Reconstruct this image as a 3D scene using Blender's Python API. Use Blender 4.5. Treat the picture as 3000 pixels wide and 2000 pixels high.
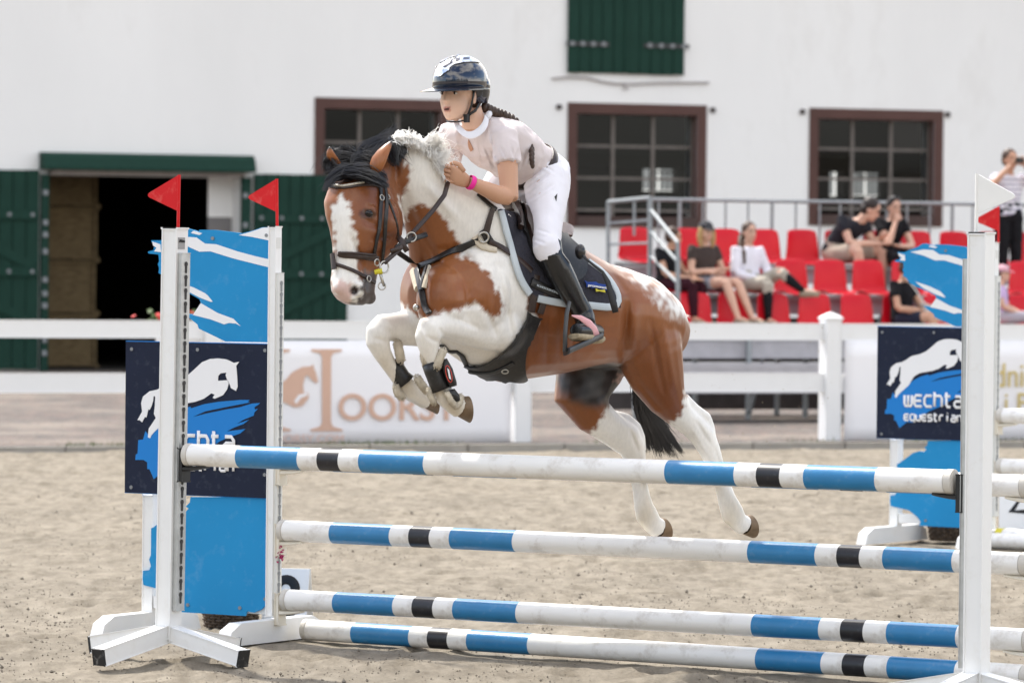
import bpy, bmesh, math, random
import numpy as np
from mathutils import Vector, Matrix
from mathutils.bvhtree import BVHTree
from mathutils.geometry import delaunay_2d_cdt, tessellate_polygon
import mathutils.noise as mnoise

random.seed(7)
sc = bpy.context.scene
for o in list(bpy.data.objects):
    bpy.data.objects.remove(o)
COL = sc.collection
R_ = math.radians

# ------------------------------------------------------------------ camera
FPX = 13500.0                       # focal length in photo pixels (3000 wide)
CAMH = 1.82
HOR, ROLL = 766.0, 0.0095
pit = math.atan((1000 - HOR) / FPX)
_R0 = Vector((1, 0, 0)); _U0 = Vector((0, math.sin(pit), math.cos(pit)))
FW = Vector((0, math.cos(pit), -math.sin(pit)))
RT = _R0 * math.cos(ROLL) + _U0 * math.sin(ROLL)
UP = -_R0 * math.sin(ROLL) + _U0 * math.cos(ROLL)
CAM = Vector((0, 0, CAMH))
cd = bpy.data.cameras.new('camera'); cam = bpy.data.objects.new('camera', cd); COL.objects.link(cam)
cam.matrix_world = Matrix(((RT.x, UP.x, -FW.x, CAM.x), (RT.y, UP.y, -FW.y, CAM.y), (RT.z, UP.z, -FW.z, CAM.z), (0, 0, 0, 1)))
cd.sensor_width = 36; cd.lens = FPX / 3000 * 36; cd.clip_end = 3000; cd.clip_start = 0.1
cd.dof.use_dof = True; cd.dof.focus_distance = 20.3; cd.dof.aperture_fstop = 5.0
sc.camera = cam

# ------------------------------------------------------------------ sky and sun
SUN_EL, SUN_AZ = R_(54), Vector((-0.62, 0.78))
w = bpy.data.worlds.new("World"); sc.world = w; w.use_nodes = True
nt = w.node_tree; nt.nodes.clear()
wo = nt.nodes.new('ShaderNodeOutputWorld'); bg = nt.nodes.new('ShaderNodeBackground')
sky = nt.nodes.new('ShaderNodeTexSky'); sky.sky_type = 'NISHITA'; sky.sun_disc = False
sky.sun_elevation = SUN_EL; sky.sun_rotation = math.atan2(SUN_AZ.x, SUN_AZ.y)
sky.air_density = 1.0; sky.dust_density = 2.0
tc = nt.nodes.new('ShaderNodeTexCoord'); mpg = nt.nodes.new('ShaderNodeMapping'); mpg.inputs['Scale'].default_value = (1, 1, 2.2)
cn = nt.nodes.new('ShaderNodeTexNoise'); cn.inputs['Scale'].default_value = 1.5; cn.inputs['Detail'].default_value = 5; cn.inputs['Roughness'].default_value = .58
crp = nt.nodes.new('ShaderNodeValToRGB'); crp.color_ramp.elements[0].position = .44; crp.color_ramp.elements[1].position = .60
mxc = nt.nodes.new('ShaderNodeMixRGB'); mxc.inputs[2].default_value = (8.3, 8.0, 7.5, 1)
nt.links.new(tc.outputs['Generated'], mpg.inputs[0]); nt.links.new(mpg.outputs[0], cn.inputs['Vector'])
nt.links.new(cn.outputs['Fac'], crp.inputs[0]); nt.links.new(crp.outputs[0], mxc.inputs[0])
nt.links.new(sky.outputs[0], mxc.inputs[1]); nt.links.new(mxc.outputs[0], bg.inputs[0])
bg.inputs[1].default_value = 0.14
nt.links.new(bg.outputs[0], wo.inputs[0])
sd = bpy.data.lights.new('sun', 'SUN'); sd.energy = 2.6; sd.angle = R_(2.5); sd.color = (1, .955, .88)
sun = bpy.data.objects.new('sun', sd); COL.objects.link(sun)
a_ = SUN_AZ.normalized()
sdir = Vector((a_.x * math.cos(SUN_EL), a_.y * math.cos(SUN_EL), math.sin(SUN_EL)))
sun.rotation_euler = sdir.to_track_quat('Z', 'Y').to_euler(); sun.location = (-20, 20, 30)
sc.view_settings.view_transform = 'Standard'; sc.view_settings.look = 'None'
sc.view_settings.exposure = 1.16; sc.view_settings.gamma = 1
sc.render.engine = 'CYCLES'
sc.cycles.use_denoising = True
sc.cycles.max_bounces = 9; sc.cycles.diffuse_bounces = 6; sc.cycles.transmission_bounces = 6; sc.cycles.transparent_max_bounces = 6

# ------------------------------------------------------------------ pixel helpers (photo pixels, 3000 x 2000)
def ray(x, y):
    return FW + RT * ((x - 1500) / FPX) - UP * ((y - 1000) / FPX)
def at(x, y, Z):
    return CAM + ray(x, y) * Z
def gnd(x, y, z=0.0):
    r = ray(x, y); return CAM + r * ((z - CAM.z) / r.z)
def vpl(x, y, A, n):
    r = ray(x, y); return CAM + r * ((A - CAM).dot(n) / r.dot(n))
def project(co):                       # numpy (N,3) -> photo pixels
    d = co - np.array(CAM)
    z = d @ np.array(FW)
    return 1500 + FPX * (d @ np.array(RT)) / z, 1000 - FPX * (d @ np.array(UP)) / z, z

# ------------------------------------------------------------------ object helpers
def wloc(o):
    v = Vector((0, 0, 0))
    while o is not None:
        v += o.location; o = o.parent
    return v
def tag(o, label=None, cat=None, group=None, kind=None):
    if label: o['label'] = label
    if cat: o['category'] = cat
    if group: o['group'] = group
    if kind: o['kind'] = kind
    return o
def thing(name, loc, label, cat, group=None):
    o = bpy.data.objects.new(name, None); COL.objects.link(o)
    o.location = loc; o.empty_display_size = .1
    return tag(o, label, cat, group)
def link_mesh(name, me, parent=None, center=None, mat=None):
    """mesh in world coordinates -> object with its origin at its own centre"""
    n = len(me.vertices); co = np.empty(n * 3); me.vertices.foreach_get('co', co); co = co.reshape(-1, 3)
    c = Vector(((co.min(0) + co.max(0)) / 2).tolist()) if center is None else Vector(center)
    me.vertices.foreach_set('co', (co - np.array(c)).ravel()); me.update()
    if mat is not None and len(me.materials) == 0: me.materials.append(mat)
    o = bpy.data.objects.new(name, me); COL.objects.link(o)
    if parent is not None:
        o.location = c - wloc(parent); o.parent = parent
    else:
        o.location = c
    return o
def copy_tree(o, parent=None):
    c = o.copy(); COL.objects.link(c)
    if parent is not None: c.parent = parent
    for ch in list(o.children): copy_tree(ch, c)
    return c

class MB:
    def __init__(s): s.v = []; s.f = []; s.m = []
    def add(s, vs, fs, mi=0):
        b = len(s.v); s.v += [tuple(p) for p in vs]
        for f in fs: s.f.append([i + b for i in f]); s.m.append(mi)
    def box(s, c, ex, ey, ez, mi=0, bev=0):
        c, ex, ey, ez = Vector(c), Vector(ex), Vector(ey), Vector(ez)
        if bev:
            bm = bmesh.new(); bmesh.ops.create_cube(bm, size=2)
            M = Matrix((ex, ey, ez)).transposed()
            for v in bm.verts: v.co = M @ v.co + c
            bmesh.ops.bevel(bm, geom=bm.edges[:], offset=bev, segments=2, affect='EDGES')
            bm.verts.index_update()
            s.add([v.co.copy() for v in bm.verts], [[v.index for v in f.verts] for f in bm.faces], mi); bm.free(); return s
        vs = [c + ex * i + ey * j + ez * k for k in (-1, 1) for j in (-1, 1) for i in (-1, 1)]
        s.add(vs, [(0, 2, 3, 1), (4, 5, 7, 6), (0, 1, 5, 4), (2, 6, 7, 3), (0, 4, 6, 2), (1, 3, 7, 5)], mi); return s
    def abox(s, x0, x1, y0, y1, z0, z1, mi=0, bev=0):
        return s.box(((x0 + x1) / 2, (y0 + y1) / 2, (z0 + z1) / 2), ((x1 - x0) / 2, 0, 0), (0, (y1 - y0) / 2, 0), (0, 0, (z1 - z0) / 2), mi, bev)
    def loft(s, rings, n=20, exp=2.0, caps=True, mi=0):
        b = len(s.v)
        for c, e1, e2 in rings:
            c, e1, e2 = Vector(c), Vector(e1), Vector(e2)
            for k in range(n):
                a = 2 * math.pi * k / n
                ca, sa = math.cos(a), math.sin(a)
                if exp != 2.0:
                    ca = math.copysign(abs(ca) ** (2 / exp), ca); sa = math.copysign(abs(sa) ** (2 / exp), sa)
                s.v.append(tuple(c + e1 * ca + e2 * sa))
        for i in range(len(rings) - 1):
            for k in range(n):
                k2 = (k + 1) % n
                s.f.append([b + i * n + k, b + i * n + k2, b + (i + 1) * n + k2, b + (i + 1) * n + k]); s.m.append(mi)
        if caps:
            s.f.append([b + k for k in range(n)][::-1]); s.m.append(mi)
            q = b + (len(rings) - 1) * n
            s.f.append([q + k for k in range(n)]); s.m.append(mi)
        return s
    def tube(s, pts, rad, n=10, caps=True, mi=0, flat=1.0, ref=None):
        pts = [Vector(p) for p in pts]
        if not isinstance(rad, (list, tuple)): rad = [rad] * len(pts)
        rings = []; up = None
        for i, p in enumerate(pts):
            t = (pts[min(i + 1, len(pts) - 1)] - pts[max(i - 1, 0)])
            if t.length < 1e-9: t = Vector((0, 0, 1))
            t.normalize()
            if up is None:
                up = Vector(ref) if ref is not None else (Vector((0, 0, 1)) if abs(t.z) < .9 else Vector((1, 0, 0)))
            up = (up - t * up.dot(t)).normalized()
            rings.append((p, up * rad[i] * flat, t.cross(up) * rad[i]))
        return s.loft(rings, n, caps=caps, mi=mi)
    def ball(s, c, r, seg=14, ring=9, mi=0, ax=None):
        """ellipsoid; r a number or 3 radii; ax = three axis vectors"""
        c = Vector(c); r = (r, r, r) if not isinstance(r, (tuple, list)) else r
        ax = ax or (Vector((1, 0, 0)), Vector((0, 1, 0)), Vector((0, 0, 1)))
        A, B, Cx = [Vector(q) * k for q, k in zip(ax, r)]
        rings = []
        for i in range(ring + 1):
            th = math.pi * (i + (.04 if i == 0 else -.04 if i == ring else 0)) / ring
            rings.append((c + Cx * math.cos(th), A * math.sin(th), B * math.sin(th)))
        return s.loft(rings, seg, mi=mi)
    def prism(s, poly, off, mi=0):
        """planar polygon (3D points) extruded by the vector off"""
        poly = [Vector(p) for p in poly]; off = Vector(off); n = len(poly); b = len(s.v)
        tri = tessellate_polygon([poly])
        s.v += [tuple(p) for p in poly] + [tuple(p + off) for p in poly]
        for t in tri:
            s.f.append([b + i for i in t]); s.m.append(mi)
            s.f.append([b + n + i for i in reversed(t)]); s.m.append(mi)
        for i in range(n):
            j = (i + 1) % n
            s.f.append([b + i, b + j, b + n + j, b + n + i]); s.m.append(mi)
        return s
    def mesh(s, name, smooth=False, fix=True):
        me = bpy.data.meshes.new(name); me.from_pydata(s.v, [], s.f); 
        if fix:
            bm = bmesh.new(); bm.from_mesh(me); bmesh.ops.recalc_face_normals(bm, faces=bm.faces[:]); bm.to_mesh(me); bm.free()
        if any(s.m) and len(me.polygons) == len(s.m): me.polygons.foreach_set('material_index', s.m)
        if smooth: me.polygons.foreach_set('use_smooth', [True] * len(me.polygons))
        me.update(); return me
    def build(s, name, mat, parent=None, smooth=False, center=None, auto=None, fix=True):
        me = s.mesh(name, smooth, fix)
        for m in (mat if isinstance(mat, (list, tuple)) else [mat]): me.materials.append(m)
        if auto is not None: me.set_sharp_from_angle(angle=R_(auto))
        return link_mesh(name, me, parent, center)

def remesh(mb, voxel, smooth=5, fac=.5):
    me = mb.mesh('tmp', fix=False)
    o = bpy.data.objects.new('tmp', me); COL.objects.link(o)
    m = o.modifiers.new('r', 'REMESH'); m.mode = 'VOXEL'; m.voxel_size = voxel; m.use_smooth_shade = True
    if smooth:
        k = o.modifiers.new('s', 'SMOOTH'); k.factor = fac; k.iterations = smooth
    dg = bpy.context.evaluated_depsgraph_get()
    r = bpy.data.meshes.new_from_object(o.evaluated_get(dg))
    bpy.data.objects.remove(o); bpy.data.meshes.remove(me)
    r.polygons.foreach_set('use_smooth', [True] * len(r.polygons))
    return r
def text_mesh(txt, size=1.0, bold=0.0, extrude=.002, align='LEFT'):
    cu = bpy.data.curves.new('t', 'FONT'); cu.body = txt; cu.size = size; cu.extrude = extrude; cu.align_x = align; cu.offset = bold
    o = bpy.data.objects.new('t', cu); COL.objects.link(o)
    dg = bpy.context.evaluated_depsgraph_get(); me = bpy.data.meshes.new_from_object(o.evaluated_get(dg))
    bpy.data.objects.remove(o); bpy.data.curves.remove(cu); return me
def place_text(name, txt, p0, p1, up, height, mat, parent=None, bold=0.0, off=.004, label=None):
    """flat lettering from p0 to p1 (baseline) with cap height 'height', stretched to fit"""
    me = text_mesh(txt, 1.0, bold)
    n = len(me.vertices); co = np.empty(n * 3); me.vertices.foreach_get('co', co); co = co.reshape(-1, 3)
    co[:, 0] -= co[:, 0].min(); co[:, 1] -= 0; w_ = co[:, 0].max(); h_ = 0.70
    p0, p1 = Vector(p0), Vector(p1); ux = p1 - p0; L = ux.length; ux.normalize()
    uy = (Vector(up) - ux * Vector(up).dot(ux)).normalized(); uz = ux.cross(uy)
    P = np.array(p0 + uz * off) + np.outer(co[:, 0] * L / w_, np.array(ux)) + np.outer(co[:, 1] * height / h_, np.array(uy)) + np.outer(co[:, 2], np.array(uz))
    me.vertices.foreach_set('co', P.ravel()); me.materials.clear(); me.materials.append(mat); me.update()
    return link_mesh(name, me, parent)

# ------------------------------------------------------------------ materials
def mat(name, col, rough=.6, spec=.5, var=0.0, vscale=8.0, bump=0.0, bscale=60.0, metal=0.0, dirt=None, dscale=3.0, damt=.0, coat=0.0, stretch=(1, 1, 1)):
    m = bpy.data.materials.new(name); m.use_nodes = True; t = m.node_tree; b = t.nodes['Principled BSDF']
    b.inputs['Roughness'].default_value = rough; b.inputs['Specular IOR Level'].default_value = spec; b.inputs['Metallic'].default_value = metal
    b.inputs['Coat Weight'].default_value = coat; b.inputs['Coat Roughness'].default_value = .06
    tcn = t.nodes.new('ShaderNodeTexCoord'); mp = t.nodes.new('ShaderNodeMapping'); mp.inputs['Scale'].default_value = stretch
    t.links.new(tcn.outputs['Object'], mp.inputs[0])
    last = None
    rgb = t.nodes.new('ShaderNodeRGB'); rgb.outputs[0].default_value = (*col, 1); last = rgb.outputs[0]
    if var:
        n = t.nodes.new('ShaderNodeTexNoise'); n.inputs['Scale'].default_value = vscale; n.inputs['Detail'].default_value = 6
        t.links.new(mp.outputs[0], n.inputs['Vector'])
        mr = t.nodes.new('ShaderNodeMapRange'); mr.inputs[1].default_value = .25; mr.inputs[2].default_value = .75; mr.inputs[3].default_value = 1 - var; mr.inputs[4].default_value = 1 + var
        t.links.new(n.outputs['Fac'], mr.inputs[0])
        mx = t.nodes.new('ShaderNodeMixRGB'); mx.blend_type = 'MULTIPLY'; mx.inputs[0].default_value = 1
        t.links.new(last, mx.inputs[1]); t.links.new(mr.outputs[0], mx.inputs[2]); last = mx.outputs[0]
    if dirt is not None:
        n = t.nodes.new('ShaderNodeTexNoise'); n.inputs['Scale'].default_value = dscale; n.inputs['Detail'].default_value = 9; n.inputs['Roughness'].default_value = .65
        t.links.new(mp.outputs[0], n.inputs['Vector'])
        cr = t.nodes.new('ShaderNodeMapRange'); cr.inputs[1].default_value = .55; cr.inputs[2].default_value = .78; cr.inputs[3].default_value = 0; cr.inputs[4].default_value = damt
        t.links.new(n.outputs['Fac'], cr.inputs[0])
        mx = t.nodes.new('ShaderNodeMixRGB'); mx.inputs[2].default_value = (*dirt, 1)
        t.links.new(cr.outputs[0], mx.inputs[0]); t.links.new(last, mx.inputs[1]); last = mx.outputs[0]
    t.links.new(last, b.inputs['Base Color'])
    if bump:
        n = t.nodes.new('ShaderNodeTexNoise'); n.inputs['Scale'].default_value = bscale; n.inputs['Detail'].default_value = 5
        t.links.new(mp.outputs[0], n.inputs['Vector'])
        bp = t.nodes.new('ShaderNodeBump'); bp.inputs['Strength'].default_value = bump; bp.inputs['Distance'].default_value = .01
        t.links.new(n.outputs['Fac'], bp.inputs['Height']); t.links.new(bp.outputs[0], b.inputs['Normal'])
    return m
M = {}
M['plaster'] = mat('white_plaster', (.85, .84, .82), .9, .2, .05, .45, .5, 7, dirt=(.58, .55, .51), dscale=.9, damt=.35, stretch=(1, 1, .45))
M['brown'] = mat('brown_paint', (.105, .058, .050), .8, .15, .1, 3)
M['brown_dk'] = mat('brown_paint_base', (.075, .048, .042), .75, .3, .1, 3)
M['green'] = mat('green_paint', (.012, .042, .030), .7, .15, .18, 6, .15, 30, stretch=(6, 6, .6))
M['iron'] = mat('dark_iron', (.03, .03, .032), .5, .5, .1)
M['bolt'] = mat('bolt_metal', (.22, .23, .24), .45, .5, .1)
M['mullion'] = mat('window_bar', (.16, .14, .125), .7, .3, .2, 8)
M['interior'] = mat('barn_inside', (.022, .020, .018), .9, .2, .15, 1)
M['hay'] = mat('hay', (.15, .11, .06), .95, .1, .35, 7, .9, 60, stretch=(1, 1, 4))
M['pvc'] = mat('white_pvc', (.80, .80, .80), .45, .4, .02, 4, dirt=(.62, .6, .55), dscale=5, damt=.25)
M['banner'] = mat('banner_vinyl', (.86, .85, .87), .6, .3, .015, 1.5)
M['copper'] = mat('copper_print', (.64, .42, .32), .6, .3, .03)
M['copper_lt'] = mat('copper_pale_print', (.78, .58, .50), .6, .3, .03)
M['gold'] = mat('gold_print', (.60, .47, .17), .6, .3, .03)
M['alu'] = mat('galvanised', (.27, .29, .30), .55, .5, .12, 15, metal=.3)
M['deck'] = mat('deck_board', (.42, .41, .43), .7, .3, .12, 6)
M['shadeboard'] = mat('under_stand_shade', (.09, .08, .08), .85, .2, .2, 5)  # dark tone stands for the shade under the stand
M['redseat'] = mat('red_plastic', (.58, .006, .018), .36, .3, .05, 5)
M['white'] = mat('white_lacquer', (.82, .82, .81), .35, .5, .02, 6, dirt=(.6, .55, .47), dscale=9, damt=.35)
M['metalrail'] = mat('zinc_track', (.52, .53, .53), .38, .5, .15, 20, metal=.6)
M['trackhole'] = mat('track_hole', (.06, .06, .06), .8, .2)
M['plastic_w'] = mat('white_plastic_track', (.70, .70, .67), .5, .4, .04, 8)
M['cup_b'] = mat('black_plastic', (.012, .012, .013), .4, .5, .2, 20)
M['cup_w'] = mat('cream_plastic', (.72, .67, .57), .5, .4, .05, 10)
M['blackcap'] = mat('black_end_cap', (.012, .012, .013), .6, .4, .1, 20, dirt=(.3, .29, .27), dscale=40, damt=.7)
M['blue'] = mat('blue_board', (.012, .25, .54), .55, .25, .05, 4, dirt=(.25, .42, .6), dscale=16, damt=.25)
M['blue_logo'] = mat('blue_print', (.0, .19, .58), .5, .4, .02)
M['navy'] = mat('navy_board', (.010, .015, .036), .6, .2, .1, 5, dirt=(.10, .12, .15), dscale=22, damt=.3)
M['print_w'] = mat('white_print', (.82, .82, .83), .5, .4, .01)
M['pole_w'] = mat('pole_white', (.80, .785, .76), .42, .5, .03, 6, .1, 40, dirt=(.36, .30, .24), dscale=7, damt=.8)
M['pole_b'] = mat('pole_blue', (.022, .19, .41), .35, .5, .08, 10, .08, 60, dirt=(.35, .40, .45), dscale=14, damt=.35)
M['pole_k'] = mat('pole_black', (.012, .012, .016), .38, .5, .2, 10, dirt=(.12, .12, .13), dscale=14, damt=.4)
M['pole_cap'] = mat('pole_cap', (.56, .53, .48), .6, .4, .05, 10)
M['flag_r'] = mat('red_flag', (.62, .014, .018), .5, .2, .04, 8, dirt=(.72, .3, .25), dscale=16, damt=.35)
M['flag_w'] = mat('white_flag', (.83, .82, .79), .4, .5, .03, 8)
M['wicker'] = mat('wicker', (.085, .06, .042), .8, .3, .4, 30)
M['kerb'] = mat('concrete_kerb', (.33, .31, .28), .9, .2, .15, 5, .4, 30)
M['number'] = mat('black_print', (.01, .01, .011), .5, .4)
M['yellow'] = mat('yellow_band', (.6, .52, .03), .5, .4)
M['pinkflower'] = mat('magenta_petals', (.35, .01, .10), .6, .3)
M['red_petal'] = mat('red_petals', (.6, .02, .02), .6, .3)
M['leaf'] = mat('leaf_green', (.06, .10, .025), .6, .3, .3, 20)
M['grass'] = mat('grass_blades', (.10, .13, .04), .7, .2, .3, 3)
M['rooftile'] = mat('roof_tiles', (.18, .07, .05), .8, .3, .2, 3)
M['label_s'] = mat('steel_label', (.3, .3, .3), .4, .5, .1)
def glass_mat():
    m = bpy.data.materials.new('window_glass'); m.use_nodes = True; t = m.node_tree; t.nodes.remove(t.nodes['Principled BSDF'])
    out = t.nodes['Material Output']; gl = t.nodes.new('ShaderNodeBsdfGlossy'); gl.inputs['Roughness'].default_value = .03
    tr = t.nodes.new('ShaderNodeBsdfTransparent'); tr.inputs[0].default_value = (.5, .52, .53, 1)
    fr = t.nodes.new('ShaderNodeFresnel'); fr.inputs[0].default_value = 1.32
    mx = t.nodes.new('ShaderNodeMixShader'); t.links.new(fr.outputs[0], mx.inputs[0]); t.links.new(tr.outputs[0], mx.inputs[1]); t.links.new(gl.outputs[0], mx.inputs[2])
    t.links.new(mx.outputs[0], out.inputs[0]); return m
M['glass'] = glass_mat()
M['dimming_glass'] = glass_mat(); M['dimming_glass'].name = 'dimming_glass'; M['dimming_glass'].node_tree.nodes['Transparent BSDF'].inputs[0].default_value = (.22, .23, .24, 1)  # tint set dark to dim daylight from the rear openings
def sand_mat():
    m = bpy.data.materials.new('arena_sand'); m.use_nodes = True; t = m.node_tree; b = t.nodes['Principled BSDF']
    b.inputs['Roughness'].default_value = .95; b.inputs['Specular IOR Level'].default_value = .15
    g = t.nodes.new('ShaderNodeNewGeometry'); mp = t.nodes.new('ShaderNodeMapping'); mp.inputs['Scale'].default_value = (1, .35, 1)
    t.links.new(g.outputs['Position'], mp.inputs[0])
    def noise(sc_, det, rough=.6, v=None):
        n = t.nodes.new('ShaderNodeTexNoise'); n.inputs['Scale'].default_value = sc_; n.inputs['Detail'].default_value = det; n.inputs['Roughness'].default_value = rough
        t.links.new((v or mp).outputs[0] if v is None else v, n.inputs['Vector']); return n
    n1 = noise(1.6, 8, .62); n2 = noise(9, 8, .7); n3 = noise(38, 4, .6, g.outputs['Position'])
    cr = t.nodes.new('ShaderNodeValToRGB'); e = cr.color_ramp.elements
    e[0].position = .30; e[0].color = (.15, .127, .096, 1); e[1].position = .62; e[1].color = (.285, .25, .198, 1)
    t.links.new(n2.outputs['Fac'], cr.inputs[0])
    mx = t.nodes.new('ShaderNodeMixRGB'); mx.blend_type = 'MULTIPLY'; mx.inputs[0].default_value = .8
    mr = t.nodes.new('ShaderNodeMapRange'); mr.inputs[1].default_value = .3; mr.inputs[2].default_value = .65; mr.inputs[3].default_value = .82; mr.inputs[4].default_value = 1.08
    t.links.new(n1.outputs['Fac'], mr.inputs[0]); t.links.new(cr.outputs[0], mx.inputs[1]); t.links.new(mr.outputs[0], mx.inputs[2])
    # scattered damp dark clods
    md = t.nodes.new('ShaderNodeMapRange'); md.inputs[1].default_value = .62; md.inputs[2].default_value = .74; md.inputs[4].default_value = .72
    t.links.new(n3.outputs['Fac'], md.inputs[0])
    m2 = t.nodes.new('ShaderNodeMixRGB'); m2.inputs[2].default_value = (.06, .054, .05, 1)
    mm = t.nodes.new('ShaderNodeMath'); mm.operation = 'MULTIPLY'
    mr2 = t.nodes.new('ShaderNodeMapRange'); mr2.inputs[1].default_value = .42; mr2.inputs[2].default_value = .6; mr2.inputs[3].default_value = 0.0; mr2.inputs[4].default_value = 1
    n4 = noise(1.1, 3, .6); t.links.new(n4.outputs['Fac'], mr2.inputs[0])
    t.links.new(md.outputs[0], mm.inputs[0]); t.links.new(mr2.outputs[0], mm.inputs[1])
    t.links.new(mm.outputs[0], m2.inputs[0]); t.links.new(mx.outputs[0], m2.inputs[1]); t.links.new(m2.outputs[0], b.inputs['Base Color'])
    bp = t.nodes.new('ShaderNodeBump'); bp.inputs['Strength'].default_value = .8; bp.inputs['Distance'].default_value = .018
    nb = noise(55, 8, .72, g.outputs['Position'])
    t.links.new(nb.outputs['Fac'], bp.inputs['Height']); t.links.new(bp.outputs[0], b.inputs['Normal'])
    return m
M['sand'] = sand_mat()
M['clod'] = mat('sand_clod', (.19, .165, .135), .95, .1, .4, 2.5)
def cobble_mat():
    m = bpy.data.materials.new('cobblestones'); m.use_nodes = True; t = m.node_tree; b = t.nodes['Principled BSDF']
    b.inputs['Roughness'].default_value = .85
    g = t.nodes.new('ShaderNodeNewGeometry')
    v = t.nodes.new('ShaderNodeTexVoronoi'); v.inputs['Scale'].default_value = 7; t.links.new(g.outputs['Position'], v.inputs['Vector'])
    ve = t.nodes.new('ShaderNodeTexVoronoi'); ve.feature = 'DISTANCE_TO_EDGE'; ve.inputs['Scale'].default_value = 7; t.links.new(g.outputs['Position'], ve.inputs['Vector'])
    cr = t.nodes.new('ShaderNodeValToRGB'); e = cr.color_ramp.elements
    e[0].color = (.045, .040, .040, 1); e[1].color = (.16, .105, .085, 1); x = cr.color_ramp.elements.new(.5); x.color = (.095, .074, .066, 1)
    sp = t.nodes.new('ShaderNodeSeparateColor'); t.links.new(v.outputs['Color'], sp.inputs[0]); t.links.new(sp.outputs[0], cr.inputs[0])
    mr = t.nodes.new('ShaderNodeMapRange'); mr.inputs[2].default_value = .08; t.links.new(ve.outputs['Distance'], mr.inputs[0])
    mx = t.nodes.new('ShaderNodeMixRGB'); mx.inputs[1].default_value = (.18, .16, .125, 1); t.links.new(mr.outputs[0], mx.inputs[0]); t.links.new(cr.outputs[0], mx.inputs[2])
    n = t.nodes.new('ShaderNodeTexNoise'); n.inputs['Scale'].default_value = .7; n.inputs['Detail'].default_value = 5; t.links.new(g.outputs['Position'], n.inputs['Vector'])
    m3 = t.nodes.new('ShaderNodeMapRange'); m3.inputs[1].default_value = .45; m3.inputs[2].default_value = .65; m3.inputs[4].default_value = .6; t.links.new(n.outputs['Fac'], m3.inputs[0])
    m4 = t.nodes.new('ShaderNodeMixRGB'); m4.inputs[2].default_value = (.25, .21, .17, 1); t.links.new(m3.outputs[0], m4.inputs[0]); t.links.new(mx.outputs[0], m4.inputs[1])
    t.links.new(m4.outputs[0], b.inputs['Base Color'])
    bp = t.nodes.new('ShaderNodeBump'); bp.inputs['Distance'].default_value = .02; t.links.new(mr.outputs[0], bp.inputs['Height']); t.links.new(bp.outputs[0], b.inputs['Normal'])
    return m
M['cobble'] = cobble_mat()
# ================================================================== THE SETTING
ZV = Vector((0, 0, 1))
FD = Vector((math.cos(R_(20.9)), math.sin(R_(20.9)), 0))      # direction of wall, bleachers and fence
FN = Vector((FD.y, -FD.x, 0))                                   # their normal, towards the camera
PD = Vector((math.cos(R_(30.2)), -math.sin(R_(30.2)), 0))      # direction of the jump's poles (right end nearer)
PN = Vector((PD.y, -PD.x, 0)) ; PN = PN if PN.y < 0 else -PN    # towards the camera

# --- sand arena: one sheet, fine where it is seen near the camera
def axis(lo, hi, step, far):
    a = list(np.arange(lo, hi + 1e-6, step)); s = step; x = lo; L = []
    while x > -far: s *= 1.6; x -= s; L.append(x)
    s = step; x = hi; H = []
    while x < far: s *= 1.6; x += s; H.append(x)
    return np.array(L[::-1] + a + H)
xs = axis(-5.2, 5.6, .05, 900); ys = axis(17.5, 47, .075, 900)
X, Y = np.meshgrid(xs, ys)
Zg = np.zeros_like(X)
rng = np.random.RandomState(3)
for k in range(26):                                            # low, broad and fine undulation of raked sand
    fr = 1.2 * 1.19 ** k; ang = rng.uniform(-.5, .5) if k < 12 else rng.uniform(0, 6.28)
    Zg += (.0115 / (1 + k * .42)) * np.sin(fr * (X * math.sin(ang) + Y * math.cos(ang)) + rng.uniform(0, 6.28)) * np.sin(.37 * fr * (X * math.cos(ang) - Y * math.sin(ang)) + rng.uniform(0, 6.28))
hp = rng.rand(1500, 2); 
for i in range(900):                                           # hoof prints: a dent with a low rim
    cx = -5 + 10.5 * hp[i, 0]; cy = 18 + 27 * hp[i, 1]
    ix = np.searchsorted(xs, [cx - .35, cx + .35]); iy = np.searchsorted(ys, [cy - .35, cy + .35])
    sx = slice(*ix); sy = slice(*iy)
    r2 = ((X[sy, sx] - cx) ** 2 + (Y[sy, sx] - cy) ** 2) / .085 ** 2
    Zg[sy, sx] += .040 * (-np.exp(-r2) + .55 * np.exp(-(np.sqrt(r2) - 1.45) ** 2 * 3))
fade = np.clip((18 - np.abs(X)) / 8, 0, 1) * np.clip((60 - Y) / 8, 0, 1) * np.clip((Y - 8) / 4, 0, 1)
Zg *= fade
Zg -= .012
nx, ny = len(xs), len(ys)
vv = np.stack([X, Y, Zg], -1).reshape(-1, 3)
idx = np.arange(nx * ny).reshape(ny, nx)
ff = np.stack([idx[:-1, :-1], idx[:-1, 1:], idx[1:, 1:], idx[1:, :-1]], -1).reshape(-1, 4)
me = bpy.data.meshes.new('sand'); me.vertices.add(len(vv)); me.vertices.foreach_set('co', vv.ravel())
me.loops.add(ff.size); me.loops.foreach_set('vertex_index', ff.ravel()); me.polygons.add(len(ff))
me.polygons.foreach_set('loop_start', np.arange(0, ff.size, 4)); me.polygons.foreach_set('use_smooth', [True] * len(ff))
me.update(calc_edges=True); me.validate(); me.materials.append(M['sand'])
o = bpy.data.objects.new('sand_arena', me); COL.objects.link(o); tag(o, 'pale beige riding arena sand with hoof prints', kind='structure')
def sand_z(x, y):
    i = min(max(np.searchsorted(xs, x) - 1, 0), nx - 2); j = min(max(np.searchsorted(ys, y) - 1, 0), ny - 2)
    return float(Zg[j:j + 2, i:i + 2].mean())

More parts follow.
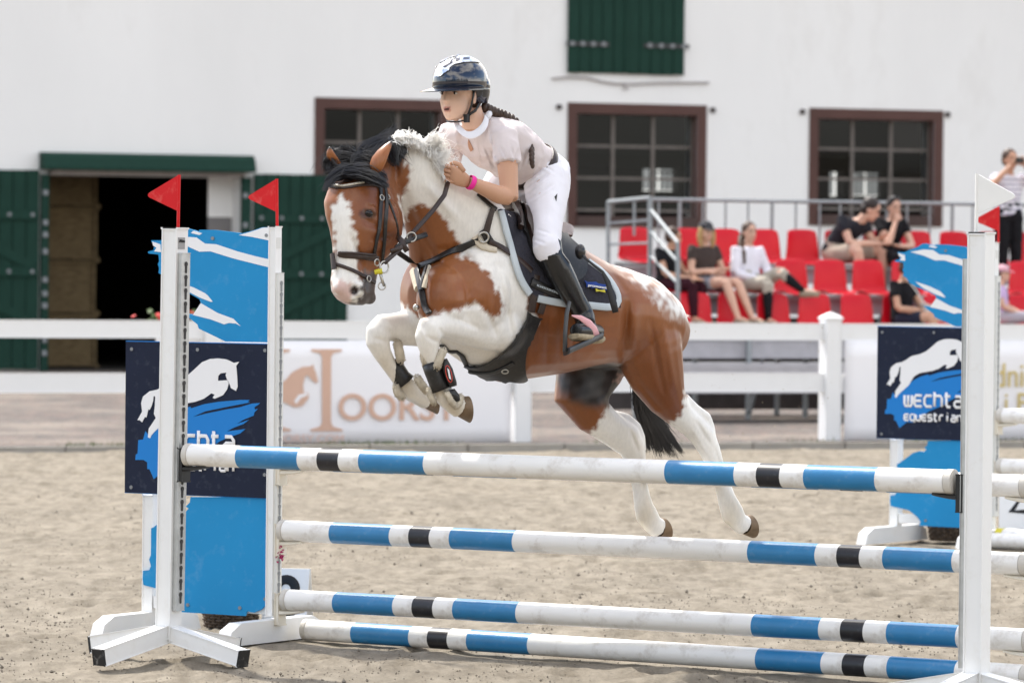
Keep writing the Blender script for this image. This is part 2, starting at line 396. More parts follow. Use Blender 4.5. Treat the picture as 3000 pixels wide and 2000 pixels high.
# --- loose clods on the sand (too many to count)
mb = MB()
def clod(p, r):
    vs = []
    for q in ((1, 0, 0), (-1, 0, 0), (0, 1, 0), (0, -1, 0), (0, 0, 1), (0, 0, -1)):
        vs.append(Vector(p) + Vector(q) * r * random.uniform(.55, 1.2))
    mb.add(vs, [(0, 2, 4), (2, 1, 4), (1, 3, 4), (3, 0, 4), (2, 0, 5), (1, 2, 5), (3, 1, 5), (0, 3, 5)])
for i in range(14000):
    px_, py_ = random.uniform(-60, 3060), 1340 + 680 * random.random() ** .8
    if mnoise.noise(Vector((px_ * .004, py_ * .014, 0))) < random.uniform(-.5, .35): continue
    g = gnd(px_, py_)
    r = random.uniform(.002, .0062) * (1 + (random.random() < .05) * 1.2)
    clod((g.x, g.y, sand_z(g.x, g.y) + r * .4), r)
o = mb.build('sand_clods', M['clod'], smooth=False, fix=False); tag(o, 'small loose clods scattered over the arena sand', 'sand', kind='stuff')

# --- kerb and cobbled yard
FA = gnd(1525, 1302)                               # a point on the fence line
KA = gnd(300, 1324)
kd = (KA - FA).dot(FN)                             # kerb line in front of the fence
def fl(s, off=0.0, z=0.0): return FA + FD * s + FN * off + ZV * z
mb = MB()
for k in range(-14, 24):
    jig = random.uniform(-.004, .004)
    mb.box(fl(k * 1.0 + .5, kd + jig, .0), FD * .494, FN * .06, ZV * .055, bev=.006)
o = mb.build('kerb', M['kerb'], smooth=False); tag(o, 'low grey concrete kerb edging the sand arena', kind='structure')
WA = gnd(130, 1092)                                # foot of the barn wall
wd = (WA - FA).dot(FN)
mb = MB(); mb.box(fl(4, (kd - .062 + wd) / 2 - 6, -.02), FD * 120, FN * abs((kd - .062 - wd) / 2 + 6), ZV * .05)
o = mb.build('cobbled_yard', M['cobble']); tag(o, 'reddish cobblestone yard between the fence and the barn', kind='structure')

# --- grass along the kerb
mb = MB()
for i in range(5200):
    s = random.uniform(-9, 12)
    if mnoise.noise(Vector((s * .8, 3.1, 0))) < .02 + random.uniform(-.1, .25): continue
    b = fl(s, kd - .1 - abs(random.gauss(0, .13)), .028); h = random.uniform(.03, .085)
    d = Vector((random.uniform(-1, 1), random.uniform(-1, 1), 0)).normalized()
    mb.add([b - d * .006, b + d * .006, b + d.cross(ZV) * random.uniform(-.03, .03) + ZV * h], [(0, 1, 2)])
o = mb.build('grass_tufts', M['grass'], fix=False); tag(o, 'sparse grass growing between the kerb and the cobbles', 'grass', kind='stuff')

# ------------------------------------------------------------------ barn
def wl(s, z, off=0.0): return WA + FD * s + ZV * z + FN * off
def wpx(x, y, off=0.0):
    p = vpl(x, y, WA + FN * off, FN); return (p - WA).dot(FD), p.z
def wrect(x0, y0, x1, y1):
    a, zt = wpx(x0, y0); b, _ = wpx(x1, y0); _, zb = wpx(x0, y1); return a, b, zb, zt
barn = thing('barn', wl(6, 0), 'long white plastered barn with brown framed windows and dark green doors', 'building')
W1 = wrect(922, 285, 1318, 662); W2 = wrect(1663, 300, 2070, 665); W3 = wrect(2371, 316, 2763, 660)
DOOR = list(wrect(140, 512, 705, 1092)); DOOR[2] = 0
FRM = .165
holes = [(a + FRM, b - FRM, z0 + FRM * 1.0, z1 - FRM * 1.05) for a, b, z0, z1 in (W1, W2, W3)] + [tuple(DOOR)]
def wall_with_holes(s0, s1, z0, z1, holes, off, th, name, material, parent):
    S = sorted({s0, s1, *[h[0] for h in holes], *[h[1] for h in holes]}); Zs = sorted({z0, z1, *[h[2] for h in holes], *[h[3] for h in holes]})
    mb = MB()
    def inside(s, z): return any(h[0] < s < h[1] and h[2] < z < h[3] for h in holes)
    for i in range(len(S) - 1):
        for j in range(len(Zs) - 1):
            if inside((S[i] + S[i + 1]) / 2, (Zs[j] + Zs[j + 1]) / 2): continue
            q = [(S[i], Zs[j]), (S[i + 1], Zs[j]), (S[i + 1], Zs[j + 1]), (S[i], Zs[j + 1])]
            mb.add([wl(s, z, off) for s, z in q], [(0, 1, 2, 3)]); mb.add([wl(s, z, off - th) for s, z in q], [(3, 2, 1, 0)])
    for a, b, c, d in holes:
        q = [(a, c), (b, c), (b, d), (a, d)]
        for k in range(4):
            k2 = (k + 1) % 4
            mb.add([wl(*q[k], off), wl(*q[k2], off), wl(*q[k2], off - th), wl(*q[k], off - th)], [(0, 1, 2, 3)])
    q = [(s0, z0), (s1, z0), (s1, z1), (s0, z1)]
    for k in range(4):
        k2 = (k + 1) % 4
        mb.add([wl(*q[k], off), wl(*q[k2], off), wl(*q[k2], off - th), wl(*q[k], off - th)], [(3, 2, 1, 0)])
    return mb.build(name, material, parent, fix=False)
wall_with_holes(-14, 26, -.1, 8.6, holes, 0, .45, 'wall', M['plaster'], barn)
# rear wall with its own windows: daylight seen through the panes
RB = 13.0
def through(x0, y0, x1, y1):
    q = []
    for x, y in ((x0, y0), (x1, y1)):
        p = vpl(x, y, WA - FN * RB, FN); q.append(((p - WA).dot(FD), p.z))
    return q[0][0], q[1][0], q[1][1], q[0][1]
rh = [through(1885, 428, 1985, 560), through(2432, 432, 2472, 575), through(2490, 430, 2592, 575)]
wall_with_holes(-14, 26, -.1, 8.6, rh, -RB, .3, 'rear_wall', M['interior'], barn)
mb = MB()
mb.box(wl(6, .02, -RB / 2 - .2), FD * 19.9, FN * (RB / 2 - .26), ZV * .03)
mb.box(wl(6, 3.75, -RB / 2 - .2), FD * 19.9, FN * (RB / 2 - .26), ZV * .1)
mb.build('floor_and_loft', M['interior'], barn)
mb = MB()
for s in (-13.8, 7.4 - 3.2, 25.8):
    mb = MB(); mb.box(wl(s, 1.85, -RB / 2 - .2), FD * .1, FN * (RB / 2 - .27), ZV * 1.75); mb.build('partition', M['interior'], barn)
mb = MB()      # gable ends and roof (above the frame)
for s in (-14, 26):
    mb.prism([wl(s, 8.6, 0), wl(s, 8.6, -RB - .3), wl(s, 12.6, -RB / 2)], FD * (.2 if s < 0 else -.2))
mb.build('gable', M['plaster'], barn)
for sg in (0, 1):
    mb = MB(); e = wl(6, 8.45, .45) if sg == 0 else wl(6, 8.45, -RB - .75); r = wl(6, 12.75, -RB / 2)
    c = (e + r) / 2; dv = (r - e) / 2; mb.box(c, FD * 20.4, dv, dv.cross(FD).normalized() * .07)
    mb.build('roof', M['rooftile'], barn)
for a, b, z0, z1 in rh:
    for k in range(2):
        mb = MB(); s0, s1 = a + (b - a) * k / 2, a + (b - a) * (k + 1) / 2; mb.add([wl(s0 + .02, z0 + .02, -RB - .1), wl(s1 - .02, z0 + .02, -RB - .1), wl(s1 - .02, z1 - .02, -RB - .1), wl(s0 + .02, z1 - .02, -RB - .1)], [(0, 1, 2, 3)]); mb.build('dimming_pane', M['dimming_glass'], barn, fix=False)  # tinted panes added to make the rear openings less bright
# stall bars inside, seen against the light
for q in (2, 1, 0):
    a, b, z0, z1 = rh[q]
    mb = MB(); n = max(5, int((b - a) / .11))
    for k in range(n + 1): mb.tube([wl(a + (b - a) * k / n, z0 - .1, -RB + .35), wl(a + (b - a) * k / n, z0 + (z1 - z0) * .46, -RB + .35)], .016, 5)
    mb.tube([wl(a, z0 + (z1 - z0) * .4, -RB + .35), wl(b, z0 + (z1 - z0) * .4, -RB + .35)], .02, 5)
    mb.build('stall_bars', M['iron'], barn)

def window(rect, nm):
    a, b, z0, z1 = rect
    hs = (a + FRM, b - FRM, z0 + FRM, z1 - FRM * 1.05)
    wo_ = MB()
    wo_.box(wl((a + b) / 2, (z1 + hs[3]) / 2, .012), FD * (b - a) / 2, FN * .012, ZV * (z1 - hs[3]) / 2)
    for s0, s1 in ((a, hs[0]), (hs[1], b)):
        wo_.box(wl((s0 + s1) / 2, (z0 + hs[3]) / 2, .012), FD * (s1 - s0) / 2, FN * .012, ZV * (hs[3] - z0) / 2)
    # painted reveals
    wo_.box(wl(hs[1] + .006, (hs[2] + hs[3]) / 2, -.13), FD * .010, FN * .118, ZV * ((hs[3] - hs[2]) / 2 - .002))
    wo_.box(wl(hs[0] - .006, (hs[2] + hs[3]) / 2, -.13), FD * .010, FN * .118, ZV * ((hs[3] - hs[2]) / 2 - .002))
    wo_.box(wl((a + b) / 2, hs[3] + .006, -.13), FD * ((hs[1] - hs[0]) / 2 - .02), FN * .118, ZV * .010)
    win = wo_.build('window', M['brown'], barn)
    mb = MB(); mb.box(wl((hs[0] + hs[1]) / 2, (z0 + hs[2]) / 2 + .015, .03), FD * (hs[1] - hs[0] - .01) / 2, FN * .03, ZV * ((hs[2] - z0) / 2 + .01))
    mb.build('sill', M['brown_dk'], win)
    s0, s1, c0, c1 = hs; off = -.2
    nr, nc = 3, 3
    ss = [s0 + (s1 - s0) * k / nc for k in range(nc + 1)]; zz = [c0 + .12 + (c1 - c0 - .12) * k / nr for k in range(nr + 1)]
    for k, s in enumerate(ss):
        mb = MB(); mb.box(wl(s, (c0 + c1) / 2, off), FD * (.028 if 0 < k < nc else .035), FN * .025, ZV * ((c1 - c0) / 2 - .002)); mb.build('bar', M['mullion'], win)
    for k, z in enumerate(zz[:-1]):
        for c in range(nc):
            mb = MB(); mb.box(wl((ss[c] + ss[c + 1]) / 2, z, off), FD * ((ss[c + 1] - ss[c]) / 2 - .036), FN * .022, ZV * .022); mb.build('bar', M['mullion'], win)
    for r in range(nr):
        for c in range(nc):
            mb = MB(); tl = random.uniform(-.004, .004)
            e1 = FD * ((ss[c + 1] - ss[c]) / 2 - .02) + FN * tl; e2 = ZV * ((zz[r + 1] - zz[r]) / 2 - .015) + FN * random.uniform(-.004, .004)
            cc = wl((ss[c] + ss[c + 1]) / 2, (zz[r] + zz[r + 1]) / 2, off)
            mb.add([cc - e1 - e2, cc + e1 - e2, cc + e1 + e2, cc - e1 + e2], [(0, 1, 2, 3)]); mb.build('pane', M['glass'], win, fix=False)
for i, wr in enumerate((W1, W2, W3)): window(wr, i)
# small drain holes with a dark mouth, cable under the shutter
for x, y in ((1637, 314), (2087, 323), (2350, 328), (2775, 336)):
    s, z = wpx(x, y); mb = MB(); mb.tube([wl(s, z, -.02), wl(s, z, .05)], [.05, .045], 12); mb.tube([wl(s, z, .0505), wl(s, z, .052)], .032, 10, mi=1)
    mb.build('pipe_stub', [M['brown_dk'], M['trackhole']], barn)
mb = MB(); pts = []
for x, y in ((1616, 230), (1660, 226), (1715, 228), (1760, 239), (1800, 245), (1850, 246), (1930, 243), (2075, 242)):
    s, z = wpx(x, y); pts.append(wl(s, z, .03))
mb.tube(pts, .022, 8); s, z = wpx(1832, 252); mb.box(wl(s, z, .03), FD * .03, FN * .025, ZV * .06)
mb.build('cable_duct', mat('grey_cable', (.45, .42, .41), .7), barn)

# shutter above
def plank_row(parent, s0, s1, z0, z1, off, n, name='plank', th=.018, sh=1.0):
    for k in range(n):
        a = s0 + (s1 - s0) * k / n; b = s0 + (s1 - s0) * (k + 1) / n
        mb = MB(); mb.box(wl((a + b) / 2, (z0 + z1) / 2, off + random.uniform(-.003, .003)), FD * ((b - a) / 2 - .006), FN * th, ZV * ((z1 - z0) / 2 + random.uniform(-.004, .004)), bev=.004)
        mb.build(name, M['green'], parent)
SH = wrect(1662, -60, 2003, 213)
sm = (SH[0] + SH[1]) / 2
shut = thing('shutter', wl(sm, SH[2], .05), 'closed dark green double shutter high on the barn wall above the middle window', 'shutter')
mb = MB(); mb.box(wl(sm, (SH[2] + SH[3]) / 2, .012), FD * ((SH[1] - SH[0]) / 2 - .02), FN * .01, ZV * ((SH[3] - SH[2]) / 2 - .02)); mb.build('backing', M['interior'], shut)
for lf in (0, 1):
    a, b = (SH[0], sm - .03) if lf == 0 else (sm + .03, SH[1])
    plank_row(shut, a, b, SH[2], SH[3], .045, 5)
mb = MB(); mb.box(wl(sm, (SH[2] + SH[3]) / 2, .07), FD * .035, FN * .014, ZV * ((SH[3] - SH[2]) / 2 - .01), bev=.004); mb.build('cover_strip', M['green'], shut)
for (xa, xb, y) in ((1655, 1780, 128), (1882, 2014, 134)):
    s0, z = wpx(xa, y); s1, _ = wpx(xb, y)
    mb = MB(); mb.box(wl((s0 + s1) / 2, z, .075), FD * (s1 - s0) / 2, FN * .008, ZV * .035); hg = mb.build('hinge', M['iron'], shut)
    for k in range(4):
        s = s0 + .1 + (s1 - s0 - .2) * k / 3
        mb = MB(); mb.tube([wl(s, z, .083), wl(s, z, .1)], [.045, .036], 10); mb.build('bolt', M['bolt'], hg)

# barn door: canopy beam, frame, two open leaves folded flat on the wall
bd = thing('barn_door', wl((DOOR[0] + DOOR[1]) / 2, 0, .1), 'dark green barn doorway with both plank doors folded open against the wall', 'door')
cs0, czt = wpx(115, 446); cs1, _ = wpx(735, 446); _, czb = wpx(115, 500)
mb = MB(); mb.prism([wl(cs0, czt, .0), wl(cs0, czt, .16), wl(cs0, czt - .07, .24), wl(cs0, czb + .06, .30), wl(cs0, czb + .02, .30), wl(cs0, czb + .02, .0)], FD * (cs1 - cs0)); mb.build('canopy', M['green'], bd)
mb = MB(); mb.box(wl((cs0 + cs1) / 2, czb - .02, .1), FD * ((cs1 - cs0) / 2 - .16), FN * .09, ZV * .035); mb.build('lintel', mat('weathered_lintel', (.23, .2, .18), .8, .2, .2), bd)
for a, b in ((cs0 + .02, DOOR[0]), (DOOR[1], cs1 - .02)):
    mb = MB(); mb.box(wl((a + b) / 2, (czb) / 2 - .03, .05), FD * (b - a) / 2, FN * .05, ZV * (czb / 2 - .03), bev=.006); fr = mb.build('door_post', M['green'], bd)
    sx = a + .05 if a > 0.5 else b - .06
    for z in (3.0, 2.5, 2.3, 2.02, 1.55, 1.32, 1.12, .78, .55, .33):
        mb = MB(); mb.tube([wl(sx, z * DOOR[3] / 3.3, .1), wl(sx, z * DOOR[3] / 3.3, .125)], [.05, .04], 10); mb.build('bolt', M['bolt'], fr)
jamb = MB(); s0, z1 = wpx(640, 512); _, zm = wpx(640, 636)
jamb.box(wl(DOOR[1] - .2, (zm + DOOR[3]) / 2, -.46), FD * .2, FN * .015, ZV * (DOOR[3] - zm) / 2); jamb.build('jamb_panel', M['plaster'], bd)
jamb = MB(); jamb.box(wl(DOOR[1] - .2, zm / 2, -.462), FD * .2, FN * .013, ZV * (zm / 2 - .01)); jamb.build('jamb_panel', mat('shaded_jamb', (.2, .19, .19), .8), bd)  # lower jamb in grey: its shade is put into the colour
for side in (0, 1):
    _, zt = wpx(0, 497) if side == 0 else wpx(760, 510)
    a, b = (cs0 - 1.75, cs0 - .01) if side == 0 else (cs1 + .03, wpx(1015, 700)[0])
    leafp = MB(); leafp.box(wl((a + b) / 2, (zt + .06) / 2, .04), FD * ((b - a) / 2 - .01), FN * .008, ZV * ((zt - .06) / 2 - .01)); leaf = leafp.build('door_leaf', M['green'], bd)
    plank_row(leaf, a, b, .06, zt, .065, 8)
    for z in (.22, .5, .78):
        mb = MB(); mb.box(wl((a + b) / 2, zt * z, .10), FD * ((b - a) / 2 - .02), FN * .016, ZV * .075, bev=.004); mb.build('ledge', M['green'], leaf)
        for k in range(5):
            mb = MB(); s = a + .12 + (b - a - .24) * k / 4; mb.tube([wl(s, zt * z, .116), wl(s, zt * z, .13)], [.035, .03], 8); mb.build('bolt', M['bolt'], leaf)
    for z0, z1 in ((.22, .5), (.5, .78)):
        p, q = wl(a + .1, zt * z0 + .09, .098), wl(b - .1, zt * z1 - .09, .098)
        if side == 0: p, q = wl(b - .1, zt * z0 + .09, .098), wl(a + .1, zt * z1 - .09, .098)
        d = (q - p); mb = MB(); mb.box((p + q) / 2, d / 2, FN * .014, d.cross(FN).normalized() * .07, bev=.004); mb.build('brace', M['green'], leaf)
# hay bales stacked inside the doorway
sa, _ = wpx(150, 700); sb, _ = wpx(352, 700)
for k in range(4):
    h = .86; mb = MB(); mb.box(wl((sa + sb) / 2 - .2 + random.uniform(-.03, .03), .06 + h * (k + .5), -2.1 + random.uniform(-.04, .04)), FD * ((sb - sa) / 2 + .22), FN * .55, ZV * (h / 2 - .012), bev=.05)
    o = mb.build('hay_bale', M['hay'], smooth=False)
    pos = ['at the bottom of the stack', 'second from the bottom of the stack', 'third from the bottom of the stack', 'on top of the stack'][k]
    tag(o, 'big brown hay bale inside the barn doorway, ' + pos, 'hay bale', 'hay bales inside the barn')

# ------------------------------------------------------------------ ranch fence and banners
def fpx(x, y, off=0.0):
    p = vpl(x, y, FA + FN * off, FN); return (p - FA).dot(FD), p.z
posts = [fpx(x, 1100)[0] for x in (-290, 618, 1525, 2432, 3330)]
zt1, zt0 = fpx(1700, 944)[1], fpx(1700, 994)[1]; zl1, zl0 = fpx(1700, 1093)[1], fpx(1700, 1148)[1]
fence = thing('paddock_fence', fl(posts[2], 0, 0), 'white plastic two-rail fence along the far side of the arena', 'fence')
for i, s in enumerate(posts):
    mb = MB(); mb.box(fl(s, 0, zt1 / 2 + .02), FD * .085, FN * .085, ZV * (zt1 / 2 + .02), bev=.008); po = mb.build('post', M['pvc'], fence)
    mb = MB(); c = fl(s, 0, zt1 + .04)
    mb.loft([(c, (FD + FN) * .098, (FD - FN) * .098), (c + ZV * .022, (FD + FN) * .098, (FD - FN) * .098), (c + ZV * .075, (FD + FN) * .012, (FD - FN) * .012)], 4); mb.build('post_cap', M['pvc'], po)
for i in range(len(posts) - 1):
    a, b = posts[i] + .086, posts[i + 1] - .086
    for z0, z1 in ((zt0, zt1), (zl0, zl1)):
        mb = MB(); mb.box(fl((a + b) / 2, 0, (z0 + z1) / 2), FD * (b - a) / 2, FN * .028, ZV * (z1 - z0) / 2, bev=.006); mb.build('rail', M['pvc'], fence)
def banner(x0, x1, y0, y1, label):
    s0, zt = fpx(x0, y0); s1, _ = fpx(x1, y0); _, zb = fpx(x0, y1)
    mb = MB(); n = 24; rows = 6; g = []
    for j in range(rows + 1):
        for i in range(n + 1):
            s = s0 + (s1 - s0) * i / n; z = zb + (zt - zb) * j / rows
            g.append(fl(s, .046 + .002 * math.sin(s * 5 + j), z))
    mb.add(g, [(j * (n + 1) + i, j * (n + 1) + i + 1, (j + 1) * (n + 1) + i + 1, (j + 1) * (n + 1) + i) for j in range(rows) for i in range(n)])
    o = mb.build('banner', M['banner'], smooth=True, fix=False)
    m_ = o.modifiers.new('t', 'SOLIDIFY'); m_.thickness = .004; m_.offset = 1
    return tag(o, label, 'banner')
bn = banner(640, 1494, 996, 1308, 'white vinyl banner with copper letters hanging on the fence behind the horse')
def fp(x, y, off=.066):
    s, z = fpx(x, y); return fl(s, off, z)
def flat_poly(name, pxs, parent, m, off=.060, th=.003):
    mb = MB(); mb.prism([fp(x, y, off) for x, y in pxs], FN * th); return mb.build(name, m, parent)
def stem(x0, x1):      # serif capital stem
    return [(x0 - 32, 1022), (x1 + 32, 1022), (x1 + 32, 1028), (x1 + 6, 1034), (x1, 1046), (x1, 1236), (x1 + 6, 1248), (x1 + 34, 1256), (x1 + 34, 1262), (x0 - 34, 1262), (x0 - 34, 1256), (x0 - 6, 1248), (x0, 1236), (x0, 1046), (x0 - 6, 1034), (x0 - 32, 1028)]
flat_poly('letter', stem(938, 964), bn, M['copper']); flat_poly('letter', stem(786, 812), bn, M['copper'])
flat_poly('horse_emblem', [(812, 1124), (832, 1112), (850, 1090), (880, 1074), (905, 1072), (912, 1066), (914, 1078), (920, 1092), (926, 1116), (920, 1122), (908, 1112), (896, 1098), (888, 1102), (882, 1124), (884, 1148), (898, 1150), (898, 1166), (880, 1188), (858, 1192), (832, 1180), (812, 1172)], bn, M['copper'])
flat_poly('emblem_leg', [(856, 1174), (868, 1156), (890, 1150), (897, 1152), (892, 1158), (876, 1164), (862, 1182)], bn, M['banner'], .0635)
place_text('lettering', 'OORSY', fp(985, 1228), fp(1335, 1228), ZV, (fp(985, 1152) - fp(985, 1228)).length, M['copper'], bn, bold=.012)
place_text('lettering', 'HOORSY.COM', fp(772, 1295), fp(1000, 1295), ZV, .08, M['copper_lt'], bn)
bn2 = banner(2470, 3250, 996, 1302, 'plain white banner with gold letters on the fence behind the far jump')
place_text('lettering', 'jednictwo', fp(2850, 1132), fp(3140, 1132), ZV, .25, M['gold'], bn2)
place_text('lettering', 'i Partner', fp(2935, 1205), fp(3190, 1205), ZV, .2, M['gold'], bn2)
# flower box behind the left wing, on the yard side of the fence
fx = fl(fpx(565, 940)[0], -.35, 0)
pl = thing('flower_planter', fx, 'white planter with red flowers just behind the fence', 'planter')
mb = MB(); mb.loft([(fx + ZV * .03, FD * .2, FN * .17), (fx + ZV * 1.14, FD * .27, FN * .22), (fx + ZV * 1.18, FD * .29, FN * .24)], 18); mb.build('pot', M['pvc'], pl, smooth=True, auto=40)
for mm, n, c in ((M['leaf'], 110, 'foliage'), (M['red_petal'], 34, 'blossom')):
    mb = MB()
    for k in range(n):
        p = fx + ZV * 1.2 + Vector((random.gauss(0, .16), random.gauss(0, .1), abs(random.gauss(0, .06)))); d = Vector((random.gauss(0, 1), random.gauss(0, 1), random.gauss(0, 1))).normalized() * .035; e = d.orthogonal().normalized() * .025
        mb.add([p - d, p + e, p + d, p - e], [(0, 1, 2, 3)])
    mb.build(c, mm, pl, fix=False)
# ================================================================== THE JUMP
def same_height(xl, yl, xr, yr, length, z=None):
    """two pixels on one level line of known length -> the two end points"""
    rl, rr = ray(xl, yl), ray(xr, yr); k = rr.z / rl.z
    d = (rr - rl * k); t = length / d.length
    return CAM + rl * (k * t), CAM + rr * t
FL, FR = same_height(546, 1331.5, 2799, 1411, 3.80)          # front top pole
BL, BR = same_height(823, 1553, 3018, 1652.5, 3.89)          # rear element, second pole
PD = (BR - BL); PD.z = 0; PD.normalize()
PN = Vector((PD.y, -PD.x, 0)); PN = PN if PN.y < 0 else -PN
z2 = BL.z
def rear_at(z): return Vector((BL.x, BL.y, z)), Vector((BR.x, BR.y, z))
def zpx(x, y, p):                                          # height at pixel row y on the vertical through p
    r = ray(x, y); t = (Vector((p.x, p.y, 0)) - CAM).to_2d().length / r.to_2d().length; return (CAM + r * t).z
z1 = zpx(2960, 1423, BR); z3 = zpx(835, 1755, BL)
_px = [(0, 'cap'), (.0075, 'w'), (.071, 'b'), (.1512, 'w'), (.177, 'k'), (.2045, 'w'), (.231, 'b'), (.3152, 'w'), (.6286, 'b'), (.7185, 'w'), (.7475, 'k'), (.7777, 'w'), (.8087, 'b'), (.9011, 'w'), (.989, 'cap'), (1.0, None)]
_tt = [1.1 * p / (1 + .1 * p) for p, _ in _px]              # share of the picture width -> share of the length (the right end is nearer)
BANDS = [(_tt[i], _tt[i + 1], _px[i][1]) for i in range(len(_px) - 1)]
PM = {'w': ('white_section', 'pole_w'), 'b': ('blue_band', 'pole_b'), 'k': ('black_band', 'pole_k'), 'cap': ('end_cap', 'pole_cap')}
def jump_pole(a, b, label, r=.05, group=None, bands=BANDS, name='jump_pole'):
    a, b = Vector(a), Vector(b); t = thing(name, (a + b) / 2, label, 'jump pole', group)
    spin = random.uniform(0, 6)
    u = (b - a).normalized(); e1 = (ZV * math.cos(spin) + u.cross(ZV) * math.sin(spin)); e2 = u.cross(e1)
    for f0, f1, c in bands:
        p, q = a.lerp(b, f0), a.lerp(b, f1); rr = r * (1.04 if c == 'cap' else 1.0)
        d = u * .004
        if c == 'cap': rings = [(p, e1 * rr * .9, e2 * rr * .9), (p + d, e1 * rr, e2 * rr), (q - d, e1 * rr, e2 * rr), (q, e1 * rr * .9, e2 * rr * .9)]
        else: rings = [(p.lerp(q, k / 4), e1 * r, e2 * r) for k in range(5)]
        mb = MB(); mb.loft(rings, 32); mb.build(PM[c][0], M[PM[c][1]], t, smooth=True, auto=50)
    return t
jump_pole(FL, FR, 'blue, white and black top pole on the front posts, nearest the camera')
jump_pole(*rear_at(z1), 'blue, white and black pole almost hidden right behind the front top pole')
jump_pole(BL, BR, 'blue, white and black pole at knee height below the top pole')
_a, _b = rear_at(z3); jump_pole(_a + PD * .022, _b + PD * .022, 'blue, white and black pole just above the one lying on the sand')
g0, g1 = gnd(893, 1843, .05), gnd(2660, 1957, .05)
gd = (g1 - g0).normalized()
jump_pole(g0, g0 + gd * 3.89, 'blue, white and black pole lying on the sand at the bottom of the jump')

def keyholes(parent, base, ht, nrm, lat, n, m, name='track_hole'):
    for k in range(n):
        z = .06 + (ht - .12) * k / (n - 1); c = base + ZV * z + nrm * .0012; mb = MB()
        pts = [(math.cos(a) * .0115, math.sin(a) * .0115 + .012) for a in [R_(-50 + 280 * i / 11) for i in range(12)]] + [(-.0065, -.026), (0, -.030), (.0065, -.026)]
        mb.prism([c + lat * x + ZV * y for x, y in pts], nrm * .0014)
        mb.build(name, m, parent)
def stand(base, top_z, track_z0, track_z1, side, label):
    """slim front post on a four-legged foot; side=+1: track on the face towards +PD"""
    t = thing('jump_stand', Vector((base.x, base.y, 0)), label, 'jump stand')
    b0 = Vector((base.x, base.y, 0))
    mb = MB(); mb.box(b0 + ZV * (top_z + .1) / 2, PD * .04, PN * .04, ZV * (top_z - .1) / 2, bev=.006); mb.build('post', M['white'], t)
    mb = MB(); mb.box(b0 + ZV * (top_z + .003), PD * .039, PN * .039, ZV * .003); mb.build('post_cap', M['blackcap'], t)
    nrm = PD * side
    mb = MB(); mb.box(b0 + nrm * .052 + ZV * (track_z0 + track_z1) / 2, nrm * .012, PN * .03, ZV * (track_z1 - track_z0) / 2, bev=.003); tr = mb.build('cup_track', M['metalrail'], t)
    keyholes(tr, b0 + nrm * .064 + ZV * track_z0, track_z1 - track_z0, nrm, PN, 26, M['trackhole'])
    for ang in (52, 142, 232, 322):
        d = Vector((math.cos(R_(ang)), math.sin(R_(ang)), 0)); l = d.cross(ZV)
        p, q = b0 + d * .03 + ZV * .125, b0 + d * .45 + ZV * .045
        ax = (q - p).normalized(); uv = l.cross(ax)
        if uv.z < 0: uv = -uv
        mb = MB(); mb.box((p + q) / 2, (q - p) / 2, l * .032, uv * .036, bev=.004); lg = mb.build('leg', M['white'], t)
        mb = MB(); mb.box(q + ax * .004, ax * .005, l * .033, uv * .037, bev=.002); mb.build('end_cap', M['blackcap'], lg)
    return t, b0
# posts stand just beyond the pole ends
uL = (FR - FL).normalized(); bl = FL - uL * .075; br = FR + uL * .103
stL, bL0 = stand(bl - PD * .018, zpx(500, 670, bl), zpx(525, 1785, bl), zpx(525, 742, bl), 1, 'slim white stand carrying the left end of the front pole, red flag on top')
stR, bR0 = stand(br, zpx(2865, 684, br), .18, zpx(2830, 760, br), -1, 'slim white stand carrying the right end of the front pole, white flag on top')
s_, z_ = 0, zpx(500, 712, bl)
TILT = Matrix.Rotation(-.0105 if (Matrix.Rotation(-.0105, 3, PN) @ ZV).dot(PD) > 0 else .0105, 3, PN)
mb = MB(); mb.box(bL0 + PD * .0415 + PN * .006 + ZV * z_, PD * .0012, PN * .026, ZV * .026); lab = mb.build('maker_plate', M['label_s'], stL)
place_text('lettering', 'Akim', bL0 + PD * .043 + PN * .028 + ZV * (z_ + .004), bL0 + PD * .043 - PN * .016 + ZV * (z_ + .004), ZV, .014, M['number'], lab, off=.0008)
def cup(p, nrm, m, label, group=None, name='pole_cup', s=1.0):
    """plate that hooks into the track, with a shallow tongue under the pole"""
    c = Vector(p); l = nrm.cross(ZV)
    t = thing(name, c, label, 'pole cup', group)
    mb = MB(); mb.box(c - nrm * .001 + ZV * -.045 * s, nrm * .012, l * .03, ZV * .075 * s, bev=.004); mb.build('plate', m, t)
    mb = MB(); rings = []
    for k in range(7):
        x = .012 + .115 * k / 6 * s; h = .012 - .006 * k / 6
        rings.append((c + nrm * x - ZV * (.062 + .0 * k) + ZV * .010 * (k / 6) ** 2, ZV * h, l * (.034 - .012 * k / 6)))
    mb.loft(rings, 10, exp=3); mb.build('tongue', m, t, smooth=True, auto=50)
    return t
cup(FL - uL * .012, PD, M['cup_b'], 'black pole cup at the left end of the front top pole')
cup(FR + uL * .030, -PD, M['cup_b'], 'black pole cup at the right end of the front top pole')

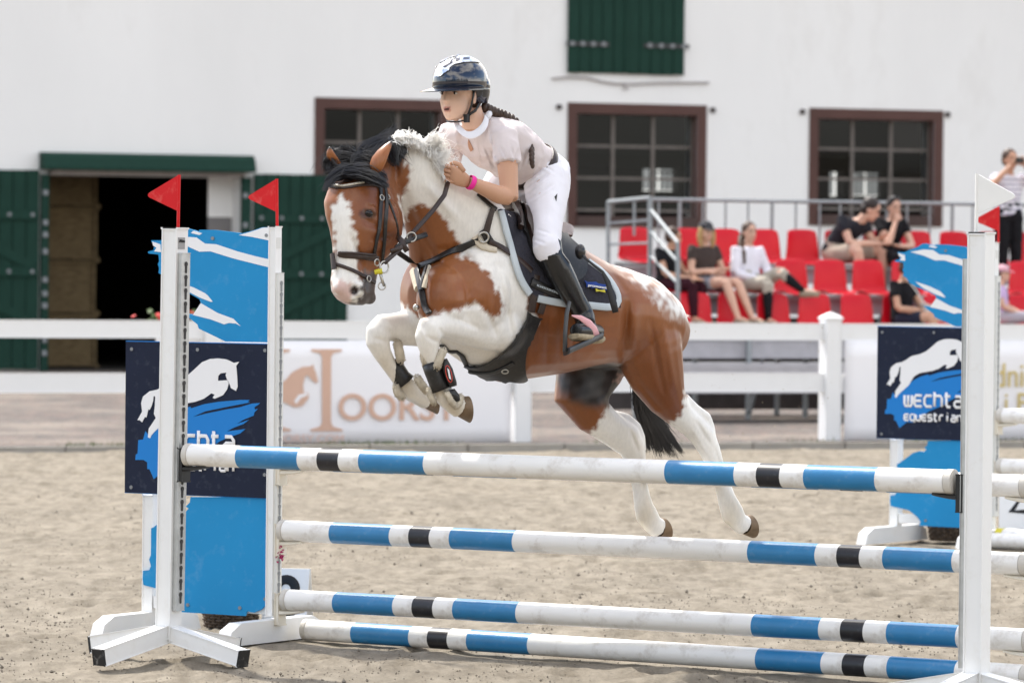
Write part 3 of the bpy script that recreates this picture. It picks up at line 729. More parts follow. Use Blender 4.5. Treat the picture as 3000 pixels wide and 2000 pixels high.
# ------------------------------------------------------------------ flags
def flag(base, m, label, xdir, s=1.0, lean=0.0):
    """stick and rounded triangular plastic pennant"""
    b = Vector(base); d = (PD * xdir).normalized(); up = (ZV + PD * lean).normalized()
    t = thing('jump_flag', b, label, 'flag')
    mb = MB(); mb.tube([b, b + up * .235 * s], .007 * s, 8); mb.build('stick', m, t)
    pts = []
    A, B_, Cp = (0.004, .233), (.004, .075), (.165, .145)
    for (x, y) in (A, B_, (.155, .134), (.163, .140), (.165, .147), (.160, .154), (.150, .160)): pts.append(b + d * x * s + up * y * s - PN * .003)
    mb = MB(); mb.prism(pts, PN * .006); mb.build('pennant', m, t)
    return t
def top_of(b0, px, py): return b0 + ZV * zpx(px, py, b0)
flag(top_of(bL0, 522, 668) + PD * .038, M['flag_r'], 'red triangular flag on the slim left stand, nearest the left edge', -1, 1.02, .015)

stL.rotation_euler = TILT.to_euler()
# ------------------------------------------------------------------ wing with the brush-stroke board
WO = Vector((BL.x, BL.y, 0)) - PD * .048                     # right-hand post of the wing
def wing_uv(x, y):
    p = vpl(x, y, WO + PN * .012, PN); return (p - WO).dot(PD), p.z
def cv(pts, ox, oy, sc_): return [wing_uv(ox + x / sc_, oy + y / sc_) for x, y in pts]
Lz = lambda pts: cv(pts, 350, 500, 2.4117)
Nz = lambda pts: cv(pts, 250, 950, 2.8514)
Qz = lambda pts: cv(pts, 240, 1450, 2.8513)
RN = lambda pts: [(445 + 1.565 * (x - 210), 283 + 1.79 * (y - 112)) for x, y in pts]
clampu = lambda P: [(min(u, -.022), z) for u, z in P]
UPPER = clampu(Lz([(1165, 400), (1005, 400), (930, 425), (860, 442), (780, 432), (660, 418), (560, 417), (555, 432), (520, 420), (470, 408), (440, 412), (400, 440), (330, 470), (285, 492), (220, 492), (222, 505), (250, 530), (235, 545), (240, 560), (195, 572), (200, 585), (270, 592), (275, 640), (265, 660), (275, 690), (270, 722), (300, 740), (330, 790), (400, 830), (490, 868), (560, 908), (570, 935), (515, 1015), (455, 1008), (500, 1050), (545, 1085), (555, 1115), (690, 1180), (745, 1207), (1165, 1215)]))
LOWER = clampu(Qz([(1660, 20), (1660, 912), (1590, 915), (1510, 935), (1490, 955), (1430, 980), (1370, 968), (1355, 1008), (810, 975), (825, 930), (795, 880), (700, 800), (585, 770), (510, 750), (500, 700), (505, 630), (555, 625), (570, 590), (555, 535), (570, 500), (572, 275), (590, 268), (680, 200), (740, 150), (810, 130), (860, 138), (885, 110), (860, 95), (895, 60), (900, 15)]))
STROKES = [clampu(Lz(p)) for p in (
    [(1080, 402), (1010, 402), (930, 430), (840, 455), (930, 468), (1080, 495)],
    [(335, 490), (455, 467), (540, 472), (600, 515), (680, 520), (830, 570), (960, 605), (1080, 628), (1080, 685), (940, 655), (800, 620), (640, 570), (560, 572), (455, 525)],
    [(380, 775), (455, 800), (520, 825), (600, 865), (620, 882), (655, 925), (640, 926), (560, 895), (455, 840)],
    [(570, 935), (690, 1005), (800, 1045), (852, 1098), (820, 1080), (770, 1075), (735, 1085), (640, 1050), (560, 1030), (515, 1018)],
    [(226, 500), (285, 520), (290, 575), (240, 570), (258, 545), (234, 530)],
    [(520, 424), (560, 436), (580, 442), (560, 455), (500, 440)])]
HORSE_L = RN([(315, 258), (275, 265), (240, 290), (230, 320), (235, 360), (210, 400), (222, 400), (235, 410), (250, 385), (258, 388), (268, 350), (276, 352), (285, 335), (294, 310), (296, 288), (305, 290), (303, 335), (298, 370), (308, 390), (270, 440), (266, 480), (278, 484), (285, 470), (300, 455), (330, 430), (360, 405), (395, 350), (430, 330), (447, 326)])
HORSE = Nz(HORSE_L + [(930, 645), (1000, 620), (1062, 575), (1090, 585), (1073, 612), (1090, 620), (1160, 590), (1195, 540), (1208, 490), (1195, 465), (1118, 470), (1120, 430), (1140, 408), (1188, 402), (1182, 425), (1192, 455), (1210, 485), (1222, 515), (1225, 530), (1268, 555), (1282, 520), (1278, 430), (1270, 345), (1295, 312), (1250, 320), (1190, 292), (1120, 283), (1050, 288), (985, 315), (920, 375), (870, 420), (800, 455)] + RN([(380, 220), (340, 245)]))
BRUSH = Nz([(430, 1085), (445, 1075), (450, 965), (490, 960), (510, 890), (530, 915), (590, 830), (660, 800), (740, 745), (800, 712), (885, 685), (890, 700), (1000, 665), (1120, 645), (1300, 630), (1380, 630), (1365, 645), (1385, 650), (1310, 665), (1180, 690), (1010, 725), (905, 772), (1010, 745), (1180, 710), (1300, 690), (1400, 660), (1468, 655), (1450, 672), (1420, 690), (1425, 710), (1450, 703), (1420, 735), (1415, 760), (1330, 795), (1270, 830), (1375, 795), (1330, 830), (1240, 865), (1190, 892), (1345, 872), (1300, 910), (1200, 945), (1130, 975), (1040, 1040), (900, 1100), (720, 1230), (660, 1225), (580, 1290), (545, 1210), (525, 1205), (525, 1150), (495, 1130), (425, 1130)])
bu0, bz1 = wing_uv(371, 1000); bu1, bz0 = wing_uv(795, 1459); bu1 = min(bu1, -.022)
GL = {'W': [[(0, 1), (0, .25), (.12, 0), (.88, 0), (1, .25), (1, 1)], [(.5, 1), (.5, 0)]], 'E': [[(1, 1), (.2, 1), (0, .8), (0, .2), (.2, 0), (1, 0)], [(0, .5), (.9, .5)]], 'C': [[(1, 1), (.25, 1), (0, .75), (0, .25), (.25, 0), (1, 0)]],
      'H': [[(0, 1.35), (0, 0)], [(0, .85), (.25, 1), (.8, 1), (1, .75), (1, 0)]], 'T': [[(.3, 1.35), (.3, .2), (.5, 0), (.95, 0)], [(0, 1), (.9, 1)]], 'A': [[(.1, 1), (.75, 1), (1, .75), (1, 0)], [(1, 0), (.2, 0), (0, .15), (0, .4), (.2, .55), (1, .55)]],
      'Q': [[(1, -.35), (1, 1), (.25, 1), (0, .75), (0, .25), (.25, 0), (1, 0)]], 'U': [[(0, 1), (0, .25), (.25, 0), (1, 0)], [(1, 1), (1, 0)]], 'S': [[(1, 1), (.2, 1), (0, .85), (.1, .55), (.9, .48), (1, .2), (.8, 0), (0, 0)]],
      'R': [[(0, 0), (0, .75), (.25, 1), (.95, 1)]], 'I': [[(.5, 1), (.5, 0)], [(.5, 1.35), (.55, 1.45)]], 'N': [[(0, 0), (0, 1), (.7, 1), (1, .75), (1, 0)]]}
def make_wing(org, label, group=None):
    t = thing('jump_wing', org, label, 'jump wing', group)
    P = lambda u, z, o=0.0: org + PD * u + ZV * z + PN * o
    def poly(name, pts, off, th, m, parent):
        mb = MB(); mb.prism([P(u, z, off) for u, z in pts], PN * th); return mb.build(name, m, parent)
    zt = max(z for _, z in UPPER) + .0
    # frame
    mb = MB(); mb.box(P(0, zt / 2 + .06), PD * .020, PN * .022, ZV * (zt / 2 - .06), bev=.005); mb.build('frame_post', M['white'], t)
    mb = MB(); mb.box(P(0, zt + .003), PD * .0195, PN * .0215, ZV * .003); mb.build('post_cap', M['blackcap'], t)
    ul = bu0 + .12
    mb = MB(); mb.box(P(ul, bz0 / 2 + .02, -.04), PD * .03, PN * .03, ZV * (bz0 / 2 - .03), bev=.005); mb.build('frame_post', M['white'], t)
    mb = MB(); mb.box(P(ul / 2, .155, -.03), PD * (abs(ul) / 2 - .036), PN * .02, ZV * .03); mb.build('cross_rail', M['white'], t)
    # cup track on the right post
    tz1 = zpx(815, 800, WO); mb = MB(); mb.box(P(.029, (.2 + tz1) / 2), PD * .009, PN * .022, ZV * (tz1 - .2) / 2, bev=.002); tr = mb.build('cup_track', M['plastic_w'], t)
    keyholes(tr, P(.038, .2), tz1 - .2, PD, PN, 28, M['bolt'])
    lb = MB(); lb.box(P(.0212, zpx(815, 712, WO)), PD * .001, PN * .018, ZV * .026); lb.build('maker_plate', M['plastic_w'], t)
    # feet
    for u, f, r in ((0, .42, .42), (ul, .42, .42)):
        c = P(u, 0); mb = MB()
        side = [(-r, 0), (f, 0), (f - .03, .07), (f - .11, .105), (-r + .11, .105), (-r + .03, .07)]
        mb.prism([c + PN * a + ZV * b + PD * -.035 for a, b in side], PD * .07); mb.build('foot', M['white'], t)
    # boards
    ub = poly('painted_panel', UPPER, -.006, .012, M['blue'], t); poly('painted_panel', LOWER, -.006, .012, M['blue'], t)
    for s in STROKES: poly('white_stroke', s, .0064, .0012, M['print_w'], ub)
    nb = poly('sign_board', [(bu0, bz0), (bu1, bz0), (bu1, bz1), (bu0, bz1)], .0085, .010, M['navy'], t)
    poly('blue_edge', [(bu0 - .003, bz0 - .003), (bu1 + .003, bz0 - .003), (bu1 + .003, bz1 + .004), (bu0 - .003, bz1 + .004)], .0078, .006, M['blue_logo'], nb)
    poly('brush_stroke', BRUSH, .0190, .0014, M['blue_logo'], nb)
    poly('horse_emblem', HORSE, .0210, .0014, M['print_w'], nb)
    def word(txt, n0, n1, w, name):
        (ua, za), (ub_, zb) = Nz([n0, n1]); n = len(txt); ad = (ub_ - ua) / n; mb = MB(); k = 0
        for i, ch in enumerate(txt):
            for line in GL[ch]:
                cw = .62 if ch in 'TRI' else .74
                pts = [P(ua + ad * (i + .06 + x * cw), zb + y * (za - zb), .0243 + .0002 * k) for x, y in line]
                mb.tube(pts, w, 8, flat=.16, ref=PN); k = (k + 1) % 5
        mb.build(name, M['print_w'], nb, smooth=True)
    word('WECHTA', (632, 918), (1272, 1062), .0092, 'lettering'); word('EQUESTRIAN', (632, 1135), (1260, 1225), .0068, 'lettering')
    for x, y in ((395, 206), (945, 211), (1508, 217), (1505, 1254), (390, 1358)):
        u, z = Nz([(x, y)])[0]; mb = MB(); mb.tube([P(u, z, .0184), P(u, z, .022)], .009, 8); mb.build('screw', M['bolt'], nb)
    for x, y in ((655, 478), (1035, 457)):
        u, z = Lz([(x, y)])[0]; mb = MB(); mb.tube([P(u, z, .006), P(u, z, .011)], .009, 8); mb.build('screw', M['bolt'], t)
    for x, y in ((880, 915), (1315, 940), (1527, 866)):
        u, z = Qz([(x, y)])[0]; mb = MB(); mb.tube([P(u, z, .006), P(u, z, .011)], .009, 8); mb.build('screw', M['bolt'], t)
    return t, zt
wingL, wzt = make_wing(WO, 'blue brush-stroke jump wing with a navy board, left behind the slim front stand')
flag(WO + ZV * wzt + PD * .012, M['flag_r'], 'red triangular flag on the right-hand post of the near blue wing', -1, .98, -.02)
# cups of the rear element (left ends on the wing's track)
for z, nm in ((z1, 'top'), (z2, 'middle'), (z3, 'lowest')):
    cup(Vector((BL.x, BL.y, z)) - PD * .0, PD, M['cup_w'], f'cream pole cup at the left end of the {nm} rear pole', 'cream cups on the near wing')
    cup(Vector((BR.x, BR.y, z)) + PD * .012, -PD, M['cup_w'], f'cream pole cup at the right end of the {nm} rear pole', 'cream cups at the right edge')
# magenta blossom caught on the wing post
p = Vector((BL.x, BL.y, zpx(838, 1620, BL))) + PN * .03 + PD * .02; mb = MB()
for k in range(26):
    c = p + Vector((random.gauss(0, .009), random.gauss(0, .009), random.gauss(0, .018))); d = Vector((random.gauss(0, 1), random.gauss(0, 1), random.gauss(0, 1))).normalized() * .008; e = d.orthogonal().normalized() * .006
    mb.add([c - d, c + e, c + d, c - e], [(0, 1, 2, 3)])
mb.tube([p, p + PD * -.03 + ZV * -.02], .002, 5)
tag(mb.build('blossom', M['pinkflower'], fix=False), 'tiny magenta blossom stuck beside the near wing post', 'flower')

# ------------------------------------------------------------------ number boards and baskets
def number_board(c, yaw, digit, label, h=.36, wd=.30):
    c = Vector(c); x = Vector((math.cos(yaw), math.sin(yaw), 0)); n = Vector((x.y, -x.x, 0))
    t = thing('number_board', c, label, 'number board')
    for sg, nm in ((1, 'front_panel'), (-1, 'back_panel')):
        b = c + n * .10 * sg; tp = c + n * .012 * sg + ZV * h
        mb = MB(); mb.prism([b - x * wd / 2, b + x * wd / 2, tp + x * wd / 2, tp - x * wd / 2], n * .006 * sg); pn = mb.build(nm, M['white'], t)
        if sg == 1:
            up = (tp - b).normalized(); p0 = b + up * .05 - x * wd * .30 + n * .006
            if digit == '9': path = [(.5 + .34 * math.cos(q), .72 + .22 * math.sin(q)) for q in [R_(-10 + 360 * i / 22) for i in range(23)]] + [(.84, .5), (.80, .25), (.62, .08), (.38, .05), (.2, .14)]
            else: path = [(.72, .0), (.72, 1), (.1, .32), (1, .32)]
            w2 = wd * .62; dm_ = MB(); dm_.tube([b + up * (.035 + qy * h * .78) + x * (qx - .5) * w2 + n * .0085 for qx, qy in path], .024, 8, flat=.10, ref=n); dm_.build('digit', M['number'], pn, smooth=True)
    return t
nbp = gnd(842, 1832); number_board(nbp, -R_(8), '9', 'white folding number board behind the near wing post', .285, .225)
def basket(c, r0, r1, h, label):
    c = Vector(c); t = thing('wicker_basket', c, label, 'basket')
    mb = MB()
    for k in range(11):
        z = h * (k + .5) / 11; r = r0 + (r1 - r0) * k / 11; pts = []
        for i in range(49):
            a = 2 * math.pi * i / 48; rr = r + .010 * math.sin(12 * a + math.pi * (k % 2)); pts.append(c + Vector((rr * math.cos(a), rr * math.sin(a), z)))
        mb.tube(pts, h / 22, 6)
    mb.build('weave', M['wicker'], t, smooth=True)
    mb = MB()
    for i in range(24):
        a = 2 * math.pi * (i + .5) / 24; mb.tube([c + Vector((r0 * math.cos(a), r0 * math.sin(a), 0)), c + Vector((r1 * math.cos(a), r1 * math.sin(a), h * 1.03))], .008, 6)
    mb.build('stake', M['wicker'], t)
    mb = MB(); mb.loft([(c + ZV * .005, (r0 * .97, 0, 0), (0, r0 * .97, 0)), (c + ZV * h * .95, (r1 * .95, 0, 0), (0, r1 * .95, 0))], 24); mb.build('liner', M['interior'], t)
    mb = MB()
    for k in range(260):
        a, q = random.uniform(0, 6.28), random.random() ** .5; p = c + Vector((r1 * q * math.cos(a), r1 * q * math.sin(a), h * .94 + abs(random.gauss(0, .015)))); d = Vector((random.gauss(0, 1), random.gauss(0, 1), random.gauss(0, 1))).normalized() * .022; e = d.orthogonal().normalized() * .014
        mb.add([p - d, p + e, p + d, p - e], [(0, 1, 2, 3)])
    mb.build('plants', M['leaf'], t, fix=False)
    return t
b_ = gnd(676, 1834); basket(b_, .12, .145, .16, 'brown wicker basket standing behind the near blue wing')

# ------------------------------------------------------------------ second jump further back on the right
W2O = gnd(2903, 1600); W2O.z = 0
PD_, PN_ = PD, PN
wing2 = copy_tree(wingL); wing2.location = W2O; wing2.rotation_euler = (0, 0, R_(-3.5))
tag(wing2, 'blurred blue brush-stroke wing with a navy board further back on the right')
r2 = Matrix.Rotation(R_(-3.5), 3, 'Z'); PD2 = r2 @ PD
flag(W2O + ZV * wzt + PD2 * .03, M['flag_r'], 'red triangular flag of the far jump, beside the white flag', -1, 1.0, -.01)
flag(top_of(bR0, 2842, 682) - PD * .022, M['flag_w'], 'white triangular flag on the slim right stand', 1, 1.03, 0)
W2A = W2O + PD2 * .048
for k, (y, b, lb) in enumerate(((1217, 'w', 'top'), (1365, 'w', 'second'), (1570, 'y', 'third'), (1615, 'w', 'lowest'))):
    z = zpx(2935, y, W2A); z = max(z, .052)
    a = Vector((W2A.x, W2A.y, z)); 
    if k == 3: a = a - PN * -.18
    bb = [(0, .012, 'cap'), (.012, .2, 'w'), (.2, .4, 'b'), (.4, .6, 'w'), (.6, .8, 'b'), (.8, .99, 'w'), (.99, 1, 'cap')]
    t = jump_pole(a, a + PD2 * 3.4, f'{lb} pole of the far jump, cut off by the right edge', bands=bb)
    if b == 'y':
        mb = MB(); mb.tube([a + PD2 * .002, a + PD2 * .05], .0535, 24); mb.build('yellow_band', M['yellow'], t, smooth=True, auto=50)
    if k < 3: cup(a, PD2, M['cup_w'], f'cream pole cup under the {lb} pole of the far jump', 'cups of the far jump')
n2 = gnd(3022, 1560); number_board(n2 + Vector((0, .5, 0)), R_(-5), '4', 'white number board under the poles of the far jump', .37, .34)
b_ = gnd(2785, 1582); basket(b_, .13, .155, .17, 'brown wicker basket under the far blue wing')

# ================================================================== BLEACHERS
def bl_pt(x, y, Z): return at(x, y, Z)
ROWS = [(53.0, 2264, 858), (53.8, 2430, 760), (54.6, 2347, 672)]
SEATX = [[2033, 2150, 2264, 2385, 2509, 2630, 2750, 2870, 2988], [1975, 2090, 2205, 2315, 2430, 2542, 2655, 2770, 2885, 3000], [1858, 2012, 2123, 2236, 2347, 2458, 2570, 2681, 2793, 2905, 3015]]
rowinfo = []
for Z, x, y in ROWS:
    A = at(x, y, Z); rowinfo.append((A, A.z))
def row_s(r, x):          # distance along the row for a pixel column
    A = rowinfo[r][0]; p = vpl(x, 800, A, FN); return (p - A).dot(FD)
def rp(r, s, off=0.0, z=0.0): A = rowinfo[r][0]; return Vector((A.x, A.y, 0)) + FD * s + FN * off + ZV * z
stand_t = thing('bleachers', rp(0, 1.5, 0, 0), 'grey metal three-row spectator stand behind the fence', 'bleachers')
S0 = [row_s(r, 1800) for r in range(3)]; S1 = [row_s(r, 3150) for r in range(3)]
PAN = .39
for r in range(3):
    pan = rowinfo[r][1] - PAN; fz = pan - .43
    n = 3
    for k in range(n):
        mb = MB(); mb.box(rp(r, (S0[r] + S1[r]) / 2, .28 + .2 * k, fz), FD * (S1[r] - S0[r]) / 2, FN * .095, ZV * .02); mb.build('deck_board', M['deck'], stand_t)
    mb = MB(); mb.box(rp(r, (S0[r] + S1[r]) / 2, .18, pan - .16), FD * (S1[r] - S0[r]) / 2, FN * .012, ZV * .09); mb.build('riser_board', M['deck'], stand_t)
    for q in (.02, .3):
        mb = MB(); mb.box(rp(r, (S0[r] + S1[r]) / 2, q, pan - .045), FD * (S1[r] - S0[r]) / 2, FN * .02, ZV * .02); mb.build('seat_rail', M['alu'], stand_t)
for k in range(5):
    s = S0[0] + .15 + (S1[0] - S0[0] - .3) * k / 4
    for r in range(3):
        zt_ = rowinfo[r][1] - PAN - .07
        mb = MB(); mb.box(rp(r, s, .3, (zt_ + .03) / 2), FD * .025, FN * .025, ZV * (zt_ / 2 - .03)); mb.build('support_post', M['alu'], stand_t)
    p, q = rp(2, s, .25, 1.35), rp(0, s, .35, .12); mb = MB(); mb.tube([p, q], .022, 6); mb.build('strut', M['alu'], stand_t)
for z in (.18, .46):
    mb = MB(); mb.box(rp(0, (S0[0] + S1[0]) / 2, .82, z + .2), FD * (S1[0] - S0[0]) / 2, FN * .1, ZV * .018); mb.build('step_board', M['deck'], stand_t)
for z0_, z1_, of_, nm_ in ((.74, .92, .2, 'front_board'), (.57, .70, .9, 'front_board')):
    mb = MB(); mb.box(rp(0, (S0[0] + S1[0]) / 2, of_, (z0_ + z1_) / 2), FD * (S1[0] - S0[0]) / 2, FN * .014, ZV * (z1_ - z0_) / 2); mb.build(nm_, M['deck'], stand_t)
for k in range(4):
    mb = MB(); mb.box(rp(2, (S0[2] + S1[2]) / 2, -.22, .22 + .28 * k), FD * (S1[2] - S0[2]) / 2, FN * .012, ZV * .125); mb.build('shade_board', M['shadeboard'], stand_t)  # boards added to darken the space under the stand like shade
# seat shell
def seat_mesh():
    prof = [(.045, .395, .165), (.03, .37, .185), (.012, .30, .195), (.0, .20, .203), (-.008, .10, .212), (-.02, .035, .22), (-.06, .005, .222), (-.14, -.005, .222), (-.24, .005, .22), (-.33, .012, .21), (-.37, -.012, .195)]
    mb = MB(); n = 8
    for (y, z, hw) in prof:
        for k in range(n + 1):
            u = -1 + 2 * k / n; c = .03 * (abs(u) ** 3)
            back = z > .06
            mb.v.append((u * hw, y - (c if back else 0), z + (0 if back else c * .9) - (.02 * abs(u) ** 6 if z > .38 else 0)))
    for i in range(len(prof) - 1):
        for k in range(n): mb.f.append([i * (n + 1) + k, i * (n + 1) + k + 1, (i + 1) * (n + 1) + k + 1, (i + 1) * (n + 1) + k]); mb.m.append(0)
    me = mb.mesh('seat_shell', smooth=True, fix=True)
    o = bpy.data.objects.new('t', me); COL.objects.link(o); m = o.modifiers.new('s', 'SOLIDIFY'); m.thickness = .014; m2 = o.modifiers.new('b', 'SUBSURF'); m2.levels = 1; m2.render_levels = 1
    dg = bpy.context.evaluated_depsgraph_get(); r = bpy.data.meshes.new_from_object(o.evaluated_get(dg)); bpy.data.objects.remove(o)
    r.polygons.foreach_set('use_smooth', [True] * len(r.polygons)); r.materials.append(M['redseat']); return r
SEAT = seat_mesh()
yaw = math.atan2(FD.y, FD.x)
rn = ['front row', 'middle row', 'top row']
ordn = ['first', 'second', 'third', 'fourth', 'fifth', 'sixth', 'seventh', 'eighth', 'ninth', 'tenth', 'eleventh']
for r in range(3):
    pan = rowinfo[r][1] - PAN
    for i, x in enumerate(SEATX[r]):
        o = bpy.data.objects.new('stadium_seat', SEAT); COL.objects.link(o); o.location = rp(r, row_s(r, x), 0, pan); o.rotation_euler = (R_(random.uniform(-1.5, 1.5)), 0, yaw + R_(random.uniform(-2, 2)))
        tag(o, f'red plastic stadium seat, {ordn[i]} from the left in the {rn[r]}', 'seat', 'red stadium seats')
# back rail and stair rail
rail = thing('guard_rail', rp(2, S0[2], -.25, rowinfo[2][1] - PAN - .45), 'grey metal guard rail behind the top row of red seats', 'railing')
A_ = rp(2, 0, -.28, 0); A_.z = 0
def rl(x, y, off=0.0):
    p = vpl(x, y, A_ + FN * off, FN); return p
zr = rl(2300, 590).z; zr0 = rowinfo[2][1] - PAN - .45
xa, xb = rl(1898, 590), rl(3050, 590)
mb = MB(); mb.tube([Vector((xa.x, xa.y, zr)), Vector((xb.x, xb.y, zr))], .022, 8); mb.build('top_rail', M['alu'], rail)
for k, x in enumerate((1930, 1992, 2060, 2126, 2192, 2262, 2332, 2402, 2462, 2530, 2598, 2658, 2724, 2790, 2850, 2915, 2980)):
    p = rl(x, 590); mb = MB(); rr = .022 if k % 4 == 1 else .013
    mb.tube([Vector((p.x, p.y, zr0)), Vector((p.x, p.y, zr))], rr, 8); mb.build('baluster', M['alu'], rail)
st = thing('stair_rail', rl(1905, 900, .3), 'grey metal handrail frame at the left end of the stand, sloping down to the right', 'railing')
def seg(pts, r=.022, nm='bar', o1=.5):
    mb = MB(); mb.tube([rl(x, y, o) for x, y, o in pts], r, 8); mb.build(nm, M['alu'], st)
seg([(1782, 940, .3), (1782, 592, .3)], .024, 'post'); seg([(1904, 900, 1.1), (1904, 578, 1.1)], .028, 'post'); seg([(1986, 960, 2.0), (1986, 712, 2.0)], .026, 'post')
seg([(1782, 592, .3), (1904, 580, 1.1)], .024, 'rail'); seg([(1782, 655, .3), (1904, 645, 1.1)], .014); seg([(1782, 716, .3), (1904, 712, 1.1)], .014); seg([(1858, 590, .8), (1858, 690, .8)], .016)
for y0, y1 in ((612, 712), (676, 768), (748, 830), (812, 895)): seg([(1904, y0, 1.1), (1986, y1, 2.0)], .022 if y0 == 612 else .018, 'rail')
# ================================================================== THE HORSE
HZ = 20.4; HS = FPX / HZ                              # horse depth and photo pixels per metre there
LX, LD = .643, -.766                                  # lateral (near side) vector: to the right and towards the camera
def H(x, y, d=0.0): return at(x, y, HZ + d)
def dm(x, lat=0.0): return (x - lat * LX * HS - 1560) / HS * .84 + lat * LD
def V(dx=0.0, dy=0.0, dd=0.0): return RT * (dx / HS) - UP * (dy / HS) + FW * dd    # pixel offsets + depth metres
LAT = V(LX * HS, 0, LD)
M_ = {}
def hair_coat():
    m = bpy.data.materials.new('horse_coat'); m.use_nodes = True; t = m.node_tree; b = t.nodes['Principled BSDF']
    a = t.nodes.new('ShaderNodeVertexColor'); a.layer_name = 'coat'
    tcn = t.nodes.new('ShaderNodeTexCoord'); mp = t.nodes.new('ShaderNodeMapping'); mp.inputs['Scale'].default_value = (1, 1, .35); mp.inputs['Rotation'].default_value = (0, .5, 0)
    t.links.new(tcn.outputs['Object'], mp.inputs[0])
    n = t.nodes.new('ShaderNodeTexNoise'); n.inputs['Scale'].default_value = 90; n.inputs['Detail'].default_value = 4; t.links.new(mp.outputs[0], n.inputs['Vector'])
    n2 = t.nodes.new('ShaderNodeTexNoise'); n2.inputs['Scale'].default_value = 5; n2.inputs['Detail'].default_value = 4; t.links.new(tcn.outputs['Object'], n2.inputs['Vector'])
    ad = t.nodes.new('ShaderNodeMath'); ad.operation = 'ADD'; t.links.new(n.outputs['Fac'], ad.inputs[0]); t.links.new(n2.outputs['Fac'], ad.inputs[1])
    mr = t.nodes.new('ShaderNodeMapRange'); mr.inputs[1].default_value = .6; mr.inputs[2].default_value = 1.4; mr.inputs[3].default_value = .89; mr.inputs[4].default_value = 1.09; t.links.new(ad.outputs[0], mr.inputs[0])
    mx = t.nodes.new('ShaderNodeMixRGB'); mx.blend_type = 'MULTIPLY'; mx.inputs[0].default_value = 1; t.links.new(a.outputs[0], mx.inputs[1]); t.links.new(mr.outputs[0], mx.inputs[2])
    t.links.new(mx.outputs[0], b.inputs['Base Color'])
    b.inputs['Roughness'].default_value = .32; b.inputs['Specular IOR Level'].default_value = .42; b.inputs['Sheen Weight'].default_value = .12; b.inputs['Sheen Roughness'].default_value = .4
    bp = t.nodes.new('ShaderNodeBump'); bp.inputs['Strength'].default_value = .08; bp.inputs['Distance'].default_value = .004; t.links.new(n.outputs['Fac'], bp.inputs['Height']); t.links.new(bp.outputs[0], b.inputs['Normal'])
    return m
M['coat'] = hair_coat()
M['leather_k'] = mat('black_leather', (.014, .013, .013), .38, .5, .2, 30, .1, 120, dirt=(.16, .14, .12), dscale=60, damt=.25)
M['leather_b'] = mat('brown_leather', (.032, .017, .013), .36, .5, .25, 25, .1, 120)
M['brass'] = mat('worn_steel', (.5, .48, .44), .3, .5, .1, metal=.9)
M['hoof'] = mat('hoof_horn', (.16, .105, .06), .5, .4, .5, 18, .2, 60)
M['fleece'] = mat('cream_fleece', (.62, .55, .44), .95, .1, .15, 40)
M['mane_k'] = mat('black_mane', (.014, .012, .013), .3, .6, .4, 30)
M['mane_w'] = mat('cream_mane', (.97, .96, .94), .6, .3, .1, 30)
def translucent(m, f):
    t = m.node_tree; b = t.nodes['Principled BSDF']; tr = t.nodes.new('ShaderNodeBsdfTranslucent'); mx = t.nodes.new('ShaderNodeMixShader'); mx.inputs[0].default_value = f
    src = b.inputs['Base Color'].links[0].from_socket; t.links.new(src, tr.inputs[0]); t.links.new(b.outputs[0], mx.inputs[1]); t.links.new(tr.outputs[0], mx.inputs[2]); t.links.new(mx.outputs[0], t.nodes['Material Output'].inputs[0])
translucent(M['mane_w'], .5)
M['mane_w2'] = mat('cream_mane_base', (.86, .84, .81), .7, .2, .05, 30, .25, 60)
M['pad'] = mat('grey_quilt', (.035, .034, .045), .8, .25, .15, 12, .6, 55)
M['padtrim'] = mat('pale_trim', (.52, .57, .60), .7, .3, .05, 10)
M['eye'] = mat('dark_eye', (.008, .005, .004), .12, .4)

def wrinkle(me, amp, sc_, st=(1, 1, 1)):
    n = len(me.vertices); co = np.empty(n * 3); me.vertices.foreach_get('co', co); co = co.reshape(-1, 3); nn = np.empty(n * 3); me.vertices.foreach_get('normal', nn); nn = nn.reshape(-1, 3)
    k = np.array([mnoise.noise(Vector((c[0] * sc_ * st[0], c[1] * sc_ * st[1], c[2] * sc_ * st[2]))) + .5 * mnoise.noise(Vector((c[0] * sc_ * 2.3, c[1] * sc_ * 2.1 + 7, c[2] * sc_ * 2.2))) for c in co])
    k = 1 - np.abs(k) * 2
    me.vertices.foreach_set('co', (co + nn * (k * amp)[:, None]).ravel()); me.update(); return me
def fold(me, lines, loc=Vector((0, 0, 0))):
    n = len(me.vertices); co = np.empty(n * 3); me.vertices.foreach_get('co', co); co = co.reshape(-1, 3); px, py, pz = project(co + np.array(loc)); zm = np.median(pz) + .05
    for x0, y0, x1, y1, w_, dp in lines:
        vx, vy = x1 - x0, y1 - y0; t = np.clip(((px - x0) * vx + (py - y0) * vy) / (vx * vx + vy * vy), 0, 1)
        s_ = ((px - x0 - t * vx) * -vy + (py - y0 - t * vy) * vx) / math.hypot(vx, vy); dd = ((px - x0 - t * vx) ** 2 + (py - y0 - t * vy) ** 2) / (w_ * w_)
        k = (np.exp(-dd) - .7 * np.exp(-((s_ - w_ * 1.6) / w_) ** 2 - np.maximum(0, dd - 8))) * np.sin(math.pi * np.clip(t, .02, .98)) ** .6 * (pz < zm)
        co = co + np.outer(k * dp, np.array(FW))
    me.vertices.foreach_set('co', co.ravel()); me.update(); return me
tags = []                                             # (point, tag) samples to know which limb a vertex belongs to
mbh = MB()
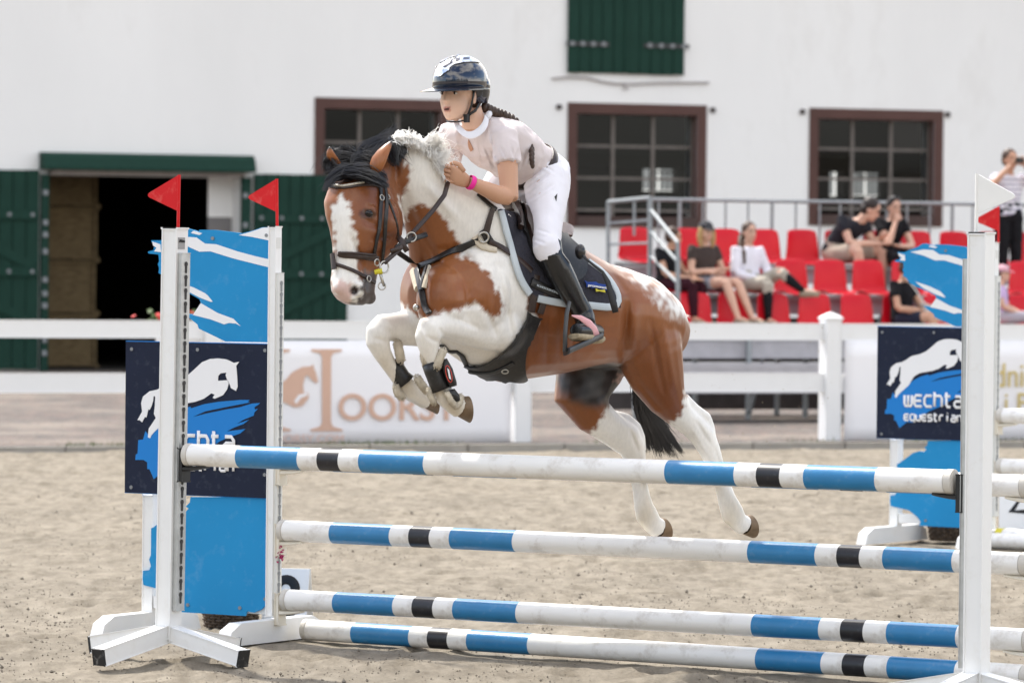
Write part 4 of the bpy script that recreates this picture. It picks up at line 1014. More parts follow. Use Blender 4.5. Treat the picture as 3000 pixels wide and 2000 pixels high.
def limb(rows, tg, n=18, exp=2.0):
    """rows: x, y, half width in px (across the limb in the picture), half depth in m, depth d"""
    P = [H(x, y, d) for x, y, _, _, d in rows]; rings = []
    for i, (x, y, w_, dp, d) in enumerate(rows):
        t = (P[min(i + 1, len(P) - 1)] - P[max(i - 1, 0)]).normalized()
        e2 = FW - t * FW.dot(t)
        if e2.length < .3: e2 = RT - t * RT.dot(t)
        e2.normalize(); e1 = t.cross(e2).normalized()
        if tg in ('nh', 'fh') and y > 1270: w_, dp = w_ * 1.16, dp * 1.12
        elif w_ < 40: w_, dp = w_ * 1.06, dp * 1.05
        rings.append((P[i], e1 * (w_ / HS), e2 * dp))
        for q in range(4):
            if i + 1 < len(P): tags.append((P[i].lerp(P[i + 1], q / 4), tg))
    mbh.loft(rings, n, exp)
def body_ring(x, y, ex, ey, hw, d=None):
    d = dm(x) if d is None else d
    return (H(x, y, d), V(ex, ey, 0), LAT * hw)
torso = [(1232, 866, 0, -50, .09), (1250, 856, 6, -108, .19), (1300, 850, 16, -150, .245), (1370, 848, 24, -192, .262), (1440, 858, 24, -232, .272), (1490, 868, 18, -252, .285), (1560, 888, 18, -222, .305), (1640, 908, 20, -190, .315), (1720, 922, 18, -158, .308), (1790, 930, 14, -150, .298), (1850, 942, 14, -140, .285), (1900, 962, 18, -112, .25), (1938, 990, 20, -80, .19), (1962, 1010, 8, -40, .10)]
rt_ = [body_ring(*r) for r in torso]; mbh.loft(rt_, 28, 2.15)
for c, _, _ in rt_:
    tags.append((c, 'body')); 
    for q in (-.16, .16): tags.append((c + LAT * q, 'body'))
for x, y in ((1500, 700), (1560, 780), (1640, 800), (1720, 830), (1800, 840), (1860, 860), (1500, 1030), (1580, 1040), (1660, 1040), (1740, 1030), (1400, 760), (1340, 780)):
    for q in (-.18, 0, .18): tags.append((H(x, y, dm(x)) + LAT * q, 'body'))
# shoulder and haunch masses
def ell(x, y, lat, rx, ry, rd, ang=0, d=None, tg=None):
    c = (H(x, y, dm(x, lat)) if d is None else H(x, y, d)); ca, sa = math.cos(R_(ang)), math.sin(R_(ang))
    mbh.ball(c, (rx / HS, rd, ry / HS), 18, 12, ax=(V(ca * HS, sa * HS, 0), FW, V(-sa * HS, ca * HS, 0)))
    if tg: tags.append((c, tg))
ell(1400, 880, .14, 95, 130, .15, 20); ell(1270, 860, -.12, 80, 110, .14, 0); ell(1300, 880, .10, 80, 105, .14, 0)
ell(1905, 985, .14, 92, 125, .15, -18, tg='nh'); ell(1800, 985, -.14, 92, 125, .15, -18)
ell(1470, 960, .17, 62, 70, .09, 0)                     # near elbow / point of forearm
# near hind
nh = [(1880, 960, 100, .13, dm(1880, .14)), (1905, 1040, 100, .125, dm(1905, .15)), (1927, 1110, 83, .105, dm(1925, .15)), (1955, 1170, 60, .082, dm(1955, .15)), (1992, 1216, 42, .06, dm(1992, .15)), (2028, 1246, 36, .05, dm(2028, .15)), (2058, 1276, 33, .045, dm(2058, .15)), (2080, 1320, 28, .038, dm(2078, .15)), (2100, 1375, 22, .032, dm(2095, .15)), (2120, 1435, 21, .030, dm(2112, .15)), (2136, 1480, 27, .036, dm(2128, .15)), (2146, 1505, 31, .040, dm(2138, .15)), (2164, 1528, 25, .036, dm(2155, .15)), (2182, 1540, 27, .042, dm(2172, .15))]
limb(nh, 'nh')
limb([(2000, 1165, 18, .03, dm(1995, .15)), (2036, 1198, 15, .026, dm(2030, .15)), (2068, 1222, 16, .028, dm(2060, .15)), (2076, 1250, 18, .03, dm(2070, .15)), (2076, 1290, 22, .03, dm(2072, .15))], 'nh', 12)
limb([(2090, 1325, 10, .018, dm(2085, .15)), (2108, 1350, 9, .017, dm(2100, .15)), (2122, 1390, 9, .016, dm(2112, .15)), (2142, 1450, 10, .018, dm(2130, .15)), (2158, 1490, 16, .026, dm(2145, .15))], 'nh', 10)
# far hind
fh = [(1760, 1000, 110, .13, dm(1760, -.14)), (1725, 1090, 100, .12, dm(1725, -.14)), (1706, 1165, 86, .10, dm(1700, -.14)), (1738, 1216, 60, .08, dm(1735, -.14)), (1785, 1252, 49, .062, dm(1780, -.14)), (1832, 1284, 43, .05, dm(1830, -.14)), (1855, 1318, 34, .044, dm(1850, -.14)), (1866, 1370, 25, .034, dm(1858, -.14)), (1875, 1430, 20, .030, dm(1865, -.14)), (1885, 1480, 25, .036, dm(1872, -.14)), (1894, 1508, 30, .040, dm(1880, -.14)), (1912, 1534, 26, .036, dm(1895, -.14)), (1930, 1548, 27, .042, dm(1915, -.14))]
limb(fh, 'fh')
limb([(1790, 1215, 16, .03, dm(1790, -.14)), (1836, 1224, 14, .026, dm(1832, -.14)), (1863, 1250, 16, .028, dm(1858, -.14)), (1872, 1280, 17, .03, dm(1865, -.14)), (1874, 1320, 18, .03, dm(1868, -.14))], 'fh', 12)
limb([(1866, 1330, 9, .018, dm(1856, -.14)), (1880, 1365, 9, .018, dm(1868, -.14)), (1888, 1410, 8, .016, dm(1876, -.14)), (1896, 1465, 10, .018, dm(1884, -.14)), (1908, 1500, 15, .026, dm(1892, -.14))], 'fh', 10)
# near fore
nf = [(1475, 945, 78, .10, dm(1475, .16)), (1425, 958, 70, .085, dm(1425, .16)), (1368, 960, 53, .066, dm(1368, .16)), (1320, 954, 39, .05, dm(1320, .16)), (1284, 950, 36, .048, dm(1284, .16) - .01), (1262, 962, 39, .052, dm(1262, .16) - .01), (1252, 988, 36, .048, dm(1256, .16)), (1256, 1018, 28, .038, dm(1262, .16)), (1268, 1058, 22, .030, dm(1272, .16)), (1282, 1105, 20, .028, dm(1288, .16)), (1294, 1140, 25, .034, dm(1300, .16)), (1304, 1160, 29, .040, dm(1312, .16)), (1326, 1184, 26, .036, dm(1332, .16)), (1346, 1193, 30, .042, dm(1350, .16))]
limb(nf, 'nf')
# far fore
ffl = [(1270, 930, 80, .10, dm(1270, -.14)), (1222, 955, 64, .08, dm(1222, -.14)), (1180, 962, 50, .064, dm(1180, -.14)), (1146, 958, 40, .052, dm(1146, -.14)), (1122, 958, 37, .05, dm(1122, -.14) - .01), (1110, 974, 38, .052, dm(1110, -.14)), (1106, 1002, 33, .046, dm(1108, -.14)), (1120, 1034, 26, .036, dm(1120, -.14)), (1142, 1072, 21, .030, dm(1140, -.14)), (1166, 1105, 21, .030, dm(1162, -.14)), (1186, 1128, 27, .038, dm(1182, -.14)), (1206, 1145, 29, .040, dm(1202, -.14)), (1232, 1162, 26, .036, dm(1228, -.14)), (1252, 1170, 29, .042, dm(1245, -.14))]
limb(ffl, 'ff')
# neck
neck = [(1375, 760, 105, -125, .19, -.26), (1318, 668, 95, -118, .15, -.35), (1262, 588, 52, -104, .12, -.42), (1222, 522, 32, -96, .105, -.47), (1176, 490, 18, -82, .09, -.52), (1140, 486, -4, -66, .08, -.55)]
rn_ = [(H(x, y, d), V(ex, ey, 0), LAT * hw) for x, y, ex, ey, hw, d in neck]; mbh.loft(rn_, 24, 2.1)
for i in range(len(rn_) - 1):
    for q in range(4):
        c = rn_[i][0].lerp(rn_[i + 1][0], q / 4)
        for f in (-.6, 0, .6): tags.append((c + rn_[i][1] * f, 'neck'))
# head: dorsal and lateral half axes
DOR = V(-.65 * HS, -.06 * HS, -.74); HLT = V(.76 * HS, 0, -.65)
head = [(1108, 468, .085, .07, -.56), (1092, 500, .14, .09, -.58), (1072, 545, .185, .105, -.605), (1063, 600, .202, .116, -.63), (1068, 640, .200, .118, -.645), (1072, 680, .188, .108, -.66), (1066, 720, .165, .092, -.675), (1052, 755, .136, .076, -.69), (1040, 792, .118, .070, -.705), (1034, 830, .112, .073, -.72), (1034, 858, .104, .072, -.73), (1036, 880, .078, .058, -.735), (1038, 893, .040, .034, -.74)]
rh_ = []
for x, y, a, b, d in head:
    rh_.append((H(x, y, d), DOR * a, HLT * b))
mbh.loft(rh_, 26, 2.35)
for i in range(len(rh_) - 1):
    for q in range(3): tags.append((rh_[i][0].lerp(rh_[i + 1][0], q / 3), 'head'))
ell(1122, 648, 0, 50, 66, .085, 0, d=-.66, tg='head')       # near cheek
ell(1072, 622, 0, 32, 24, .03, -10, d=-.755)                # brow over the near eye
ell(968, 606, 0, 15, 24, .03, 0, d=-.66)
ell(1048, 846, 0, 24, 24, .03, 0, d=-.80)                   # near nostril rim
ell(996, 842, 0, 20, 22, .03, 0, d=-.80)
ell(1082, 872, 0, 20, 20, .035, 0, d=-.70)                  # lower lip and chin
hm = remesh(mbh, .0075, 7, .5)
n = len(hm.vertices); co = np.empty(n * 3); hm.vertices.foreach_get('co', co); co = co.reshape(-1, 3)
# nostril and eye hollows: push the surface in
px, py, pz = project(co)
def dent(x, y, rx, ry, depth, zlim):
    global co
    k = np.exp(-(((px - x) / rx) ** 2 + ((py - y) / ry) ** 2) * 1.4) * (pz < zlim)
    co = co + np.outer(k * depth, np.array(FW))
dent(1038, 850, 15, 17, .03, HZ - .70); dent(1077, 626, 15, 11, .012, HZ - .60)
for (x, y, rx, ry, dp) in ((1455, 900, 14, 60, .012), (1846, 1000, 16, 90, .016), (1940, 1050, 14, 70, -.008), (1240, 800, 12, 90, .014), (1330, 730, 60, 12, .010), (1100, 740, 40, 10, .008)):
    dent(x, y, rx, ry, dp, HZ + .6)
def groove(x0, y0, x1, y1, w_, depth, zlim=HZ + .7):
    global co
    vx, vy = x1 - x0, y1 - y0; L2 = vx * vx + vy * vy; t = np.clip(((px - x0) * vx + (py - y0) * vy) / L2, 0, 1)
    dd = ((px - x0 - t * vx) ** 2 + (py - y0 - t * vy) ** 2) / (w_ * w_); k = np.exp(-dd * 1.2) * (pz < zlim) * np.sin(np.clip(t * .94 + .03, 0, 1) * math.pi) ** .5
    co = co + np.outer(k * depth * 1.5, np.array(FW))
for a_ in ((1455, 780, 1500, 985, 12, .014), (1330, 720, 1395, 770, 10, .012), (1300, 905, 1420, 890, 9, .010), (1240, 830, 1250, 925, 9, .012), (1300, 985, 1400, 1008, 10, .006), (1330, 930, 1400, 960, 7, .006), (1420, 900, 1455, 985, 9, .010),
           (1838, 880, 1822, 1075, 13, .022), (1862, 900, 1850, 1060, 16, -.014), (1905, 940, 1945, 1150, 9, .010), (1945, 960, 1975, 1130, 12, -.008), (1870, 1120, 1950, 1215, 10, .008), (1790, 800, 1840, 860, 14, .010), (1700, 1010, 1810, 1060, 20, .010),
           (1575, 900, 1560, 1080, 9, .004), (1610, 900, 1600, 1080, 9, .004), (1645, 910, 1640, 1075, 9, .004), (1680, 920, 1676, 1070, 9, .004),
           (1095, 700, 1155, 690, 10, .012), (1030, 690, 1062, 780, 8, .012), (1060, 640, 1110, 665, 9, .008), (1130, 560, 1165, 640, 9, .012), (1180, 560, 1230, 690, 14, .012), (1215, 640, 1290, 780, 12, .012), (1250, 540, 1340, 640, 16, -.010),
           (1245, 985, 1290, 1005, 7, .006), (1228, 960, 1245, 990, 6, -.006), (1285, 960, 1300, 985, 7, .008), (1100, 990, 1140, 1005, 7, .006), (1135, 960, 1150, 985, 7, .008),
           (2040, 1235, 2080, 1300, 6, .008), (2030, 1260, 2070, 1330, 6, -.006), (2092, 1310, 2130, 1420, 5, .007), (1845, 1260, 1870, 1320, 6, .008), (1874, 1340, 1886, 1440, 5, .006)):
    groove(*a_)
hm.vertices.foreach_set('co', co.ravel()); hm.update()
HBVH = BVHTree.FromPolygons([Vector(c) for c in co.tolist()], [list(p.vertices) for p in hm.polygons])
# --- coat colours
from mathutils.kdtree import KDTree
kd_ = KDTree(len(tags))
for i, (p, _) in enumerate(tags): kd_.insert(p, i)
kd_.balance()
tg = np.array([tags[kd_.find(c)[1]][1] for c in co.tolist()])
px, py, pz = project(co)
rs = np.random.RandomState(5)
jx = px + rs.normal(0, 3.0, n) + 4 * np.sin(py * .21) + 3 * np.sin(px * .33); jy = py + rs.normal(0, 4.0, n) + 4 * np.sin(px * .19)
def inpoly(poly, X=None, Y=None):
    X = jx if X is None else X; Y = jy if Y is None else Y
    r = np.zeros(len(X), bool); m_ = len(poly)
    for i in range(m_):
        x0, y0 = poly[i]; x1, y1 = poly[(i + 1) % m_]
        if y0 == y1: continue
        c = ((y0 > Y) != (y1 > Y)) & (X < (x1 - x0) * (Y - y0) / (y1 - y0) + x0)
        r ^= c
    return r
BAY = np.array((.285, .098, .029)); BAYD = np.array((.175, .054, .017)); WHT = np.array((.80, .77, .72)); BLK = np.array((.022, .019, .019)); PINK = np.array((.58, .36, .31))
mixv = np.clip((np.sin(px * .011 + py * .007) + np.sin(px * .023 - py * .013)) * .25 + .5, 0, 1)[:, None]
C_ = BAY * mixv + BAYD * (1 - mixv)
is_ = lambda *t: np.isin(tg, t)
head_m, neck_m, body_m = is_('head'), is_('neck'), is_('body')
front = is_('nf', 'ff')
# white front: everything ahead of the girth line except the bay patches
girth = [(1600, 560), (1575, 700), (1562, 800), (1553, 860), (1541, 902), (1530, 944), (1503, 990), (1484, 1009), (1442, 1030), (1400, 1034), (1300, 1000), (1150, 1010), (900, 1000), (1150, 560), (1196, 420), (1300, 380), (1480, 520)]
white = inpoly(girth) & (body_m | neck_m)
white |= front
P2 = [(1187, 655), (1195, 618), (1218, 601), (1244, 599), (1267, 606), (1298, 633), (1321, 671), (1340, 706), (1348, 736), (1340, 752), (1373, 754), (1400, 776), (1430, 795), (1446, 821), (1453, 844), (1469, 875), (1474, 906), (1465, 925), (1446, 929), (1430, 925), (1415, 902), (1388, 888), (1351, 904), (1311, 915), (1272, 922), (1240, 936), (1225, 930), (1186, 894), (1170, 880), (1100, 860), (1100, 640)]
white &= ~(inpoly(P2) & ~(is_('ff') & (py > 905)))
POLL = [(1050, 300), (1170, 420), (1176, 465), (1202, 495), (1198, 534), (1175, 580), (1164, 603), (1175, 641), (1187, 655), (1120, 720), (900, 700), (900, 300)]
white &= ~(inpoly(POLL) & (neck_m | head_m))
white &= ~head_m
white |= inpoly([(1292, 1040), (1320, 1060), (1420, 1045), (1470, 1010), (1460, 1060), (1400, 1085), (1330, 1075)]) & body_m
BLAZE = [(1003, 566), (1013, 585), (1027, 605), (1031, 640), (1034, 665), (1046, 690), (1048, 720), (1046, 750), (1046, 780), (1052, 805), (1060, 830), (1056, 880), (1015, 893), (984, 876), (968, 845), (974, 790), (982, 740), (981, 690), (972, 640), (970, 610), (985, 590)]
blz = inpoly(BLAZE) & head_m & (pz < HZ - .55)
white |= blz
white |= inpoly([(1961, 1242), (1985, 1226), (2001, 1206), (2010, 1140), (2200, 1100), (2300, 1700), (1900, 1700)]) & is_('nh')
white |= inpoly([(1728, 1276), (1757, 1235), (1775, 1195), (1790, 1170), (2000, 1100), (2100, 1700), (1700, 1700)]) & is_('fh')
C_[white] = WHT
dst = np.clip((py - 985) / 110, 0, 1) * is_('nf', 'ff') * (.55 + .45 * np.sin(px * .06) * np.sin(py * .045 + 1)) + np.clip((py - 1290) / 240, 0, 1) * is_('nh', 'fh') * (.45 + .4 * np.sin(px * .05 + py * .03))
dst = np.clip(dst * .9, 0, .8)[:, None] * white[:, None]
C_ = C_ * (1 - dst) + np.array((.60, .52, .40)) * dst
pinkm = inpoly([(975, 840), (1000, 822), (1030, 826), (1030, 885), (1000, 892), (980, 876)]) & head_m
C_[pinkm] = PINK * .8 + WHT * .2
drk = inpoly([(1062, 800), (1085, 790), (1104, 800), (1110, 870), (1090, 905), (1010, 905), (1005, 890), (1040, 886), (1056, 870), (1060, 835)]) & head_m
C_[drk] = np.array((.075, .058, .052))
C_[(((px - 1038) / 12) ** 2 + ((py - 850) / 14) ** 2 < 1) & head_m & (pz < HZ - .68)] = (.03, .018, .016)
sk = (((px - 1077) / 26) ** 2 + ((py - 627) / 16) ** 2 < 1) & head_m
C_[sk] = C_[sk] * .35
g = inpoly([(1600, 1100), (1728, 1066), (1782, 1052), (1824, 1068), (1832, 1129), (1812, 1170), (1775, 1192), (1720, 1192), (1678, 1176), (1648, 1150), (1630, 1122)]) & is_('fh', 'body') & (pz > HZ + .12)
ed0 = np.empty(len(hm.edges) * 2, dtype=np.int64); hm.edges.foreach_get('vertices', ed0); ed0 = ed0.reshape(-1, 2)
def soft(mask, it):
    w_ = mask.astype(float)
    for _ in range(it):
        s_ = w_.copy(); q_ = np.ones(n); np.add.at(s_, ed0[:, 0], w_[ed0[:, 1]]); np.add.at(s_, ed0[:, 1], w_[ed0[:, 0]]); np.add.at(q_, ed0[:, 0], 1); np.add.at(q_, ed0[:, 1], 1); w_ = s_ / q_
    return w_[:, None]
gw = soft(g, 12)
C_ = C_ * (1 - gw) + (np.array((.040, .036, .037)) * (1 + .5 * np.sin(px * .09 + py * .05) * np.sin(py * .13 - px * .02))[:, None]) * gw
C_[inpoly([(1806, 1095), (1818, 1090), (1828, 1130), (1818, 1160), (1806, 1166)]) & is_('fh', 'body') & (pz > HZ + .12)] = PINK * .7
cx_ = np.array([1740, 1790, 1830, 1870, 1905, 1935, 1960]); cy_ = np.array([772, 786, 812, 840, 872, 905, 940]); cwid = np.array([-10, -6, 0, 6, 10, 10, 6])
edge_y = np.interp(px, cx_, cy_); wd_ = np.interp(px, cx_, cwid) * (1 + .35 * np.sin(px * .13) + .25 * np.sin(px * .31))
wgt = np.clip((edge_y + wd_ - py) / 26 + rs.normal(0, .22, n), 0, 1) * (px > 1745) * (py < 985) * is_('body', 'nh')
wgt *= np.clip((px - 1745) / 40, 0, 1) * np.array([min(1, max(.12, .78 + 1.5 * mnoise.noise(Vector((c[0] * 14, c[1] * 14, c[2] * 14))) + .8 * mnoise.noise(Vector((c[0] * 37, c[1] * 37, c[2] * 37))))) if q > 0 else 0 for c, q in zip(co, wgt)])
C_ = C_ * (1 - wgt[:, None]) + WHT * wgt[:, None]
# soften every border by averaging over the mesh once
ed = np.empty(len(hm.edges) * 2, dtype=np.int64); hm.edges.foreach_get('vertices', ed); ed = ed.reshape(-1, 2)
for _ in range(1):
    acc = C_.copy(); cnt = np.ones(n)
    np.add.at(acc, ed[:, 0], C_[ed[:, 1]]); np.add.at(acc, ed[:, 1], C_[ed[:, 0]]); np.add.at(cnt, ed[:, 0], 1); np.add.at(cnt, ed[:, 1], 1)
    C_ = acc / cnt[:, None]
la = hm.color_attributes.new('coat', 'FLOAT_COLOR', 'POINT'); la.data.foreach_set('color', np.concatenate([C_, np.ones((n, 1))], 1).ravel())
hm.materials.append(M['coat'])
horse = thing('horse', H(1560, 1100, 0), 'brown and white pinto horse jumping over the poles with forelegs tucked', 'horse')
hb = link_mesh('body', hm, horse)
# --- ears, eyes, hooves
def ear(base, tip, w_, nrm, nm_):
    base, tip = Vector(base), Vector(tip); ax = tip - base; s = ax.cross(nrm).normalized(); nrm = Vector(nrm).normalized(); rings = []
    for k, f in enumerate((0, .15, .35, .6, .8, .94, 1)):
        ww = w_ * (.75, .95, 1.0, .80, .52, .22, .04)[k]; rings.append((base + ax * f + nrm * .02 * math.sin(f * 3), s * ww, nrm * ww * .5))
    mb = MB(); mb.loft(rings, 14); me = mb.mesh('ear', smooth=True)
    la = me.color_attributes.new('coat', 'FLOAT_COLOR', 'POINT'); nn = len(me.vertices)
    c = np.tile(np.append(BAY, 1), (nn, 1)); c[-28:, :3] = BLK; la.data.foreach_set('color', c.ravel()); me.materials.append(M['coat'])
    o = link_mesh('ear', me, horse)
ear(H(1098, 500, -.735), H(1151, 411, -.70), .036, V(-.5 * HS, 0, -.85), 'near'); ear(H(992, 492, -.66), H(966, 430, -.70), .028, V(-.5 * HS, 0, -.85), 'far')
hit = HBVH.ray_cast(CAM, ray(1077, 626).normalized()); mb = MB(); mb.ball(hit[0] + FW * .016, .027, 16, 10); mb.build('eye', M['eye'], horse, smooth=True)
hit = HBVH.ray_cast(CAM, ray(962, 612).normalized())
def hoof(c, ax, toe, r0, r1, L, sh=.45):
    """horn capsule; toe = direction of the toe across the axis, longer on that side"""
    c, ax = Vector(c), Vector(ax).normalized(); toe = Vector(toe); u = (toe - ax * toe.dot(ax)).normalized(); v = ax.cross(u); mb = MB(); n_ = 24; b = []
    for f, k, lift in ((-.22, .90, 0), (0, 1.0, .05), (.35, 1.0, .2), (.7, 1.0, .34), (.95, 1.0, sh), (1.0, .94, sh), (.98, .6, sh)):
        r = (r0 + (r1 - r0) * max(f, 0)) * k
        rg = []
        for i in range(n_):
            a = 2 * math.pi * i / n_; p = u * math.cos(a) * r * 1.04 + v * math.sin(a) * r * .98; rg.append(c + p + ax * (L * f + lift * p.dot(u)))
        b.append(rg)
    for rg in b: mb.v += [tuple(p) for p in rg]
    for i in range(len(b) - 1):
        for q in range(n_): mb.f.append([i * n_ + q, i * n_ + (q + 1) % n_, (i + 1) * n_ + (q + 1) % n_, (i + 1) * n_ + q]); mb.m.append(0)
    mb.f.append([(len(b) - 1) * n_ + q for q in range(n_)]); mb.m.append(0)
    mb.build('hoof', M['hoof'], horse, smooth=True, auto=50)
hoof(H(1350, 1190, dm(1355, .16)), V(46, 18, .04), V(-.2 * HS, HS, .2), .044, .052, .044); hoof(H(1254, 1168, dm(1250, -.14)), V(40, 14, .03), V(-.2 * HS, HS, .2), .042, .050, .042)
hoof(H(2186, 1538, dm(2176, .15)), V(36, 8, .06), V(-.2 * HS, HS, 0), .042, .050, .038); hoof(H(1934, 1547, dm(1918, -.14)), V(38, 6, .06), V(-.2 * HS, HS, 0), .041, .048, .038)
# --- hair: locks of fine strands that start wide and close to a point
def crv(P, t):
    n_ = len(P) - 1; q = min(max(t, 0), .9999) * n_; i = int(q); u = q - i
    p0, p1, p2, p3 = P[max(i - 1, 0)], P[i], P[i + 1], P[min(i + 2, n_)]
    return [.5 * (2 * p1[k] + (p2[k] - p0[k]) * u + (2 * p0[k] - 5 * p1[k] + 4 * p2[k] - p3[k]) * u * u + (3 * p1[k] - p0[k] - 3 * p2[k] + p3[k]) * u ** 3) for k in range(3)]
def locks(name, guides, m, count=26, root=9.0, tip=3.0, r0=.0026, seed=1, fly=.08):
    """guides: lists of (x, y, d) in photo pixels / metres"""
    rd = random.Random(seed); mb = MB()
    for g in guides:
        for k in range(count):
            ox, oy, od = rd.gauss(0, root * .5), rd.gauss(0, root * .5), rd.gauss(0, root * .25) / HS; e = rd.uniform(.72, 1.04); fl_ = rd.random() < fly
            ph, am = rd.uniform(0, 6.28), rd.uniform(.3, 1.6); pts = []; N_ = 9
            fx, fy = (rd.gauss(0, 14), rd.gauss(-4, 12)) if fl_ else (0, 0)
            for j in range(N_):
                t = j / (N_ - 1); c = crv(g, t * min(e, 1)); s = (1 - t) + tip / root * t
                s *= 1 + .9 * math.sin(math.pi * t)
                pts.append(H(c[0] + ox * s + am * math.sin(ph + t * 7) + fx * t * t, c[1] + oy * s + am * math.cos(ph + t * 6) + fy * t * t, c[2] + od * s))
            rr = r0 * rd.uniform(.6, 1.25); mb.tube(pts, [rr * (1 - .75 * (q / (N_ - 1)) ** 2) for q in range(N_)], 3, caps=False)
    return mb.build(name, m, horse, smooth=False, fix=False)
MZ = lambda pts, d0, d1: [(900 + x / 5.058, 250 + y / 5.058, d0 + (d1 - d0) * i / (len(pts) - 1)) for i, (x, y) in enumerate(pts)]
FL_ = [MZ(*q) for q in (
    ([(980, 1240), (760, 1290), (560, 1290), (420, 1330), (310, 1420), (240, 1540)], -.72, -.80), ([(1150, 1400), (1000, 1320), (800, 1280), (600, 1230), (420, 1290), (260, 1420)], -.70, -.80),
    ([(1050, 1330), (900, 1260), (700, 1250), (480, 1310), (340, 1400), (270, 1500)], -.71, -.81), ([(900, 1330), (700, 1340), (520, 1360), (400, 1400), (320, 1480), (250, 1568)], -.74, -.82),
    ([(650, 1260), (850, 1290), (1000, 1370), (1100, 1440), (1200, 1510)], -.78, -.76), ([(560, 1290), (760, 1310), (940, 1370), (1040, 1430), (1120, 1500)], -.80, -.77), ([(700, 1310), (860, 1340), (1000, 1400), (1130, 1470), (1210, 1480)], -.80, -.76),
    ([(720, 1180), (560, 1120), (420, 1080), (320, 1180), (300, 1280), (420, 1330)], -.64, -.72), ([(700, 1150), (540, 1010), (420, 1000), (300, 1080), (270, 1180), (300, 1260)], -.62, -.68), ([(640, 1220), (500, 1150), (420, 1060), (400, 980), (470, 940)], -.66, -.68), ([(760, 1240), (620, 1180), (560, 1070), (600, 970), (520, 905)], -.64, -.66), ([(740, 1200), (600, 1200), (480, 1220), (380, 1200), (330, 1100), (360, 1020)], -.66, -.70), ([(700, 1260), (560, 1240), (420, 1240), (330, 1250), (270, 1160), (280, 1080)], -.68, -.70), ([(800, 1200), (680, 1120), (560, 1060), (440, 1040), (380, 1100), (420, 1180)], -.64, -.72), ([(820, 1160), (720, 1080), (640, 990), (560, 960), (480, 1000)], -.62, -.66),
    ([(900, 1100), (820, 1080), (720, 1100), (690, 1170), (800, 1180)], -.68, -.70), ([(980, 1060), (880, 1090), (780, 1080), (680, 1130), (660, 1200)], -.66, -.70))]
locks('forelock', FL_, M['mane_k'], 120, 12, 5, .0013, 6, .14)
BK_ = [MZ(*q) for q in (
    ([(1270, 800), (1100, 830), (920, 880), (780, 960), (750, 1030)], -.58, -.64), ([(1260, 830), (1050, 880), (900, 960), (850, 1030), (940, 1010)], -.60, -.66), ([(1300, 790), (1150, 790), (1000, 840), (860, 920), (800, 1000)], -.56, -.62), ([(1200, 850), (1080, 930), (1000, 980), (900, 1000), (820, 1060)], -.62, -.66), ([(1180, 870), (1080, 960), (980, 1040), (880, 1080)], -.64, -.68), ([(1480, 780), (1330, 740), (1180, 760), (1050, 800), (940, 850)], -.54, -.58),
    ([(1250, 800), (1320, 850), (1400, 940), (1490, 1000)], -.62, -.66), ([(1240, 830), (1290, 930), (1350, 1020), (1430, 1080)], -.64, -.68), ([(1230, 860), (1270, 980), (1310, 1100), (1350, 1190)], -.66, -.68), ([(1240, 900), (1250, 1000), (1270, 1110), (1300, 1200)], -.66, -.69), ([(1260, 820), (1330, 940), (1370, 1060), (1390, 1130)], -.63, -.67), ([(1250, 850), (1310, 960), (1330, 1080), (1340, 1160)], -.65, -.68), ([(1270, 810), (1360, 890), (1420, 980), (1460, 1040)], -.62, -.66))]
locks('mane', BK_, M['mane_k'], 120, 11, 4, .0013, 7, .12)
locks('mane', [MZ(*q) for q in (([(1000, 850), (1150, 740), (1250, 620), (1340, 540)], -.56, -.54), ([(1080, 830), (1220, 710), (1300, 620), (1320, 560)], -.55, -.53), ([(950, 880), (1080, 800), (1240, 700), (1310, 700)], -.57, -.54))], M['mane_k'], 12, 7, 2, .0018, 8, .3)
rdm = random.Random(21); WG = []
def crest(f):
    L = [(1280, 800, -.55), (1420, 785, -.52), (1560, 800, -.49), (1680, 850, -.46), (1780, 950, -.43), (1880, 1060, -.41), (1960, 1180, -.39), (2010, 1260, -.38)]
    return crv(L, f)
for k in range(64):
    f = rdm.random(); x, y, dd = crest(f); x2, y2, _ = crest(min(f + .12, 1)); tx, ty = x2 - x, y2 - y; L = math.hypot(tx, ty) + 1e-6; tx, ty = tx / L, ty / L; nx_, ny_ = -ty, tx      # nx: down and left, off the crest
    ln = rdm.uniform(90, 190); md = rdm.random()
    if md < .5:      # lies along the crest, drooping to the near side
        pts = [(x, y + 10), (x + tx * ln * .3 + nx_ * 6, y + ty * ln * .3 + ny_ * 6), (x + tx * ln * .65 + nx_ * 34, y + ty * ln * .65 + ny_ * 34), (x + tx * ln * .9 + nx_ * 78, y + ty * ln * .9 + ny_ * 78)]
    elif md < .78 or f < .45:    # short upright fringe
        pts = [(x, y + 16), (x + tx * 20, y - 22 + ty * 20), (x + tx * 60, y - 34 + ty * 60), (x + tx * 100, y - 14 + ty * 100)]
    else:            # blown up and right against the rider
        pts = [(x, y + 20), (x + 50, y - 30), (x + 110, y - 80 - rdm.uniform(0, 40)), (x + 190, y - 120 - rdm.uniform(0, 80)), (x + 240, y - 120 - rdm.uniform(0, 60))]
    WG.append(MZ(pts, dd - .09, dd - .17))
